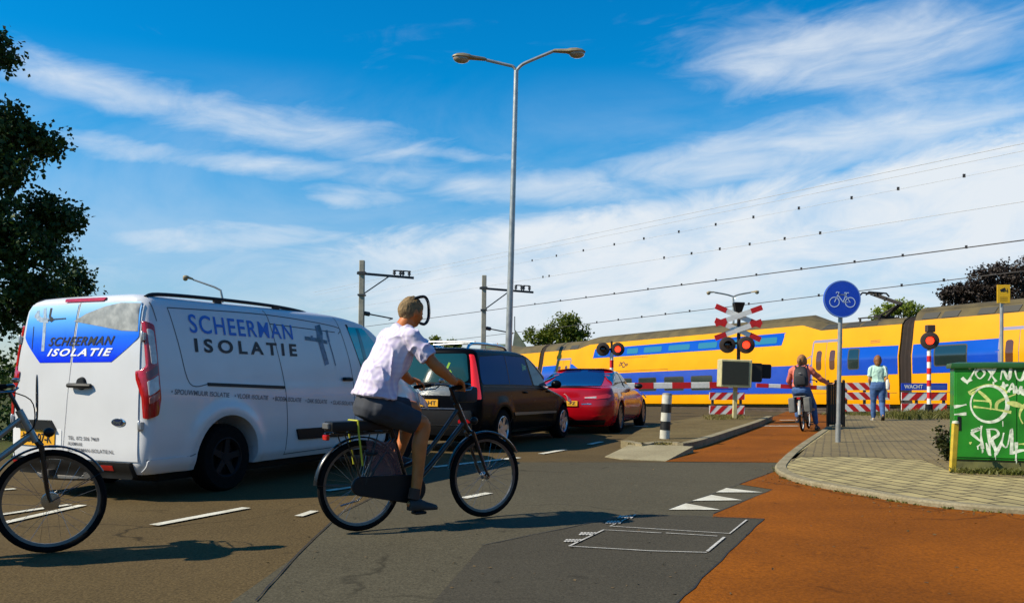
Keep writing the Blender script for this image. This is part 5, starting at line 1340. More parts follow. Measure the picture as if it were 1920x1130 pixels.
# bollard on the island
b = GP(1246, 822, IZ)
t = thing("bollard", "black and white banded bollard at the tip of the island", "bollard", b, (0, .06, 0))
Hb = 82 * b.y / FPX
banded_post(t, 0, Hb, .085, 5, mat("bollard_white", (.52, .50, .42), .6, amp=.2, scale=9), mat("bollard_black", (.012, .012, .012), .5, amp=.2, scale=9))
mb = MB(); mb.lathe([(.085, 0), (.075, .03), (0, .04)], (0, 0, Hb - .001), (0, 0, 1), 16); mb.build("cap", mat("bollard_cap", (.22, .20, .16), .6), t)

# black slatted guard panel between the path and the pavement
b = GP(1567, 800, PZ); k = b.y / FPX
t = thing("guard_panel", "black upright slatted panel beside the cycle path, just behind the blue sign's pole", "guard panel", b, .15)
Hg = 84 * k
mb = MB()
for x in (-.19, .19): mb.box((x, 0, Hg / 2), (.05, .06, Hg))
mb.box((0, 0, Hg - .03), (.38, .05, .05)); mb.box((0, 0, .08), (.38, .05, .05)); mb.build("frame", BLACKP, t, bevel=.006)
for i in range(6):
    mb = MB(); mb.box((-.135 + i * .054, .0, Hg / 2), (.042, .02, Hg - .1)); mb.build("slat", mat("black_slat", (.010, .009, .007), .6), t)
for x in (-.19, 0, .19):
    mb = MB(); mb.ball((x, 0, Hg + .02), .035, 10); mb.build("knob", BLACKP, t)

# green cabinet
CG = mat("cabinet_green", (.010, .185, .007), .5, coat=.1, amp=.34, scale=2.8)
b = GP(1789, 879, PZ); CA = R(-20)
t = thing("cabinet", "green street cabinet covered in white graffiti at the right edge", "utility cabinet", b, CA)
W_, D_, H_ = 1.35, .42, 1.27
mb = MB(); mb.box((W_ / 2, D_ / 2, .06), (W_ - .04, D_ - .04, .12)); mb.build("plinth", mat("plinth_dirty", (.10, .10, .03), .8, amp=.4, scale=7), t)
mb = MB(); mb.box((W_ / 2, D_ / 2, .12 + (H_ - .16) / 2), (W_, D_, H_ - .16)); mb.build("case", CG, t, bevel=.008)
mb = MB(); mb.loft([[Vector((x, y, z)) for x, y in ((-e, -e), (W_ + e, -e), (W_ + e, D_ + e), (-e, D_ + e))] for z, e in ((H_ - .04, .035), (H_ - .015, .04), (H_ + .02, .03), (H_ + .035, -.06))]); mb.build("lid", mat("cabinet_lid_green", (.012, .075, .012), .45, amp=.2, scale=4), t)
for x0, x1 in ((.02, W_ / 2 - .005), (W_ / 2 + .005, W_ - .02)):
    mb = MB(); mb.box(((x0 + x1) / 2, -.006, .15 + (H_ - .24) / 2), (x1 - x0, .012, H_ - .24)); d = mb.build("door", CG, t, bevel=.004)
    if x0 < .1:
        mb = MB(); mb.box((.055, -.015, .56), (.04, .012, .17)); mb.build("handle", BLACKP, d, bevel=.004)
zf = lambda x, y: ((x - 318) / 669 * 1.02, .015 + (1015 - y) / 669 * .985)
fg = lambda u, v, w: (u, -.0125 - w, v)
def tagstroke(mb, pts, w, s=True):
    P = [Vector((*zf(*p), 0)) for p in pts]; P = catmull(P, 5) if s else P
    mb.stroke([(p.x, p.y) for p in P], w, fg, random.uniform(.0005, .0025), wfn=lambda q: .75 + .35 * math.sin(q * 5 + pts[0][0]))
SPRAY = mat("spray_white", (.62, .66, .52), .6, amp=.35, scale=22); SPRAYY = mat("spray_yellowish", (.50, .55, .16), .6, amp=.3, scale=22)
g1 = MB()
tagstroke(g1, [(565 + 130 * math.cos(R(a)), 482 + 148 * math.sin(R(a))) for a in range(-10, 351, 15)], .046)
for q in ([(372, 268), (410, 300), (440, 255), (470, 180), (420, 190)], [(405, 315), (440, 280)], [(505, 185), (470, 230), (500, 275), (535, 230), (505, 185)], [(555, 190), (585, 250), (615, 300)], [(610, 185), (585, 240), (560, 290)], [(520, 185), (600, 210)], [(645, 285), (662, 205), (700, 278), (718, 190)], [(745, 205), (762, 275), (795, 280), (825, 190)], [(860, 215), (845, 240), (880, 260), (855, 290)],
          [(665, 300), (668, 385)], [(640, 345), (700, 325)], [(700, 385), (728, 312), (745, 395)], [(705, 360), (745, 355)], [(752, 335), (770, 395), (790, 335)], [(805, 360), (795, 390), (815, 405), (828, 375), (805, 360)], [(870, 365), (845, 385), (868, 405), (845, 425)],
          [(315, 508), (360, 500), (405, 488)], [(318, 572), (405, 565)], [(440, 705), (500, 685), (445, 720), (480, 765), (512, 800), (480, 835)], [(512, 660), (508, 740), (520, 850)], [(560, 690), (568, 800), (575, 905)], [(545, 690), (610, 690), (630, 730), (585, 775), (610, 850), (615, 890)], [(610, 895), (650, 800), (668, 715)], [(650, 800), (690, 830), (722, 680), (722, 890)], [(755, 790), (752, 940)], [(722, 885), (770, 860), (830, 850)], [(845, 640), (820, 690), (850, 770)], [(545, 800), (570, 900)]):
    tagstroke(g1, q, .036)
for _ in range(16):
    q = random.choice([(480, 830), (515, 850), (575, 900), (612, 890), (722, 888), (752, 930), (440, 260), (600, 300), (660, 620), (520, 610)]); x_ = q[0] + random.uniform(-8, 8); tagstroke(g1, [(x_, q[1]), (x_ + 1, q[1] + random.uniform(15, 50))], .009, False)
g1.build("graffiti", SPRAY, t)
g2 = MB()
for q in ([(418, 388), (480, 350), (560, 325), (640, 350), (690, 395)], [(490, 375), (540, 425), (575, 470), (575, 530)], [(752, 400), (690, 430), (625, 470), (615, 530)], [(455, 455), (580, 460)], [(455, 505), (600, 525), (720, 548)], [(420, 380), (440, 400), (470, 375)], [(830, 470), (790, 520), (778, 580), (800, 640)], [(770, 805), (835, 800)], [(425, 800), (440, 808)]):
    tagstroke(g2, q, .034)
tagstroke(g2, [(690, 470), (740, 480), (800, 500)], .06)
g2.build("graffiti", SPRAYY, t)
# leaning yellow post
b = GP(1786, 884, PZ)
t = thing("marker_post", "short leaning yellow post against the green cabinet's left side", "marker post", b, (0, .06, 0))
mb = MB(); mb.box((0, 0, .29), (.075, .05, .58)); mb.build("post", mat("post_yellow", (.50, .34, .02), .6, amp=.25, scale=10), t, bevel=.012)
mb = MB(); mb.lathe([(.04, 0), (.035, .025), (0, .035)], (0, 0, .575), (0, 0, 1), 12); mb.build("cap", mat("cap_pale", (.5, .48, .35), .6), t)
# ------------------------------------------------------------------ bicycles
BFR = mat("bike_black", (.006, .006, .007), .28, spec=.4, coat=.3, amp=.1, scale=10)
RIMW = mat("rim_steel", (.13, .13, .13), .35, .8, amp=.15, scale=20)
SPK = mat("spoke_steel", (.40, .40, .40), .25, 1)
LEATH = mat("saddle_black", (.012, .010, .009), .55, amp=.2, scale=15)
def bike_wheel(parent, x, rim=None, n=28, hub=.03, tyre=None, rr=.344):
    c = Vector((x, 0, rr)); mb = MB()
    mb.tube([c + Vector((math.cos(R(a)), 0, math.sin(R(a)))) * (rr - .023) for a in range(0, 360, 8)], .0225, 10, closed=True)
    w = mb.build("wheel", tyre or RUBBER, parent)
    mb = MB(); mb.lathe([(rr - .042, -.013), (rr - .042, .013), (rr - .062, .009), (rr - .062, -.009)], c, (0, 1, 0), 48, closed=True); mb.build("rim", rim or RIMW, w)
    mb = MB(); mb.lathe([(0, -.055), (.012, -.055), (.012, -.035), (hub, -.032), (hub, -.026), (hub * .6, -.02), (hub * .6, .02), (hub, .026), (hub, .032), (.012, .035), (.012, .055), (0, .055)], c, (0, 1, 0), 18)
    for i in range(n):
        th = 2 * math.pi * i / n; sd = 1 if i % 2 else -1; ph = th + .5 * (1 if (i // 2) % 2 else -1)
        a = c + Vector((math.cos(ph) * hub, sd * .028, math.sin(ph) * hub)); b = c + Vector((math.cos(th), 0, math.sin(th))) * (rr - .06)
        mb.tube([a, b], .0010, 4)
    mb.build("spokes", SPK, w)
    return w
def bicycle(name, label, loc, rot, o):
    t = thing(name, label, "bicycle", loc, rot)
    fr = o.get('frame', BFR); wb = o.get('wb', 1.14); rr = .344; dx = wb - 1.14 + o.get('hx', 0)
    bike_wheel(t, 0, o.get('rim')); fw = bike_wheel(t, wb, o.get('rim'), hub=o.get('hub', .03))
    mb = MB(); A = lambda x, z, y=0: Vector((x, y, z))
    bb = A(.42, .29)
    mb.tube([A(.855 + dx, .95), A(.955 + dx, .74)], .024, 12)
    mb.tube([A(.93 + dx, .79), A(.62, .46), bb], .021, 10, sm=3); mb.tube([A(.875 + dx, .90), A(.58, .56), A(.36, .46)], .018, 10, sm=3)
    mb.tube([bb, A(.235, .83)], .018, 10); mb.lathe([(.03, -.045), (.03, .045)], bb, (0, 1, 0), 14)
    for s in (-1, 1):
        mb.tube([bb + A(0, 0, s * .03), A(.25, .315, s * .055), A(0, rr, s * .06)], .010, 8); mb.tube([A(.28, .69, s * .02), A(.16, .55, s * .05), A(0, rr, s * .06)], .009, 8)
    mb.build("frame", fr, t)
    mb = MB(); ck = A(.985 + dx, .71); mb.tube([A(.955 + dx, .75), ck], .022, 10); mb.tube([ck + A(0, 0, -.055), ck + A(0, 0, .055)], .016, 8)
    for s in (-1, 1): h_ = A(wb, rr, s * .058); c0 = ck + A(0, 0, s * .055); mb.tube([c0, c0.lerp(h_, .45) - A(.006, 0), c0.lerp(h_, .85) - A(.010, 0), h_], [.017, .015, .012, .011], 8, sm=3)
    mb.build("fork", o.get('forkm', fr), t)
    mb = MB(); st = A(.80 + dx, 1.07); mb.tube([A(.86 + dx, .94), st], .013, 8)
    gx, gz, gy = o.get('grip', (.72, 1.085, .28)); gx += dx
    for s in (-1, 1): mb.tube([st, st + A(.03, .015, s * .05), st + A(.02, .03, s * .16), A(gx + .10, gz + .012, s * (gy - .02)), A(gx + .05, gz + .005, s * gy), A(gx - .06, gz - .006, s * (gy + .012))], .0115, 8, sm=4)
    hb = mb.build("handlebar", o.get('barm', BFR), t)
    for s in (-1, 1):
        mb = MB(); mb.tube([A(gx + .055, gz + .006, s * gy), A(gx - .075, gz - .008, s * (gy + .014))], .0165, 10, dome=True); mb.build("grip", RUBBER, hb)
        mb = MB(); mb.tube([A(gx + .13, gz + .0, s * (gy - .03)), A(gx + .10, gz - .025, s * (gy - .01)), A(gx - .0, gz - .03, s * (gy + .01))], .006, 6); mb.build("brake_lever", SPK, hb)
    if o.get('bell', True):
        mb = MB(); mb.ball(A(gx + .12, gz + .045, .2), .027, 10, sc=(1, 1, .7)); mb.build("bell", SPK, hb)
    mb = MB()
    for u, w, h in ((-.13, .085, .0), (-.10, .10, .02), (-.03, .085, .02), (.05, .045, .018), (.13, .022, .005)): pass
    rings = [[A(.19 + u, sz + h * math.sin(R(a)) * (1 if math.sin(R(a)) > 0 else 1.6), w * math.cos(R(a))) for a in range(0, 360, 30)] for u, w, h, sz in ((-.145, .03, .01, .865), (-.13, .075, .022, .865), (-.08, .098, .026, .86), (-.02, .078, .024, .855), (.05, .04, .02, .855), (.12, .024, .016, .855), (.14, .008, .006, .853))]
    mb.loft(rings); sd = mb.build("saddle", LEATH, t)
    mb = MB(); mb.tube([A(.24, .80), A(.215, .845)], .013, 8); mb.build("seat_post", SPK, sd)
    def guard(cx, a0, a1, w=.026):
        mb = MB(); rg = []
        for a in range(a0, a1 + 1, 6):
            d = Vector((math.cos(R(a)), 0, math.sin(R(a)))); c = Vector((cx, 0, rr))
            rg.append([c + d * (rr + .016 + .012 * math.cos(R(q))) + Vector((0, math.sin(R(q)) * w, 0)) for q in (-80, -40, 0, 40, 80)] + [c + d * (rr + .012 + .012 * math.cos(R(q))) + Vector((0, math.sin(R(q)) * w, 0)) for q in (80, 40, 0, -40, -80)])
        mb.loft(rg)
        dl = Vector((math.cos(R(a1 if cx < .5 else a0)), 0, math.sin(R(a1 if cx < .5 else a0))))
        for s in (-1, 1): mb.tube([Vector((cx, s * .06, rr)), Vector((cx, s * .03, rr)) + dl * (rr + .01)], .0025, 5)
        return mb.build("mudguard", o.get('guardm', BFR), t)
    guard(0, 8, 176); guard(wb, 30, 172)
    mb = MB(); pts = []
    for q in range(100, 270, 12): pts.append((-.01 + .085 * math.cos(R(q)), rr + .075 * math.sin(R(q))))
    pts += [(.42 + .115 * math.cos(R(q)), .29 + .115 * math.sin(R(q))) for q in range(-90, 91, 12)]
    mb.prism(pts, lambda u, v, w: (u, -.035 - w, v), .035); mb.build("chain_case", BLACKP, t, bevel=.006)
    ca = o.get('crank', -88); cr = MB(); d = Vector((math.cos(R(ca)), 0, math.sin(R(ca)))) * .17
    cr.tube([bb + A(0, 0, -.085), bb + A(0, 0, .085)], .012, 8)
    for s in (-1, 1): cr.tube([bb + A(0, 0, s * .085), bb + A(0, 0, s * .095) - s * d], .011, 8)
    cr = cr.build("crank", SPK, t)
    for s in (-1, 1):
        pm = MB(); c = bb + A(0, 0, s * .145) - s * d; pm.box(c, (.095, .085, .022)); pm.build("pedal", BLACKP, cr, bevel=.006)
    mb = MB(); rz = .745
    for s in (-1, 1): mb.tube([A(.22, rz - .02, s * .055), A(.18, rz, s * .065), A(-.22, rz, s * .065), A(-.26, rz - .005, s * .03)], .006, 6, sm=3)
    for x in (-.2, -.08, .06, .16): mb.tube([A(x, rz, -.065), A(x, rz, .065)], .005, 6)
    for s in (-1, 1): mb.tube([A(-.16, rz, s * .065), A(-.01, rr + .01, s * .066)], .005, 6); mb.tube([A(.12, rz, s * .065), A(.01, rr + .01, s * .066)], .005, 6)
    mb.build("luggage_rack", BFR, t)
    mb = MB(); mb.box(A(-.275, .715), (.03, .07, .04)); mb.build("tail_lamp", REDL, t, bevel=.006)
    mb = MB(); mb.ball(A(.985 + dx + .045, .80), .032, 12, sc=(1.1, 1, 1)); mb.build("head_lamp", BLACKP, t)
    mb = MB(); mb.tube([A(.10, .30, .05), A(.02, .22, .075), A(-.12, .19, .085)], .008, 6); mb.build("kickstand", SPK, t)
    if o.get('lock', True):
        mb = MB(); mb.tube([A(.075 + .055 * math.cos(R(a)), .60 + .02 * math.sin(R(a)), .06 * math.sin(R(a))) for a in range(-140, 141, 20)], .013, 8); mb.build("ring_lock", BLACKP, t)
    return t
def BL(root, p):                                      # bike-local to world
    bpy.context.view_layer.update(); return root.matrix_world @ Vector(p)

# ------------------------------------------------------------------ people
SKIN = mat("skin_tanned", (.50, .150, .034), .5, spec=.4, amp=.12, scale=14, bump=.08, bscale=90)
SKIN2 = mat("skin_fair", (.46, .23, .13), .5, amp=.08, scale=14)
def head_mesh(mb, c, fwd, up, s=1.0, off=None, n=34, m=22):
    c = Vector(c); fwd = Vector(fwd).normalized(); lf = Vector(up).cross(fwd).normalized(); up = fwd.cross(lf).normalized()
    rings = []
    for i in range(m + 1):
        th = math.pi * i / m; ring = []
        for k in range(n):
            ph = 2 * math.pi * k / n; d = Vector((math.sin(th) * math.cos(ph), math.sin(th) * math.sin(ph), -math.cos(th)))
            x, y, z = d.x * .097, d.y * .076, d.z * .120
            if d.z < 0: y *= 1 - .28 * (-d.z) ** 1.5; x *= 1 + (.10 if d.x > 0 else -.25) * (-d.z)
            if d.x < 0 and d.z > -.3: x *= 1.10
            if d.x > .2:
                g = lambda y0, z0, sy_, sz_: math.exp(-((d.y - y0) / sy_) ** 2 - ((d.z - z0) / sz_) ** 2)
                x += .024 * g(0, -.20, .13, .12) + .014 * g(0, -.06, .09, .16) + .006 * g(0, .18, .5, .1) + .007 * g(0, -.47, .2, .06) + .010 * g(0, -.75, .25, .15)
                x -= .010 * (g(.36, .05, .16, .10) + g(-.36, .05, .16, .10)) + .006 * g(0, -.60, .3, .06)
            if off: 
                e = off(d); q = 1 + e / .1; x, y, z = x * q, y * q, z * q
            ring.append(c + (fwd * x + lf * y + up * z) * s)
        rings.append(ring)
    mb.loft(rings, caps=False)
    if off is None:
        mtx = Matrix([[fwd.x, lf.x, up.x], [fwd.y, lf.y, up.y], [fwd.z, lf.z, up.z]])
        for sg in (-1, 1): mb.ball(c + (fwd * -.008 + lf * sg * .077 - up * .005) * s, .033 * s, 10, sc=(.65, .35, 1), mtx=mtx)
def eyes(c, fwd, up, parent, s=1.0):
    fwd = Vector(fwd).normalized(); lf = Vector(up).cross(fwd).normalized(); up = fwd.cross(lf).normalized()
    for sg in (-1, 1):
        mb = MB(); mb.ball(Vector(c) + (fwd * .078 + lf * sg * .031 + up * .006) * s, .0115 * s, 8); mb.build("eye", mat("eye_dark", (.05, .03, .02), .15), parent)
def hand(mb, grip, ax, back, s=1.0, r=.018, thumb=1):
    """palm and five fingers closed round a bar; ax along the bar, back from the bar to the wrist"""
    G = Vector(grip); ax = Vector(ax).normalized(); back = (Vector(back) - ax * Vector(back).dot(ax)).normalized(); W = ax.cross(back)
    if W.z < 0: W = -W
    kn = G + back * .02 + W * (r + .016)
    wr = G + back * .095 + W * .022
    rings = []
    for t, w, h in ((0, .026, .020), (.35, .036, .017), (.75, .042, .015), (1, .042, .012)):
        c = wr.lerp(kn, t); rings.append([c + ax * w * math.cos(R(a)) * s + (W) * h * math.sin(R(a)) * s for a in range(0, 360, 30)])
    mb.loft(rings)
    for i, (o, k) in enumerate(((-.031, .9), (-.0105, 1.0), (.0105, .97), (.031, .82))):
        pts = []
        for a in (115, 80, 40, 0, -45, -85 * k):
            pts.append(G + ax * o * s + (-back * math.cos(R(a)) + W * math.sin(R(a))) * (r + .010))
        mb.tube([kn + ax * o * s - W * .006] + pts, [.0095, .0095, .009, .0088, .0085, .008, .007], 8, dome=True)
    tp = [wr.lerp(kn, .3) + ax * thumb * .03, wr.lerp(kn, .6) + ax * thumb * .05 - W * .012, G + ax * thumb * .052 + back * .012 - W * (r + .002), G + ax * thumb * .045 - back * .016 - W * (r + .008)]
    mb.tube(tp, [.0125, .0115, .0105, .0085], 8, dome=True)
def relaxed_hand(mb, wrist, d, side, s=1.0, curl=.5):
    W = Vector(wrist); d = Vector(d).normalized(); sd = (Vector(side) - d * Vector(side).dot(d)).normalized(); nn = d.cross(sd)
    rings = []
    for t, w, h in ((0, .024, .019), (.035, .034, .016), (.075, .041, .014), (.095, .040, .011)):
        rings.append([W + d * t + sd * w * math.cos(R(a)) + nn * h * math.sin(R(a)) for a in range(0, 360, 30)])
    mb.loft(rings)
    for o, L in ((-.031, .068), (-.0105, .08), (.0105, .085), (.031, .075)):
        b = W + d * .09 + sd * o; p = [b, b + d * L * .45 + nn * .006, b + d * L * .8 + nn * (.012 + .03 * curl), b + d * L * .92 + nn * (.02 + .06 * curl)]
        mb.tube(p, [.0095, .009, .008, .007], 8, dome=True)
    mb.tube([W + d * .03 + sd * .03, W + d * .06 + sd * .05 + nn * .008, W + d * .095 + sd * .052 + nn * .015], [.012, .0105, .0085], 8, dome=True)
def ering(c, sd, fw, a, b, n=24, p=2.3):
    out = []
    for k in range(n):
        th = 2 * math.pi * k / n; cx, sx_ = math.cos(th), math.sin(th)
        out.append(c + sd * a * math.copysign(abs(cx) ** (2 / p), cx) + fw * b * math.copysign(abs(sx_) ** (2 / p), sx_))
    return out
def torso(mb, J, ease=0., hem=None, neck=True, hemr=0.):
    pel, che, nb = Vector(J['pelvis']), Vector(J['chest']), Vector(J['neck'])
    s0 = (Vector(J['hipR']) - Vector(J['hipL'])).normalized(); s1 = (Vector(J['shR']) - Vector(J['shL'])).normalized()
    bs = J.get('build', 1.0)
    rows = [(-.08, .10, .085), (-.02, .155, .115), (.12, .165, .118), (.35, .158, .112), (.6, .172, .122), (.8, .185, .122), (.92, .175, .105), (1.0, .12, .085), (1.06, .07, .066)]
    if neck: rows += [(1.22, .061, .064), (1.35, .060, .066)]
    cs = catmull([pel, pel.lerp(che, .5) + Vector(J.get('arch', (0, 0, 0))), che, nb], 8); L = len(cs) - 1
    hd = Vector(J['head']); rings = []
    for t, a, b in rows:
        if hem is not None and t < hem: continue
        if t <= 1: k = max(0, t) * L; i = min(int(k), L - 1); c = cs[i].lerp(cs[i + 1], k - i) + (cs[0] - cs[1]).normalized() * max(0, -t) * .6; d = (cs[i + 1] - cs[i])
        else: c = nb.lerp(hd + Vector(J.get('neck_off', (0, 0, -.06))), (t - 1) / .35); d = hd - nb
        sd = s0.lerp(s1, min(1, max(0, t))).normalized(); fw = d.normalized().cross(sd).normalized()
        e = ease * (1 if t < .95 else .5) + (hemr * max(0, 1 - t * 2.2))
        rings.append(ering(c, sd, fw, a * bs + e, b * bs + e))
    if hem is not None:
        c = sum(rings[0], Vector()) / len(rings[0]); dn = (c - sum(rings[1], Vector()) / len(rings[1])).normalized()
        rings = [[v + dn * .0 for v in rings[0]]] + rings
    mb.loft(rings)
def limbs(mb, pts, rads, sm=4, n=14): mb.tube([Vector(p) for p in pts], rads, n, sm=sm, dome=True)
def person(label, loc, rot, J, o):
    t = thing("person", label, "person", loc, rot)
    vx = o.get('vox', .007); fine = vx < .009
    sk = o.get('skin', SKIN)
    b = MB(); torso(b, J)
    head_mesh(b, J['head'], J['face'], J.get('up', (0, 0, 1)), 1.0)
    bl = J.get('limb', 1.0)
    for q in 'RL':
        sh, el, wr_ = Vector(J['sh' + q]), Vector(J['el' + q]), Vector(J['wr' + q])
        ctr = Vector(J['neck'])
        limbs(b, [ctr.lerp(sh, .35), sh, sh.lerp(el, .35), sh.lerp(el, .8), el, el.lerp(wr_, .25), el.lerp(wr_, .65), wr_], [r * bl for r in (.055, .058, .05, .043, .042, .045, .036, .029)])
        if 'grip' + q in J: hand(b, J['grip' + q], J['gax' + q], wr_ - Vector(J['grip' + q]), thumb=J.get('thumb' + q, 1))
        else: relaxed_hand(b, wr_, J.get('hd' + q, wr_ - el), J.get('hs' + q, (1, 0, 0)))
        hp, kn, an, he, to = (Vector(J[k + q]) for k in ('hip', 'kn', 'an', 'he', 'to'))
        limbs(b, [hp, hp.lerp(kn, .3), hp.lerp(kn, .75), kn, kn.lerp(an, .28) + (he - to).normalized() * .012, kn.lerp(an, .6), an], [r * bl for r in (.098, .088, .066, .056, .058, .044, .036)])
        limbs(b, [he + Vector((0, 0, .035)), an.lerp((he + to) / 2, .6), to + (he - to) * .15 + Vector((0, 0, .012))], [.024, .030, .018], 3, 12)
    body = remesh(b, "body", sk, t, o.get('bvox', .006 if fine else .009), 3)
    if fine: eyes(J['head'], J['face'], J.get('up', (0, 0, 1)), t)
    # hair
    hp = o['hair']; hm = MB(); kind = hp[1]
    def off(d):
        z0 = -.80 + (d.x + 1) * .62 if kind == 'short' else (-.95 if d.x < .35 else -.95 + (d.x - .35) * 2.4)
        e = noise.noise(Vector(d) * 6) * .25 * .03
        return (.009 + (.022 if kind != 'short' else 0) + e) if d.z > z0 + e * 6 else -.022
    head_mesh(hm, J['head'], J['face'], J.get('up', (0, 0, 1)), 1.0, off)
    if kind == 'bob' or kind == 'tail':
        h = Vector(J['head']); f = Vector(J['face']).normalized()
        if kind == 'bob': limbs(hm, [h - f * .05 + Vector((0, 0, .02)), h - f * .075 + Vector((0, 0, -.08)), h - f * .07 + Vector((0, 0, -.165))], [.075, .07, .035])
        else: limbs(hm, [h - f * .10 + Vector((0, 0, .05)), h - f * .15 + Vector((0, 0, .0)), h - f * .13 + Vector((0, 0, -.12))], [.035, .04, .02])
    remesh(hm, "hair", hp[0], t, vx, 2, lambda co: noise.noise(Vector((co.x, co.y, co.z * .5)) * 110) * .004 + noise.noise(co * 40) * .003)
    # shirt or jacket
    sm_, slv = o['shirt']; c = MB(); torso(c, J, .014, hem=J.get('hem', .06), neck=False, hemr=J.get('flare', .03))
    for q in 'RL':
        sh, el, wr_ = Vector(J['sh' + q]), Vector(J['el' + q]), Vector(J['wr' + q]); ctr = Vector(J['neck'])
        if slv == 'short':
            c.ball(ctr.lerp(sh, .55), .070 * bl, 14); c.ball(sh, .071 * bl, 14); c.tube([ctr.lerp(sh, .5), sh.lerp(ctr, .05), sh.lerp(el, .3), sh.lerp(el, .74)], [.064 * bl, .071 * bl, .070 * bl, .072 * bl], 14, sm=4)
        else: limbs(c, [ctr.lerp(sh, .3), sh, sh.lerp(el, .4), el, el.lerp(wr_, .5), el.lerp(wr_, .93)], [.068, .072, .062, .057, .050, .040])
    nb_ = Vector(J['neck']); hd_ = Vector(J['head']); ax_ = (hd_ - nb_).normalized(); a1, b1 = basis(ax_)
    if slv == 'short' and fine: c.tube([nb_ + ax_ * .012 + (a1 * math.cos(R(q_)) + b1 * math.sin(R(q_))) * .070 for q_ in range(0, 360, 20)], .016, 8, closed=True)
    A_ = o.get('wr', .006)
    def wr(co):
        w_ = Vector((noise.noise(co * 4), noise.noise(co * 4 + Vector((9, 0, 0))), noise.noise(co * 4 + Vector((0, 9, 0))))) * .06
        p = Vector((co.x * 1.25, co.y * 1.1, co.z * .75 + co.x * .5)) * 9 + w_ * 12
        r_ = 1 - abs(noise.noise(p)) * 2.2
        return max(r_, 0) ** 2 * A_ * 2.2 - A_ * .6 + noise.noise(co * 28) * A_ * .35
    remesh(c, "shirt", sm_, t, vx, 3, wr)
    # shorts or trousers
    tm, tk = o['legs']; c = MB()
    s0 = (Vector(J['hipR']) - Vector(J['hipL'])).normalized(); pel = Vector(J['pelvis']); up_ = (Vector(J['chest']) - pel).normalized(); fw = up_.cross(s0)
    c.loft([ering(pel + up_ * z, s0, fw, a, b_) for z, a, b_ in ((-.12, .12, .10), (-.06, .168, .13), (.02, .178, .135), (.10, .172, .128))])
    for q in 'RL':
        hp_, kn, an = Vector(J['hip' + q]), Vector(J['kn' + q]), Vector(J['an' + q])
        if tk == 'shorts': c.ball(hp_, .110, 16); c.tube([hp_, hp_.lerp(kn, .35), hp_.lerp(kn, .62), hp_.lerp(kn, .82)], [.110, .106, .098, .094], 16, sm=4)
        else: limbs(c, [hp_, hp_.lerp(kn, .35), hp_.lerp(kn, .8), kn, kn.lerp(an, .4), kn.lerp(an, .93)], [.108, .098, .080, .072, .068, .056])
    remesh(c, "shorts" if tk == 'shorts' else "trousers", tm, t, vx, 3, lambda co: noise.noise(co * 16) * .005)
    for q in 'RL':
        an, he, to = (Vector(J[k + q]) for k in ('an', 'he', 'to')); d = (to - he).normalized(); u = Vector((0, 0, 1)); u = (u - d * u.dot(d)).normalized(); sd = d.cross(u)
        rg = []; L = (to - he).length
        for f, w, h in ((-.05, .022, .045), (-.01, .038, .068), (.18, .044, .090), (.35, .043, .082), (.6, .045, .05), (.85, .044, .036), (1.0, .03, .024), (1.05, .012, .012)):
            ce = he + d * L * f; rg.append([ce + sd * w * math.cos(R(a)) + u * (h * max(0, math.sin(R(a))) - (.012 if math.sin(R(a)) < -.1 else 0)) for a in range(0, 360, 24)])
        c = MB(); c.loft(rg); s_ = c.build("shoe", o['shoe'][0 if q == 'R' else -1], t)
        if o.get('sock'): 
            c = MB(); c.tube([an + (he - an) * .3, an + Vector((0, 0, .05))], [.046, .044], 12); c.build("sock", o['sock'], t)
    return t

# ---------------- the man riding across
ang = math.atan2(.894, .651)
RB = (-1.146, 6.634)
bk = bicycle("bicycle", "black city bicycle with a battery on its rack ridden by the man in front", (RB[0], RB[1], .012), math.pi / 2 - ang, {})
mb = MB(); mb.box((-.01, 0, .795), (.50, .15, .075)); bat = mb.build("battery", BLACKP, bk, bevel=.015, segs=2)
mb = MB(); mb.box((-.27, 0, .80), (.03, .10, .045)); mb.build("battery_end", mat("battery_grey", (.10, .10, .10), .4), bat, bevel=.006)
mb = MB(); YS = mat("strap_yellow", (.42, .42, .02), .6)
mb.tube([(-.055, -.08, .835), (-.055, .08, .835)], .008, 6); mb.tube([(-.055, -.08, .835), (-.05, -.083, .74), (-.015, -.075, .50)], .0075, 6); mb.tube([(-.055, .08, .835), (-.05, .083, .74), (-.015, .075, .50)], .0075, 6); mb.build("strap", YS, bk)
mb = MB(); mb.box((.93, 0, 1.02), (.12, .26, .13)); mb.build("handlebar_bag", mat("bag_dark", (.016, .017, .022), .6, amp=.3, scale=12), bk, bevel=.03, segs=2)
mb = MB(); mb.box((.85, .0, 1.11), (.05, .07, .025)); mb.build("display", mat("display_blue", (.08, .09, .25), .2, coat=.6), bk, bevel=.006)
CG_ = mat("coat_guard_film", (.05, .075, .11), .25, coat=.6, alpha=.30)
mb = MB()
for s in (-1, 1):
    P = [(.27, .66), (.33, .42), (.22, .33), (.10, .36), (.05, .50), (.02, .69)]
    mb.prism(P, lambda u, v, w, s=s: (u, s * (.052 + w), v), .002)
mb.build("coat_guard", CG_, bk)
gz = 1.085; gR, gL = Vector((.70, -.292, gz - .004)), Vector((.70, .292, gz - .004))
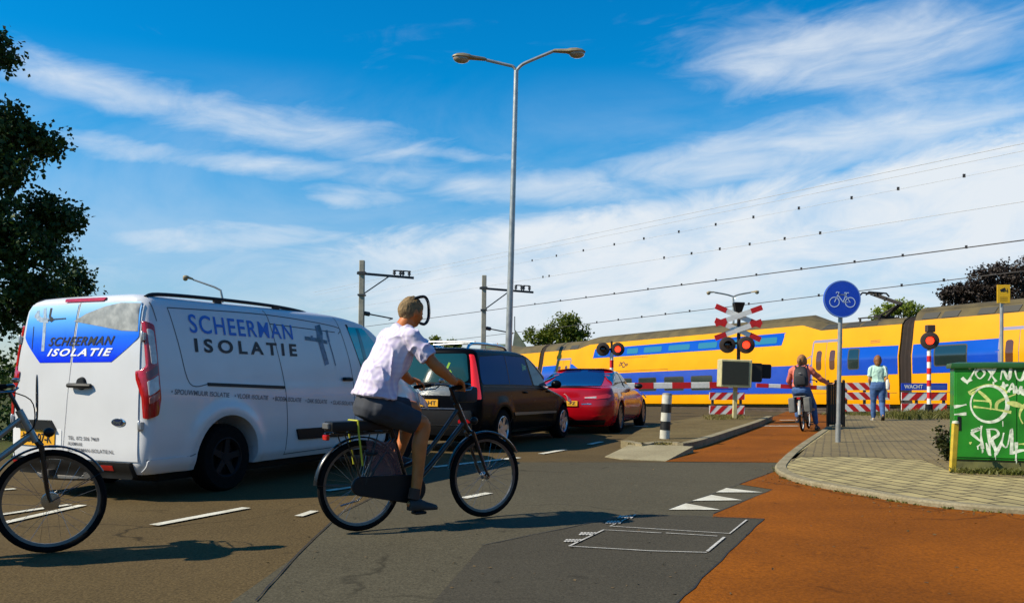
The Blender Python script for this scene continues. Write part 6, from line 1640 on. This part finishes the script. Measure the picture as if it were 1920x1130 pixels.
J = dict(pelvis=(.11, 0, .945), chest=(.27, 0, 1.31), neck=(.345, -.005, 1.515), head=(.435, -.01, 1.662), face=(.95, .10, -.16), up=(.12, 0, 1), arch=(-.035, 0, .03), neck_off=(-.03, 0, -.07),
         hipR=(.12, -.10, .92), hipL=(.13, .10, .93), shR=(.33, -.205, 1.455), shL=(.33, .205, 1.455), elR=(.47, -.31, 1.25), elL=(.49, .30, 1.23),
         wrR=gR + Vector((-.085, -.012, .040)), wrL=gL + Vector((-.085, .012, .040)), gripR=gR, gripL=gL, gaxR=(1, .15, .1), gaxL=(1, -.15, .1),
         knR=(.475, -.125, .79), knL=(.535, .115, .90), anR=(.40, -.135, .255), anL=(.385, .135, .52), heR=(.345, -.14, .155), toR=(.575, -.15, .145), heL=(.33, .14, .475), toL=(.55, .15, .475), hem=.10, flare=.035, build=1.02, limb=1.07)
# hands close round the grips: bar direction runs fore and aft, so the wrist sits outside and above
J['wrR'] = gR + Vector((-.075, -.045, .045)); J['wrL'] = gL + Vector((-.075, .045, .045))
J['gaxR'] = (.55, -.8, .0); J['gaxL'] = (.55, .8, .0)
SHIRT = bpy.data.materials.new("checked_shirt"); SHIRT.use_nodes = True
tt = SHIRT.node_tree; bs_ = tt.nodes['Principled BSDF']; bs_.inputs['Roughness'].default_value = .8; bs_.inputs['Specular IOR Level'].default_value = .2; bs_.inputs['Sheen Weight'].default_value = .2
tcx = tt.nodes.new('ShaderNodeTexCoord'); xs_ = []
for rot_, scl in (((0, 0, .3), 9), ((0, math.pi / 2, .2), 8)):
    mp = tt.nodes.new('ShaderNodeMapping'); mp.inputs['Rotation'].default_value = rot_; tt.links.new(tcx.outputs['Object'], mp.inputs[0])
    wv = tt.nodes.new('ShaderNodeTexWave'); wv.wave_type = 'BANDS'; wv.bands_direction = 'Y' if scl == 9 else 'X'; wv.inputs['Scale'].default_value = scl; wv.inputs['Distortion'].default_value = .6; tt.links.new(mp.outputs[0], wv.inputs[0]); xs_.append(wv.outputs['Fac'])
mm_ = tt.nodes.new('ShaderNodeMath'); mm_.operation = 'MULTIPLY_ADD'; mm_.inputs[1].default_value = .35; tt.links.new(xs_[1], mm_.inputs[0]); tt.links.new(xs_[0], mm_.inputs[2])
rr_ = tt.nodes.new('ShaderNodeMapRange'); rr_.inputs[2].default_value = 1.35; tt.links.new(mm_.outputs[0], rr_.inputs[0])
cx_ = tt.nodes.new('ShaderNodeMix'); cx_.data_type = 'RGBA'; cx_.inputs[6].default_value = (.72, .64, .72, 1); cx_.inputs[7].default_value = (.52, .45, .62, 1); tt.links.new(rr_.outputs[0], cx_.inputs[0]); tt.links.new(cx_.outputs[2], bs_.inputs['Base Color'])
SHOE = mat("shoe_dark", (.025, .015, .010), .6, amp=.3, scale=12)
man = person("short-haired man in a pale lilac shirt and dark shorts riding a bicycle", (RB[0], RB[1], .012), math.pi / 2 - ang, J,
             dict(hair=(mat("hair_sandy", (.20, .125, .05), .8, amp=.35, scale=40), 'short'), shirt=(SHIRT, 'short'), legs=(mat("shorts_dark", (.030, .033, .042), .85, amp=.2, scale=10), 'shorts'), shoe=(SHOE,), sock=mat("sock_dark", (.06, .03, .02), .9), vox=.007))
mb = MB(); y_ = -.03
mb.tube([(.435, y_ - .045, 1.770), (.488, y_ - .04, 1.785), (.532, y_ - .03, 1.785), (.563, y_ - .02, 1.75), (.574, y_ - .015, 1.69), (.571, y_ - .015, 1.63), (.552, y_ - .02, 1.592), (.522, y_ - .03, 1.574), (.488, y_ - .035, 1.578)], .012, 8, sm=5, dome=True)
mb.build("visor_rim", BLACKP, man)
mb = MB(); V0 = [(.455, 1.785), (.52, 1.782), (.562, 1.748), (.577, 1.69), (.573, 1.63), (.552, 1.595)]
vs = []
for w in (-1, -.5, 0, .5, 1): vs += [(x - .05 * w * w * .9, -.015 + w * .075 - .04 * (1 - 0), z) for x, z in V0]
mb.add(vs, [(i * 6 + j, i * 6 + j + 1, (i + 1) * 6 + j + 1, (i + 1) * 6 + j) for i in range(4) for j in range(5)])
mb.build("visor", mat("clear_visor", (.75, .78, .80), .12, coat=.5, alpha=.16), man)

# ---------------- bicycle entering at the left edge, with its rider outside the picture
la = R(60); FC = GP(95, 1037); wb = 1.14
rx_, ry_ = FC.x - wb * math.sin(la), FC.y - wb * math.cos(la)
SILV = mat("bike_silver", (.26, .27, .26), .32, .5, coat=.5, amp=.1, scale=10)
bk2 = bicycle("bicycle", "silver bicycle with a hub motor entering at the left edge", (rx_, ry_, 0.005), math.pi / 2 - la, dict(frame=SILV, hub=.058, forkm=BFR, grip=(.72, 1.10, .28), hx=.10))
mb = MB(); mb.tube([(1.06, .17 * math.cos(R(a)), 1.03 + .15 * math.sin(R(a))) for a in range(0, 360, 12)], .004, 6, closed=True)
mb.tube([(1.06, -.13, 1.06), (1.06, .13, 1.06)], .005, 5); mb.tube([(1.06, -.15, 1.0), (1.06, .15, 1.0)], .004, 5); mb.tube([(1.06, 0, 1.18), (1.06, 0, .88)], .0035, 5); mb.tube([(1.06, 0, .9), (1.03, 0, .80)], .006, 5)
mb.build("wire_carrier", mat("wire_grey_dark", (.10, .10, .10), .4, .6), bk2)
mb = MB(); mb.tube([(.84, -.06, 1.09), (1.02, -.10, 1.02), (1.04, -.06, .85), (.97, -.03, .78)], .004, 5, sm=5); mb.build("brake_cable", RUBBER, bk2)
gR, gL = Vector((.80, -.292, 1.096)), Vector((.80, .292, 1.096))
J2 = {k_: tuple(Vector(v_) + Vector((.10 if k_[:2] in ('ch', 'ne', 'sh', 'el', 'he', 'ar') and k_ not in ('heR', 'heL', 'arch', 'neck_off') else 0, 0, 0))) if isinstance(v_, (tuple, Vector)) and k_ in ('chest', 'neck', 'head', 'shR', 'shL', 'elR', 'elL') else v_ for k_, v_ in J.items()}; J2.update(wrR=gR + Vector((-.075, -.045, .045)), wrL=gL + Vector((-.075, .045, .045)), gripR=gR, gripL=gL)
DKJ = mat("jacket_navy", (.02, .022, .035), .8, amp=.2, scale=9)
person("person in dark clothes riding the silver bicycle, mostly cut off by the left edge", (rx_, ry_, .005), math.pi / 2 - la, J2,
       dict(hair=(mat("hair_dark", (.04, .025, .015), .7, amp=.3, scale=40), 'short'), shirt=(DKJ, 'long'), legs=(mat("trousers_dark", (.02, .02, .024), .85, amp=.2, scale=9), 'trousers'), shoe=(SHOE,), vox=.010, bvox=.009))

# ---------------- cyclist with a backpack waiting at the barrier
ca_ = R(25); b = GP(1505, 808, .012)
PANG = mat("pannier_grey", (.13, .13, .12), .8, amp=.25, scale=9)
rot2 = (R(-4), 0, math.pi / 2 - ca_)
bk3 = bicycle("bicycle", "bicycle with white rims and grey panniers standing before the barrier", b, rot2, dict(rim=mat("rim_white", (.60, .60, .58), .4), frame=mat("bike_grey", (.10, .10, .10), .4), grip=(.74, 1.05, .28), guardm=mat("guard_grey", (.33, .33, .31), .4)))
for s in (-1, 1):
    mb = MB(); mb.box((-.07, s * .155, .57), (.36, .14, .32)); mb.build("pannier", PANG, bk3, bevel=.04, segs=3)
mb = MB(); mb.box((-.07, 0, .745), (.30, .26, .03)); mb.build("pannier_strap", PANG, bk3, bevel=.01)
J3 = dict(pelvis=(.14, -.02, .90), chest=(.26, -.03, 1.20), neck=(.31, -.03, 1.37), head=(.36, -.05, 1.505), face=(.9, -.35, -.05), arch=(-.03, 0, .02), neck_off=(-.02, 0, -.06), hipR=(.15, -.11, .87), hipL=(.15, .08, .88), shR=(.29, -.205, 1.315), shL=(.29, .155, 1.32),
          elR=(.42, -.40, 1.10), elL=(.45, .27, 1.10), wrR=(.58, -.52, .99), wrL=(.66, .29, 1.085), gripL=(.735, .285, 1.05), gaxL=(.5, .85, 0), hdR=(.5, -.6, -.2), hsR=(.7, .5, 0),
          knR=(.46, -.20, .56), knL=(.50, .12, .66), anR=(.42, -.24, .13), anL=(.40, .135, .30), heR=(.36, -.245, .02), toR=(.58, -.27, .02), heL=(.34, .14, .20), toL=(.56, .15, .19), hem=.02, flare=.03, build=.95)
SALM = mat("sweater_salmon", (.60, .15, .10), .85, amp=.12, scale=12)
JEAN = mat("jeans_blue", (.045, .10, .24), .85, amp=.25, scale=12)
p3 = person("cyclist in salmon sweater and jeans, leaning one hand on the black panel", b, rot2, J3,
            dict(hair=(mat("hair_auburn", (.27, .12, .035), .7, amp=.3, scale=40), 'tail'), shirt=(SALM, 'long'), legs=(JEAN, 'trousers'), shoe=(SHOE,), skin=SKIN2, vox=.011, bvox=.009))
bp = thing("backpack", "black backpack on the back of the cyclist in salmon", "backpack", b, rot2)
rg = []
for z, w, d0 in ((.95, .10, .06), (.97, .14, .10), (1.05, .155, .14), (1.2, .15, .14), (1.32, .13, .11), (1.39, .09, .06), (1.40, .03, .02)):
    cx = .10 + (z - .95) * .25; rg.append(ering(Vector((cx - d0 * .5, -.03, z)), Vector((0, 1, 0)), Vector((1, 0, 0)), w, d0 * .62, 20, 3))
mb = MB(); mb.loft(rg); BPK = mat("backpack_black", (.014, .014, .016), .7, amp=.3, scale=10); mb.build("bag", BPK, bp)
mb = MB(); mb.box((-.035, -.03, 1.10), (.05, .20, .20)); mb.build("front_pocket", BPK, bp, bevel=.03, segs=2)
mb = MB(); mb.box((-.015, -.03, 1.25), (.03, .05, .012)); mb.build("pull_tab", mat("tab_grey", (.3, .3, .3), .5), bp)
for s in (-1, 1):
    mb = MB(); mb.tube([(.12, -.03 + s * .09, 1.36), (.27, -.03 + s * .12, 1.42), (.40, -.03 + s * .12, 1.32), (.36, -.03 + s * .15, 1.1), (.16, -.03 + s * .13, .99)], .014, 6, sm=4); mb.build("shoulder_strap", BPK, bp)

# ---------------- woman standing at the fence, facing the train
b = GP(1646, 788, PZ)
wr_ = math.pi / 2 - R(16)
J4 = dict(pelvis=(0, 0, .90), chest=(.02, 0, 1.22), neck=(.0, 0, 1.40), head=(.035, 0, 1.545), face=(1, -.1, -.05), arch=(.015, 0, 0), hipR=(0, -.095, .86), hipL=(0, .095, .86), shR=(-.005, -.165, 1.345), shL=(-.005, .165, 1.345),
          elR=(-.03, -.205, 1.08), elL=(.01, .205, 1.08), wrR=(.10, -.20, .87), wrL=(.13, .17, .90), hsR=(1, 0, .3), hsL=(1, 0, .3), knR=(.03, -.10, .46), knL=(.07, .10, .475), anR=(-.17, -.10, .12), anL=(.10, .10, .075), heR=(-.245, -.10, .11), toR=(-.07, -.11, .015), heL=(.05, .10, .0), toL=(.28, .12, .0), hem=.04, flare=.02, build=.86, limb=.88)
p4 = person("woman in a mint T-shirt and blue jeans walking towards the train", b, wr_, J4,
            dict(hair=(mat("hair_brown", (.20, .075, .018), .65, amp=.35, scale=40), 'bob'), shirt=(mat("tshirt_mint", (.42, .62, .52), .85, amp=.08, scale=12), 'short'), legs=(JEAN, 'trousers'), shoe=(mat("shoe_black", (.02, .015, .012), .6), mat("shoe_pale", (.40, .36, .28), .6)), skin=SKIN2, vox=.010, bvox=.009))
sb = thing("shoulder_bag", "white cloth bag hanging at the standing woman's right side", "bag", b, wr_)
BAGW = mat("bag_white", (.66, .64, .58), .85, amp=.1, scale=14)
rg = [ering(Vector((.03, -.225, z)), Vector((1, 0, 0)), Vector((0, 1, 0)), w, d_, 16, 3) for z, w, d_ in ((.80, .05, .02), (.82, .12, .04), (.92, .13, .05), (1.05, .10, .04), (1.10, .07, .02), (1.105, .02, .01))]
mb = MB(); mb.loft(rg); mb.build("bag", BAGW, sb)
mb = MB()
mb.tube([(.06, -.20, 1.09), (.08, -.17, 1.30), (.02, -.13, 1.425), (-.08, -.16, 1.36), (-.10, -.20, 1.20), (-.02, -.225, 1.08)], .012, 6, sm=5); mb.build("strap", BAGW, sb)
bt = thing("drink_bottle", "white bottle hanging low beside the standing woman's right leg", "bottle", b, wr_)
mb = MB(); mb.lathe([(0, .60), (.035, .60), (.04, .63), (.04, .74), (.02, .79), (.018, .82)], (.06, -.20, 0), (0, 0, 1), 14); mb.build("bottle", BAGW, bt)
mb = MB(); mb.lathe([(.02, .82), (.02, .845), (0, .848)], (.06, -.20, 0), (0, 0, 1), 12); mb.tube([(.06, -.20, .845), (.09, -.215, .88)], .004, 5); mb.build("cap", BLACKP, bt)
# ------------------------------------------------------------------ trees and plants
def leaf_mat(name, c1, c2, sub=.25):
    m = bpy.data.materials.new(name); m.use_nodes = True
    t = m.node_tree; b = t.nodes['Principled BSDF']; L = t.links.new
    tc = t.nodes.new('ShaderNodeTexCoord'); n = t.nodes.new('ShaderNodeTexNoise'); n.inputs['Scale'].default_value = 2.2; n.inputs['Detail'].default_value = 8; n.inputs['Roughness'].default_value = .8
    L(tc.outputs['Object'], n.inputs[0])
    r = t.nodes.new('ShaderNodeMapRange'); r.inputs[1].default_value = .36; r.inputs[2].default_value = .64; L(n.outputs['Fac'], r.inputs[0])
    x = t.nodes.new('ShaderNodeMix'); x.data_type = 'RGBA'; x.inputs[6].default_value = (*c1, 1); x.inputs[7].default_value = (*c2, 1); L(r.outputs[0], x.inputs[0]); L(x.outputs[2], b.inputs['Base Color'])
    b.inputs['Roughness'].default_value = .55; b.inputs['Specular IOR Level'].default_value = .3
    tr = t.nodes.new('ShaderNodeBsdfTranslucent'); L(x.outputs[2], tr.inputs[0])
    ms = t.nodes.new('ShaderNodeMixShader'); ms.inputs[0].default_value = sub; L(b.outputs[0], ms.inputs[1]); L(tr.outputs[0], ms.inputs[2]); L(ms.outputs[0], t.nodes['Material Output'].inputs[0])
    return m
BARK = mat("bark", (.045, .032, .02), .9, amp=.4, scale=8, bump=.6, bscale=14)
def leaf(vs, fs, p, s, rnd, nb=None):
    d = Vector((rnd.gauss(0, 1), rnd.gauss(0, 1), rnd.gauss(0, .8) - .25)).normalized()
    a = d.cross(Vector((rnd.gauss(0, 1), rnd.gauss(0, 1), rnd.gauss(0, 1)))).normalized(); n = d.cross(a)
    o = len(vs); w = s * rnd.uniform(.32, .48)
    vs += [p, p + d * s * .5 + a * w + n * s * .12, p + d * s, p + d * s * .5 - a * w + n * s * .12]
    fs += [(o, o + 1, o + 2), (o, o + 2, o + 3)]
def tree(name, label, base, trunk_h, blobs, nl, ls, lm, seed, cat="tree", group=None, r0=.18, clump=.45, gap=.35, per=34):
    rnd = random.Random(seed); base = Vector(base)
    t = thing(name, label, cat, base, 0, group)
    mb = MB(); tip = Vector((rnd.uniform(-.2, .2), rnd.uniform(-.2, .2), trunk_h))
    mb.tube([(0, 0, -.2), tip * .4 + Vector((.08, 0, 0)), tip], [r0 * 1.25, r0, r0 * .6], 10, sm=4)
    cents = []
    for (bx, by, bz, rx, ry, rz, wgt) in blobs:
        c = Vector((bx, by, bz)); k = max(2, int(rx * 2.2))
        st = tip * rnd.uniform(.55, 1)
        mid = st.lerp(c, .5) + Vector((rnd.uniform(-.2, .2), rnd.uniform(-.2, .2), .15))
        mb.tube([st, mid, c], [r0 * .5, r0 * .3, r0 * .15], 7, sm=3)
        for _ in range(k * 2):
            d = Vector((rnd.gauss(0, 1), rnd.gauss(0, 1), rnd.gauss(0, .8))).normalized(); e = c + Vector((d.x * rx, d.y * ry, d.z * rz)) * rnd.uniform(.6, .95)
            mb.tube([c.lerp(st, rnd.uniform(0, .4)), c.lerp(e, .5) + Vector((0, 0, .08)), e], [r0 * .18, r0 * .1, r0 * .04], 5)
        nb = int(nl * wgt / per)
        for _ in range(nb):
            d = Vector((rnd.gauss(0, 1), rnd.gauss(0, 1), rnd.gauss(0, 1))).normalized(); q = rnd.random() ** .45
            p = c + Vector((d.x * rx, d.y * ry, d.z * rz)) * q
            if noise.noise(p * (1.1 / clump * .5) + Vector((seed, 0, 0))) < -gap * .5: continue
            cents.append((p, d))
    mb.build("trunk", BARK, t)
    vs, fs = [], []
    for p, d in cents:
        cr = clump * rnd.uniform(.5, 1.15)
        for _ in range(per):
            q = Vector((rnd.gauss(0, .45), rnd.gauss(0, .45), rnd.gauss(0, .32))) * cr
            leaf(vs, fs, p + q, ls * rnd.uniform(.6, 1.25), rnd)
    c = MB(); c.add(vs, fs)
    me = bpy.data.meshes.new("crown"); me.from_pydata([tuple(v) for v in vs], [], fs); me.materials.append(lm)
    finish(me, "crown", t, smooth=False)
    return t
LF_DARK = leaf_mat("leaf_dark", (.014, .034, .008), (.05, .095, .016), .25)
LF_MID = leaf_mat("leaf_mid", (.05, .085, .006), (.17, .19, .012), .35)
LF_LIGHT = leaf_mat("leaf_light", (.14, .20, .02), (.28, .32, .05), .4)
LF_COP = leaf_mat("leaf_copper", (.016, .012, .009), (.045, .028, .020), .15)
def at(px, py, Y, base): p = PP(px, py, Y); return p - Vector(base)
# big tree at the left edge
Y = 19.0; B_ = Vector((PP(-70, HY, Y).x, Y, 0)); k = Y / FPX
bl = []
for px, py, rx, rz, w in ((5, 118, 52, 34, .7), (-80, 60, 90, 70, 1.2), (25, 250, 52, 48, .9), (60, 262, 48, 26, .5), (30, 330, 60, 45, .9), (70, 400, 58, 50, 1.1), (20, 440, 80, 70, 1.5), (85, 500, 50, 60, 1.0), (-60, 360, 70, 140, 1.4), (-140, 250, 110, 150, 1.6), (20, 560, 90, 70, 1.4), (-130, 560, 120, 100, 1.2)):
    p = at(px, py, Y, B_); bl.append((p.x, random.uniform(-.8, .8), p.z, rx * k, rx * k * 1.0, rz * k, w))
tot = sum(b[6] for b in bl)
tree("broadleaf_tree", "tall dark-leaved tree at the left edge behind the white van", B_, 4.6, [(*b[:6], b[6] / tot) for b in bl], 40000, .115, LF_DARK, 3, r0=.24, clump=.34, gap=.55)
Y = 23.0; B_ = Vector((PP(140, HY, Y).x, Y, 0)); k = Y / FPX
tree("broadleaf_tree", "smaller dark-leaved tree just left of the white van's roof", B_, 1.6, [(*(at(px, py, Y, B_)), rx * k, rx * k, rz * k, w) for px, py, rx, rz, w in ((140, 540, 38, 55, .3), (100, 600, 70, 70, .4), (165, 600, 40, 60, .3))], 9000, .12, LF_DARK, 5, r0=.12, clump=.4, gap=.35)
# hedge in the gap under the left tree
Y = 16.5; B_ = Vector((PP(-20, HY, Y).x, Y, 0))
tree("hedge_bush", "dark bush under the tall tree at the left edge", B_, .6, [(0, 0, .9, 2.2, .9, 1.0, .6), (-1.8, .2, 1.0, 1.6, .9, 1.0, .4)], 8000, .10, LF_DARK, 8, cat="bush", r0=.05, clump=.35, gap=.1)
# trees beyond the train
def far_tree(name, label, px, Y, bl, nl, ls, lm, seed, th, r0=.2, clump=.6, gap=.35):
    B_ = Vector((PP(px, HY, Y).x, Y, ground_z(PP(px, HY, Y).x, Y))); k = Y / FPX
    return tree(name, label, B_, th, [(*(at(x, y, Y, B_)), rx * k, rx * k * .8, rz * k, w) for x, y, rx, rz, w in bl], nl, ls, lm, seed, r0=r0, clump=clump, gap=gap, group="trees beyond the railway")
far_tree("broadleaf_tree", "sunlit green tree behind the left end of the train", 1050, 82, ((1062, 612, 34, 24, .4), (1020, 632, 34, 20, .3), (1050, 640, 50, 25, .3), (1085, 622, 22, 22, .2)), 6500, .25, LF_MID, 11, 2.5, clump=.65, gap=.6)
far_tree("broadleaf_tree", "small green tree above the black car's roof, left one of two", 822, 92, ((822, 645, 16, 18, .6), (812, 655, 20, 14, .4)), 1800, .32, LF_MID, 12, 2)
far_tree("broadleaf_tree", "small green tree above the black car's roof, right one of two", 850, 92, ((848, 643, 12, 18, .6), (845, 655, 20, 14, .4)), 1800, .32, LF_MID, 13, 2)
far_tree("broadleaf_tree", "pale green treetop behind the train under the pantograph", 1690, 68, ((1688, 578, 40, 14, .5), (1655, 590, 24, 14, .25), (1715, 585, 24, 14, .25)), 3000, .2, LF_LIGHT, 14, 4, clump=.45, gap=.6)
far_tree("copper_beech", "dark purple-leaved tree behind the train at the right edge", 1880, 62, ((1870, 528, 52, 34, .4), (1820, 550, 50, 22, .25), (1930, 520, 50, 38, .3), (1780, 552, 22, 10, .08), (1860, 570, 90, 30, .3)), 13000, .19, LF_COP, 15, 5, r0=.3, clump=.55, gap=.6)
# house gable and roof beyond the masts
def house(label, px0, px1, ridge, eave, Y, roofc, wallc, group=None):
    a, b = PP(px0, HY, Y), PP(px1, HY, Y); z0 = ground_z(a.x, Y); k = Y / FPX; w = b.x - a.x; D = 7
    ze, zr = EYE + (HY - eave) * k - z0, EYE + (HY - ridge) * k - z0
    t = thing("house", label, "house", (a.x, Y, z0), 0, group)
    mb = MB(); mb.add([(0, 0, 0), (w, 0, 0), (w, D, 0), (0, D, 0), (0, 0, ze), (w, 0, ze), (w, D, ze), (0, D, ze), (0, D / 2, zr - .1), (w, D / 2, zr - .1)], [(0, 1, 5, 4), (1, 2, 6, 9, 5), (2, 3, 7, 6), (3, 0, 4, 8, 7)]); mb.build("wall", wallc, t)
    mb = MB()
    for s in (0, 1):
        y0, y1 = (-.4, D / 2) if s == 0 else (D + .4, D / 2)
        P = [(-.3, y0, ze - .25), (w + .3, y0, ze - .25), (w + .3, y1, zr), (-.3, y1, zr)]; mb.add([*P, *[(x, y, z + .15) for x, y, z in P]], [(0, 1, 2, 3), (7, 6, 5, 4), (0, 4, 5, 1), (1, 5, 6, 2), (2, 6, 7, 3), (3, 7, 4, 0)])
    mb.build("roof", roofc, t)
    for i in range(2):
        m2 = MB(); m2.box((w * (.3 + .4 * i), -.02, ze * .5), (w * .15, .06, ze * .25)); f = m2.build("window", mat("house_frame", (.5, .48, .42), .5), t)
        m3 = MB(); m3.box((w * (.3 + .4 * i), -.055, ze * .5), (w * .12, .02, ze * .21)); m3.build("pane", TWIND, f)
    return t
HG = mat("roof_green_grey", (.10, .13, .08), .7, amp=.2, scale=2); HW = mat("house_brick", (.16, .09, .055), .85, amp=.2, scale=3)
house("low house with a grey-green roof just left of the tall lamp's foot", 905, 952, 645, 662, 96, HG, HW)
t = thing("house_gable", "small pointed grey gable beside the tall lamp's foot", "house", (PP(960, HY, 98).x, 98, ground_z(PP(960, HY, 98).x, 98)), 0)
k = 98 / FPX; gz_ = t.location.z; zr = EYE + (HY - 620) * k - gz_; ze = EYE + (HY - 655) * k - gz_; w = 26 * k
mb = MB(); mb.add([(0, 0, 0), (w, 0, 0), (w, 0, ze), (.3, 0, zr), (0, 0, ze), (0, 6, 0), (w, 6, 0), (w, 6, ze), (.3, 6, zr), (0, 6, ze)], [(0, 1, 2, 3, 4), (9, 8, 7, 6, 5), (0, 4, 9, 5), (1, 6, 7, 2)]); mb.build("wall", mat("gable_grey", (.20, .21, .15), .8, amp=.15, scale=2), t)
mb = MB(); P = [(.3, -.2, zr + .05), (w + .2, -.2, ze), (w + .2, 6.2, ze), (.3, 6.2, zr + .05)]; mb.add([*P, *[(x, y, z + .15) for x, y, z in P]], [(0, 1, 2, 3), (7, 6, 5, 4), (0, 4, 5, 1), (1, 5, 6, 2), (2, 6, 7, 3), (3, 7, 4, 0)]); mb.build("roof", HG, t)
mb = MB(); mb.tube([(.3, 0, zr), (.3, 0, zr + 1.6)], .06, 6); mb.build("finial", DSTEEL, t)
# far woodland as one mass, plus an added out-of-view ring that darkens reflections
rnd = random.Random(4); vs, fs = [], []
for i in range(3000):
    a = rnd.uniform(-math.pi, math.pi); q = min(1, max(0, (abs(a) - .72) / .12)); r_ = rnd.uniform(150, 190) * (1 - q) + rnd.uniform(55, 80) * q
    p = Vector((math.sin(a) * r_, math.cos(a) * r_, rnd.uniform(-1.5, 3.2) if q < .5 else 9.5 * rnd.random() ** .7))
    for _ in range(12): leaf(vs, fs, p + Vector((rnd.gauss(0, 2), rnd.gauss(0, 2), rnd.gauss(0, .9))), rnd.uniform(.8, 1.6), rnd)
me = bpy.data.meshes.new("woodland_and_screen"); me.from_pydata([tuple(v) for v in vs], [], fs); me.materials.append(LF_MID)
tag(finish(me, "woodland_and_screen", None, smooth=False), "distant green woodland, with an added unseen tree ring that darkens reflections", "woodland", kind="stuff")
# fallen leaves and grit
rnd = random.Random(12); vs, fs = [], []
for i in range(420):
    if i < 260:
        k_ = kl[6 + int(rnd.random() * (len(kl) - 8))]; p = Vector((k_.x - abs(rnd.gauss(0, .25)), k_.y - abs(rnd.gauss(0, .22)), .016))
    else: p = GP(rnd.uniform(500, 1900), rnd.uniform(880, 1120)); p.z = .018
    leaf(vs, fs, p, rnd.uniform(.012, .035), rnd)
vs = [Vector((v.x, v.y, .014 + abs(v.z - .016) * .4)) for v in vs]
me = bpy.data.meshes.new("leaf_litter"); me.from_pydata([tuple(v) for v in vs], [], fs); me.materials.append(mat("litter", (.10, .062, .022), .9, amp=.7, scale=9))
tag(finish(me, "leaf_litter", None, smooth=False), "small dry leaves and grit scattered on the asphalt along the kerb", "leaf litter", kind="stuff")
# grass tufts: along fences, against the cabinet, on the island
def blades(name, label, spots, m, seed):
    rnd = random.Random(seed); vs, fs = [], []
    for (x, y, z, rad, h, n) in spots:
        for _ in range(n):
            a = rnd.uniform(0, 6.283); r_ = rad * rnd.random() ** .5; p = Vector((x + math.cos(a) * r_, y + math.sin(a) * r_, z)); hh = h * rnd.uniform(.4, 1.1); w = .006 + .006 * rnd.random() + hh * .008
            d = Vector((rnd.gauss(0, .35), rnd.gauss(0, .35), 1)).normalized(); sd = d.cross(Vector((rnd.gauss(0, 1), rnd.gauss(0, 1), 0))).normalized() * w; o = len(vs)
            m_ = p + d * hh * .55; tp = p + d * hh + Vector((d.x, d.y, -.25)) * hh * .5
            vs += [p - sd, p + sd, m_ + sd * .7, m_ - sd * .7, tp]; fs += [(o, o + 1, o + 2, o + 3), (o + 3, o + 2, o + 4)]
    me = bpy.data.meshes.new(name); me.from_pydata([tuple(v) for v in vs], [], fs); me.materials.append(m)
    return tag(finish(me, name, None, smooth=False), label, "grass", kind="stuff")
GRASS = leaf_mat("grass_blades", (.07, .085, .012), (.17, .15, .035), .3)
sp = []
for i in range(60): p = GP(1680 + 150 * rnd.random(), 776 + 10 * rnd.random(), PZ); sp.append((p.x, p.y, PZ, .5, .28, 40))
for i in range(26): p = GP(1560 + 120 * rnd.random(), 774 + 5 * rnd.random(), PZ); sp.append((p.x, p.y, PZ, .4, .14, 26))
blades("grass", "rough grass along the foot of the striped fences", sp, GRASS, 2)
sp = []
for i in range(30): p = GP(1330 + 60 * rnd.random(), 780 + 7 * rnd.random(), IZ); sp.append((p.x, p.y, IZ, .25, .10, 22))
for i in range(24): p = GP(1180 + 90 * rnd.random(), 826 + 5 * rnd.random(), IZ); sp.append((p.x, p.y, IZ - .02, .12, .045, 14))
blades("grass", "dry weeds growing between the stones of the traffic island", sp, leaf_mat("weeds_dry", (.16, .12, .03), (.24, .20, .06), .3), 3)
sp = []
for i in range(40):
    u = rnd.random(); p = GP(1792 + 140 * u, 884 + 3 * u + 4 * rnd.random(), PZ); sp.append((p.x, p.y, PZ, .09, .09, 16))
for i in range(70):
    u = rnd.random(); k_ = kl[6 + int(u * (len(kl) - 8))]; sp.append((k_.x + rnd.uniform(-.08, .02), k_.y + rnd.uniform(-.08, .02), .012, .05, .03, 8))
blades("grass", "thin grass along the cabinet foot and the kerb joint", sp, GRASS, 5)
b = GP(1775, 868, PZ)
tree("bush", "dark shaggy shrub against the left side of the green cabinet", (b.x + .22, b.y + .45, PZ), .3, [(.0, 0, .26, .07, .22, .24, .6), (-.02, -.15, .15, .07, .15, .13, .4)], 900, .06, leaf_mat("shrub_leaf", (.018, .028, .006), (.06, .062, .012), .2), 21, cat="shrub", r0=.02, clump=.13, gap=.0, per=10)
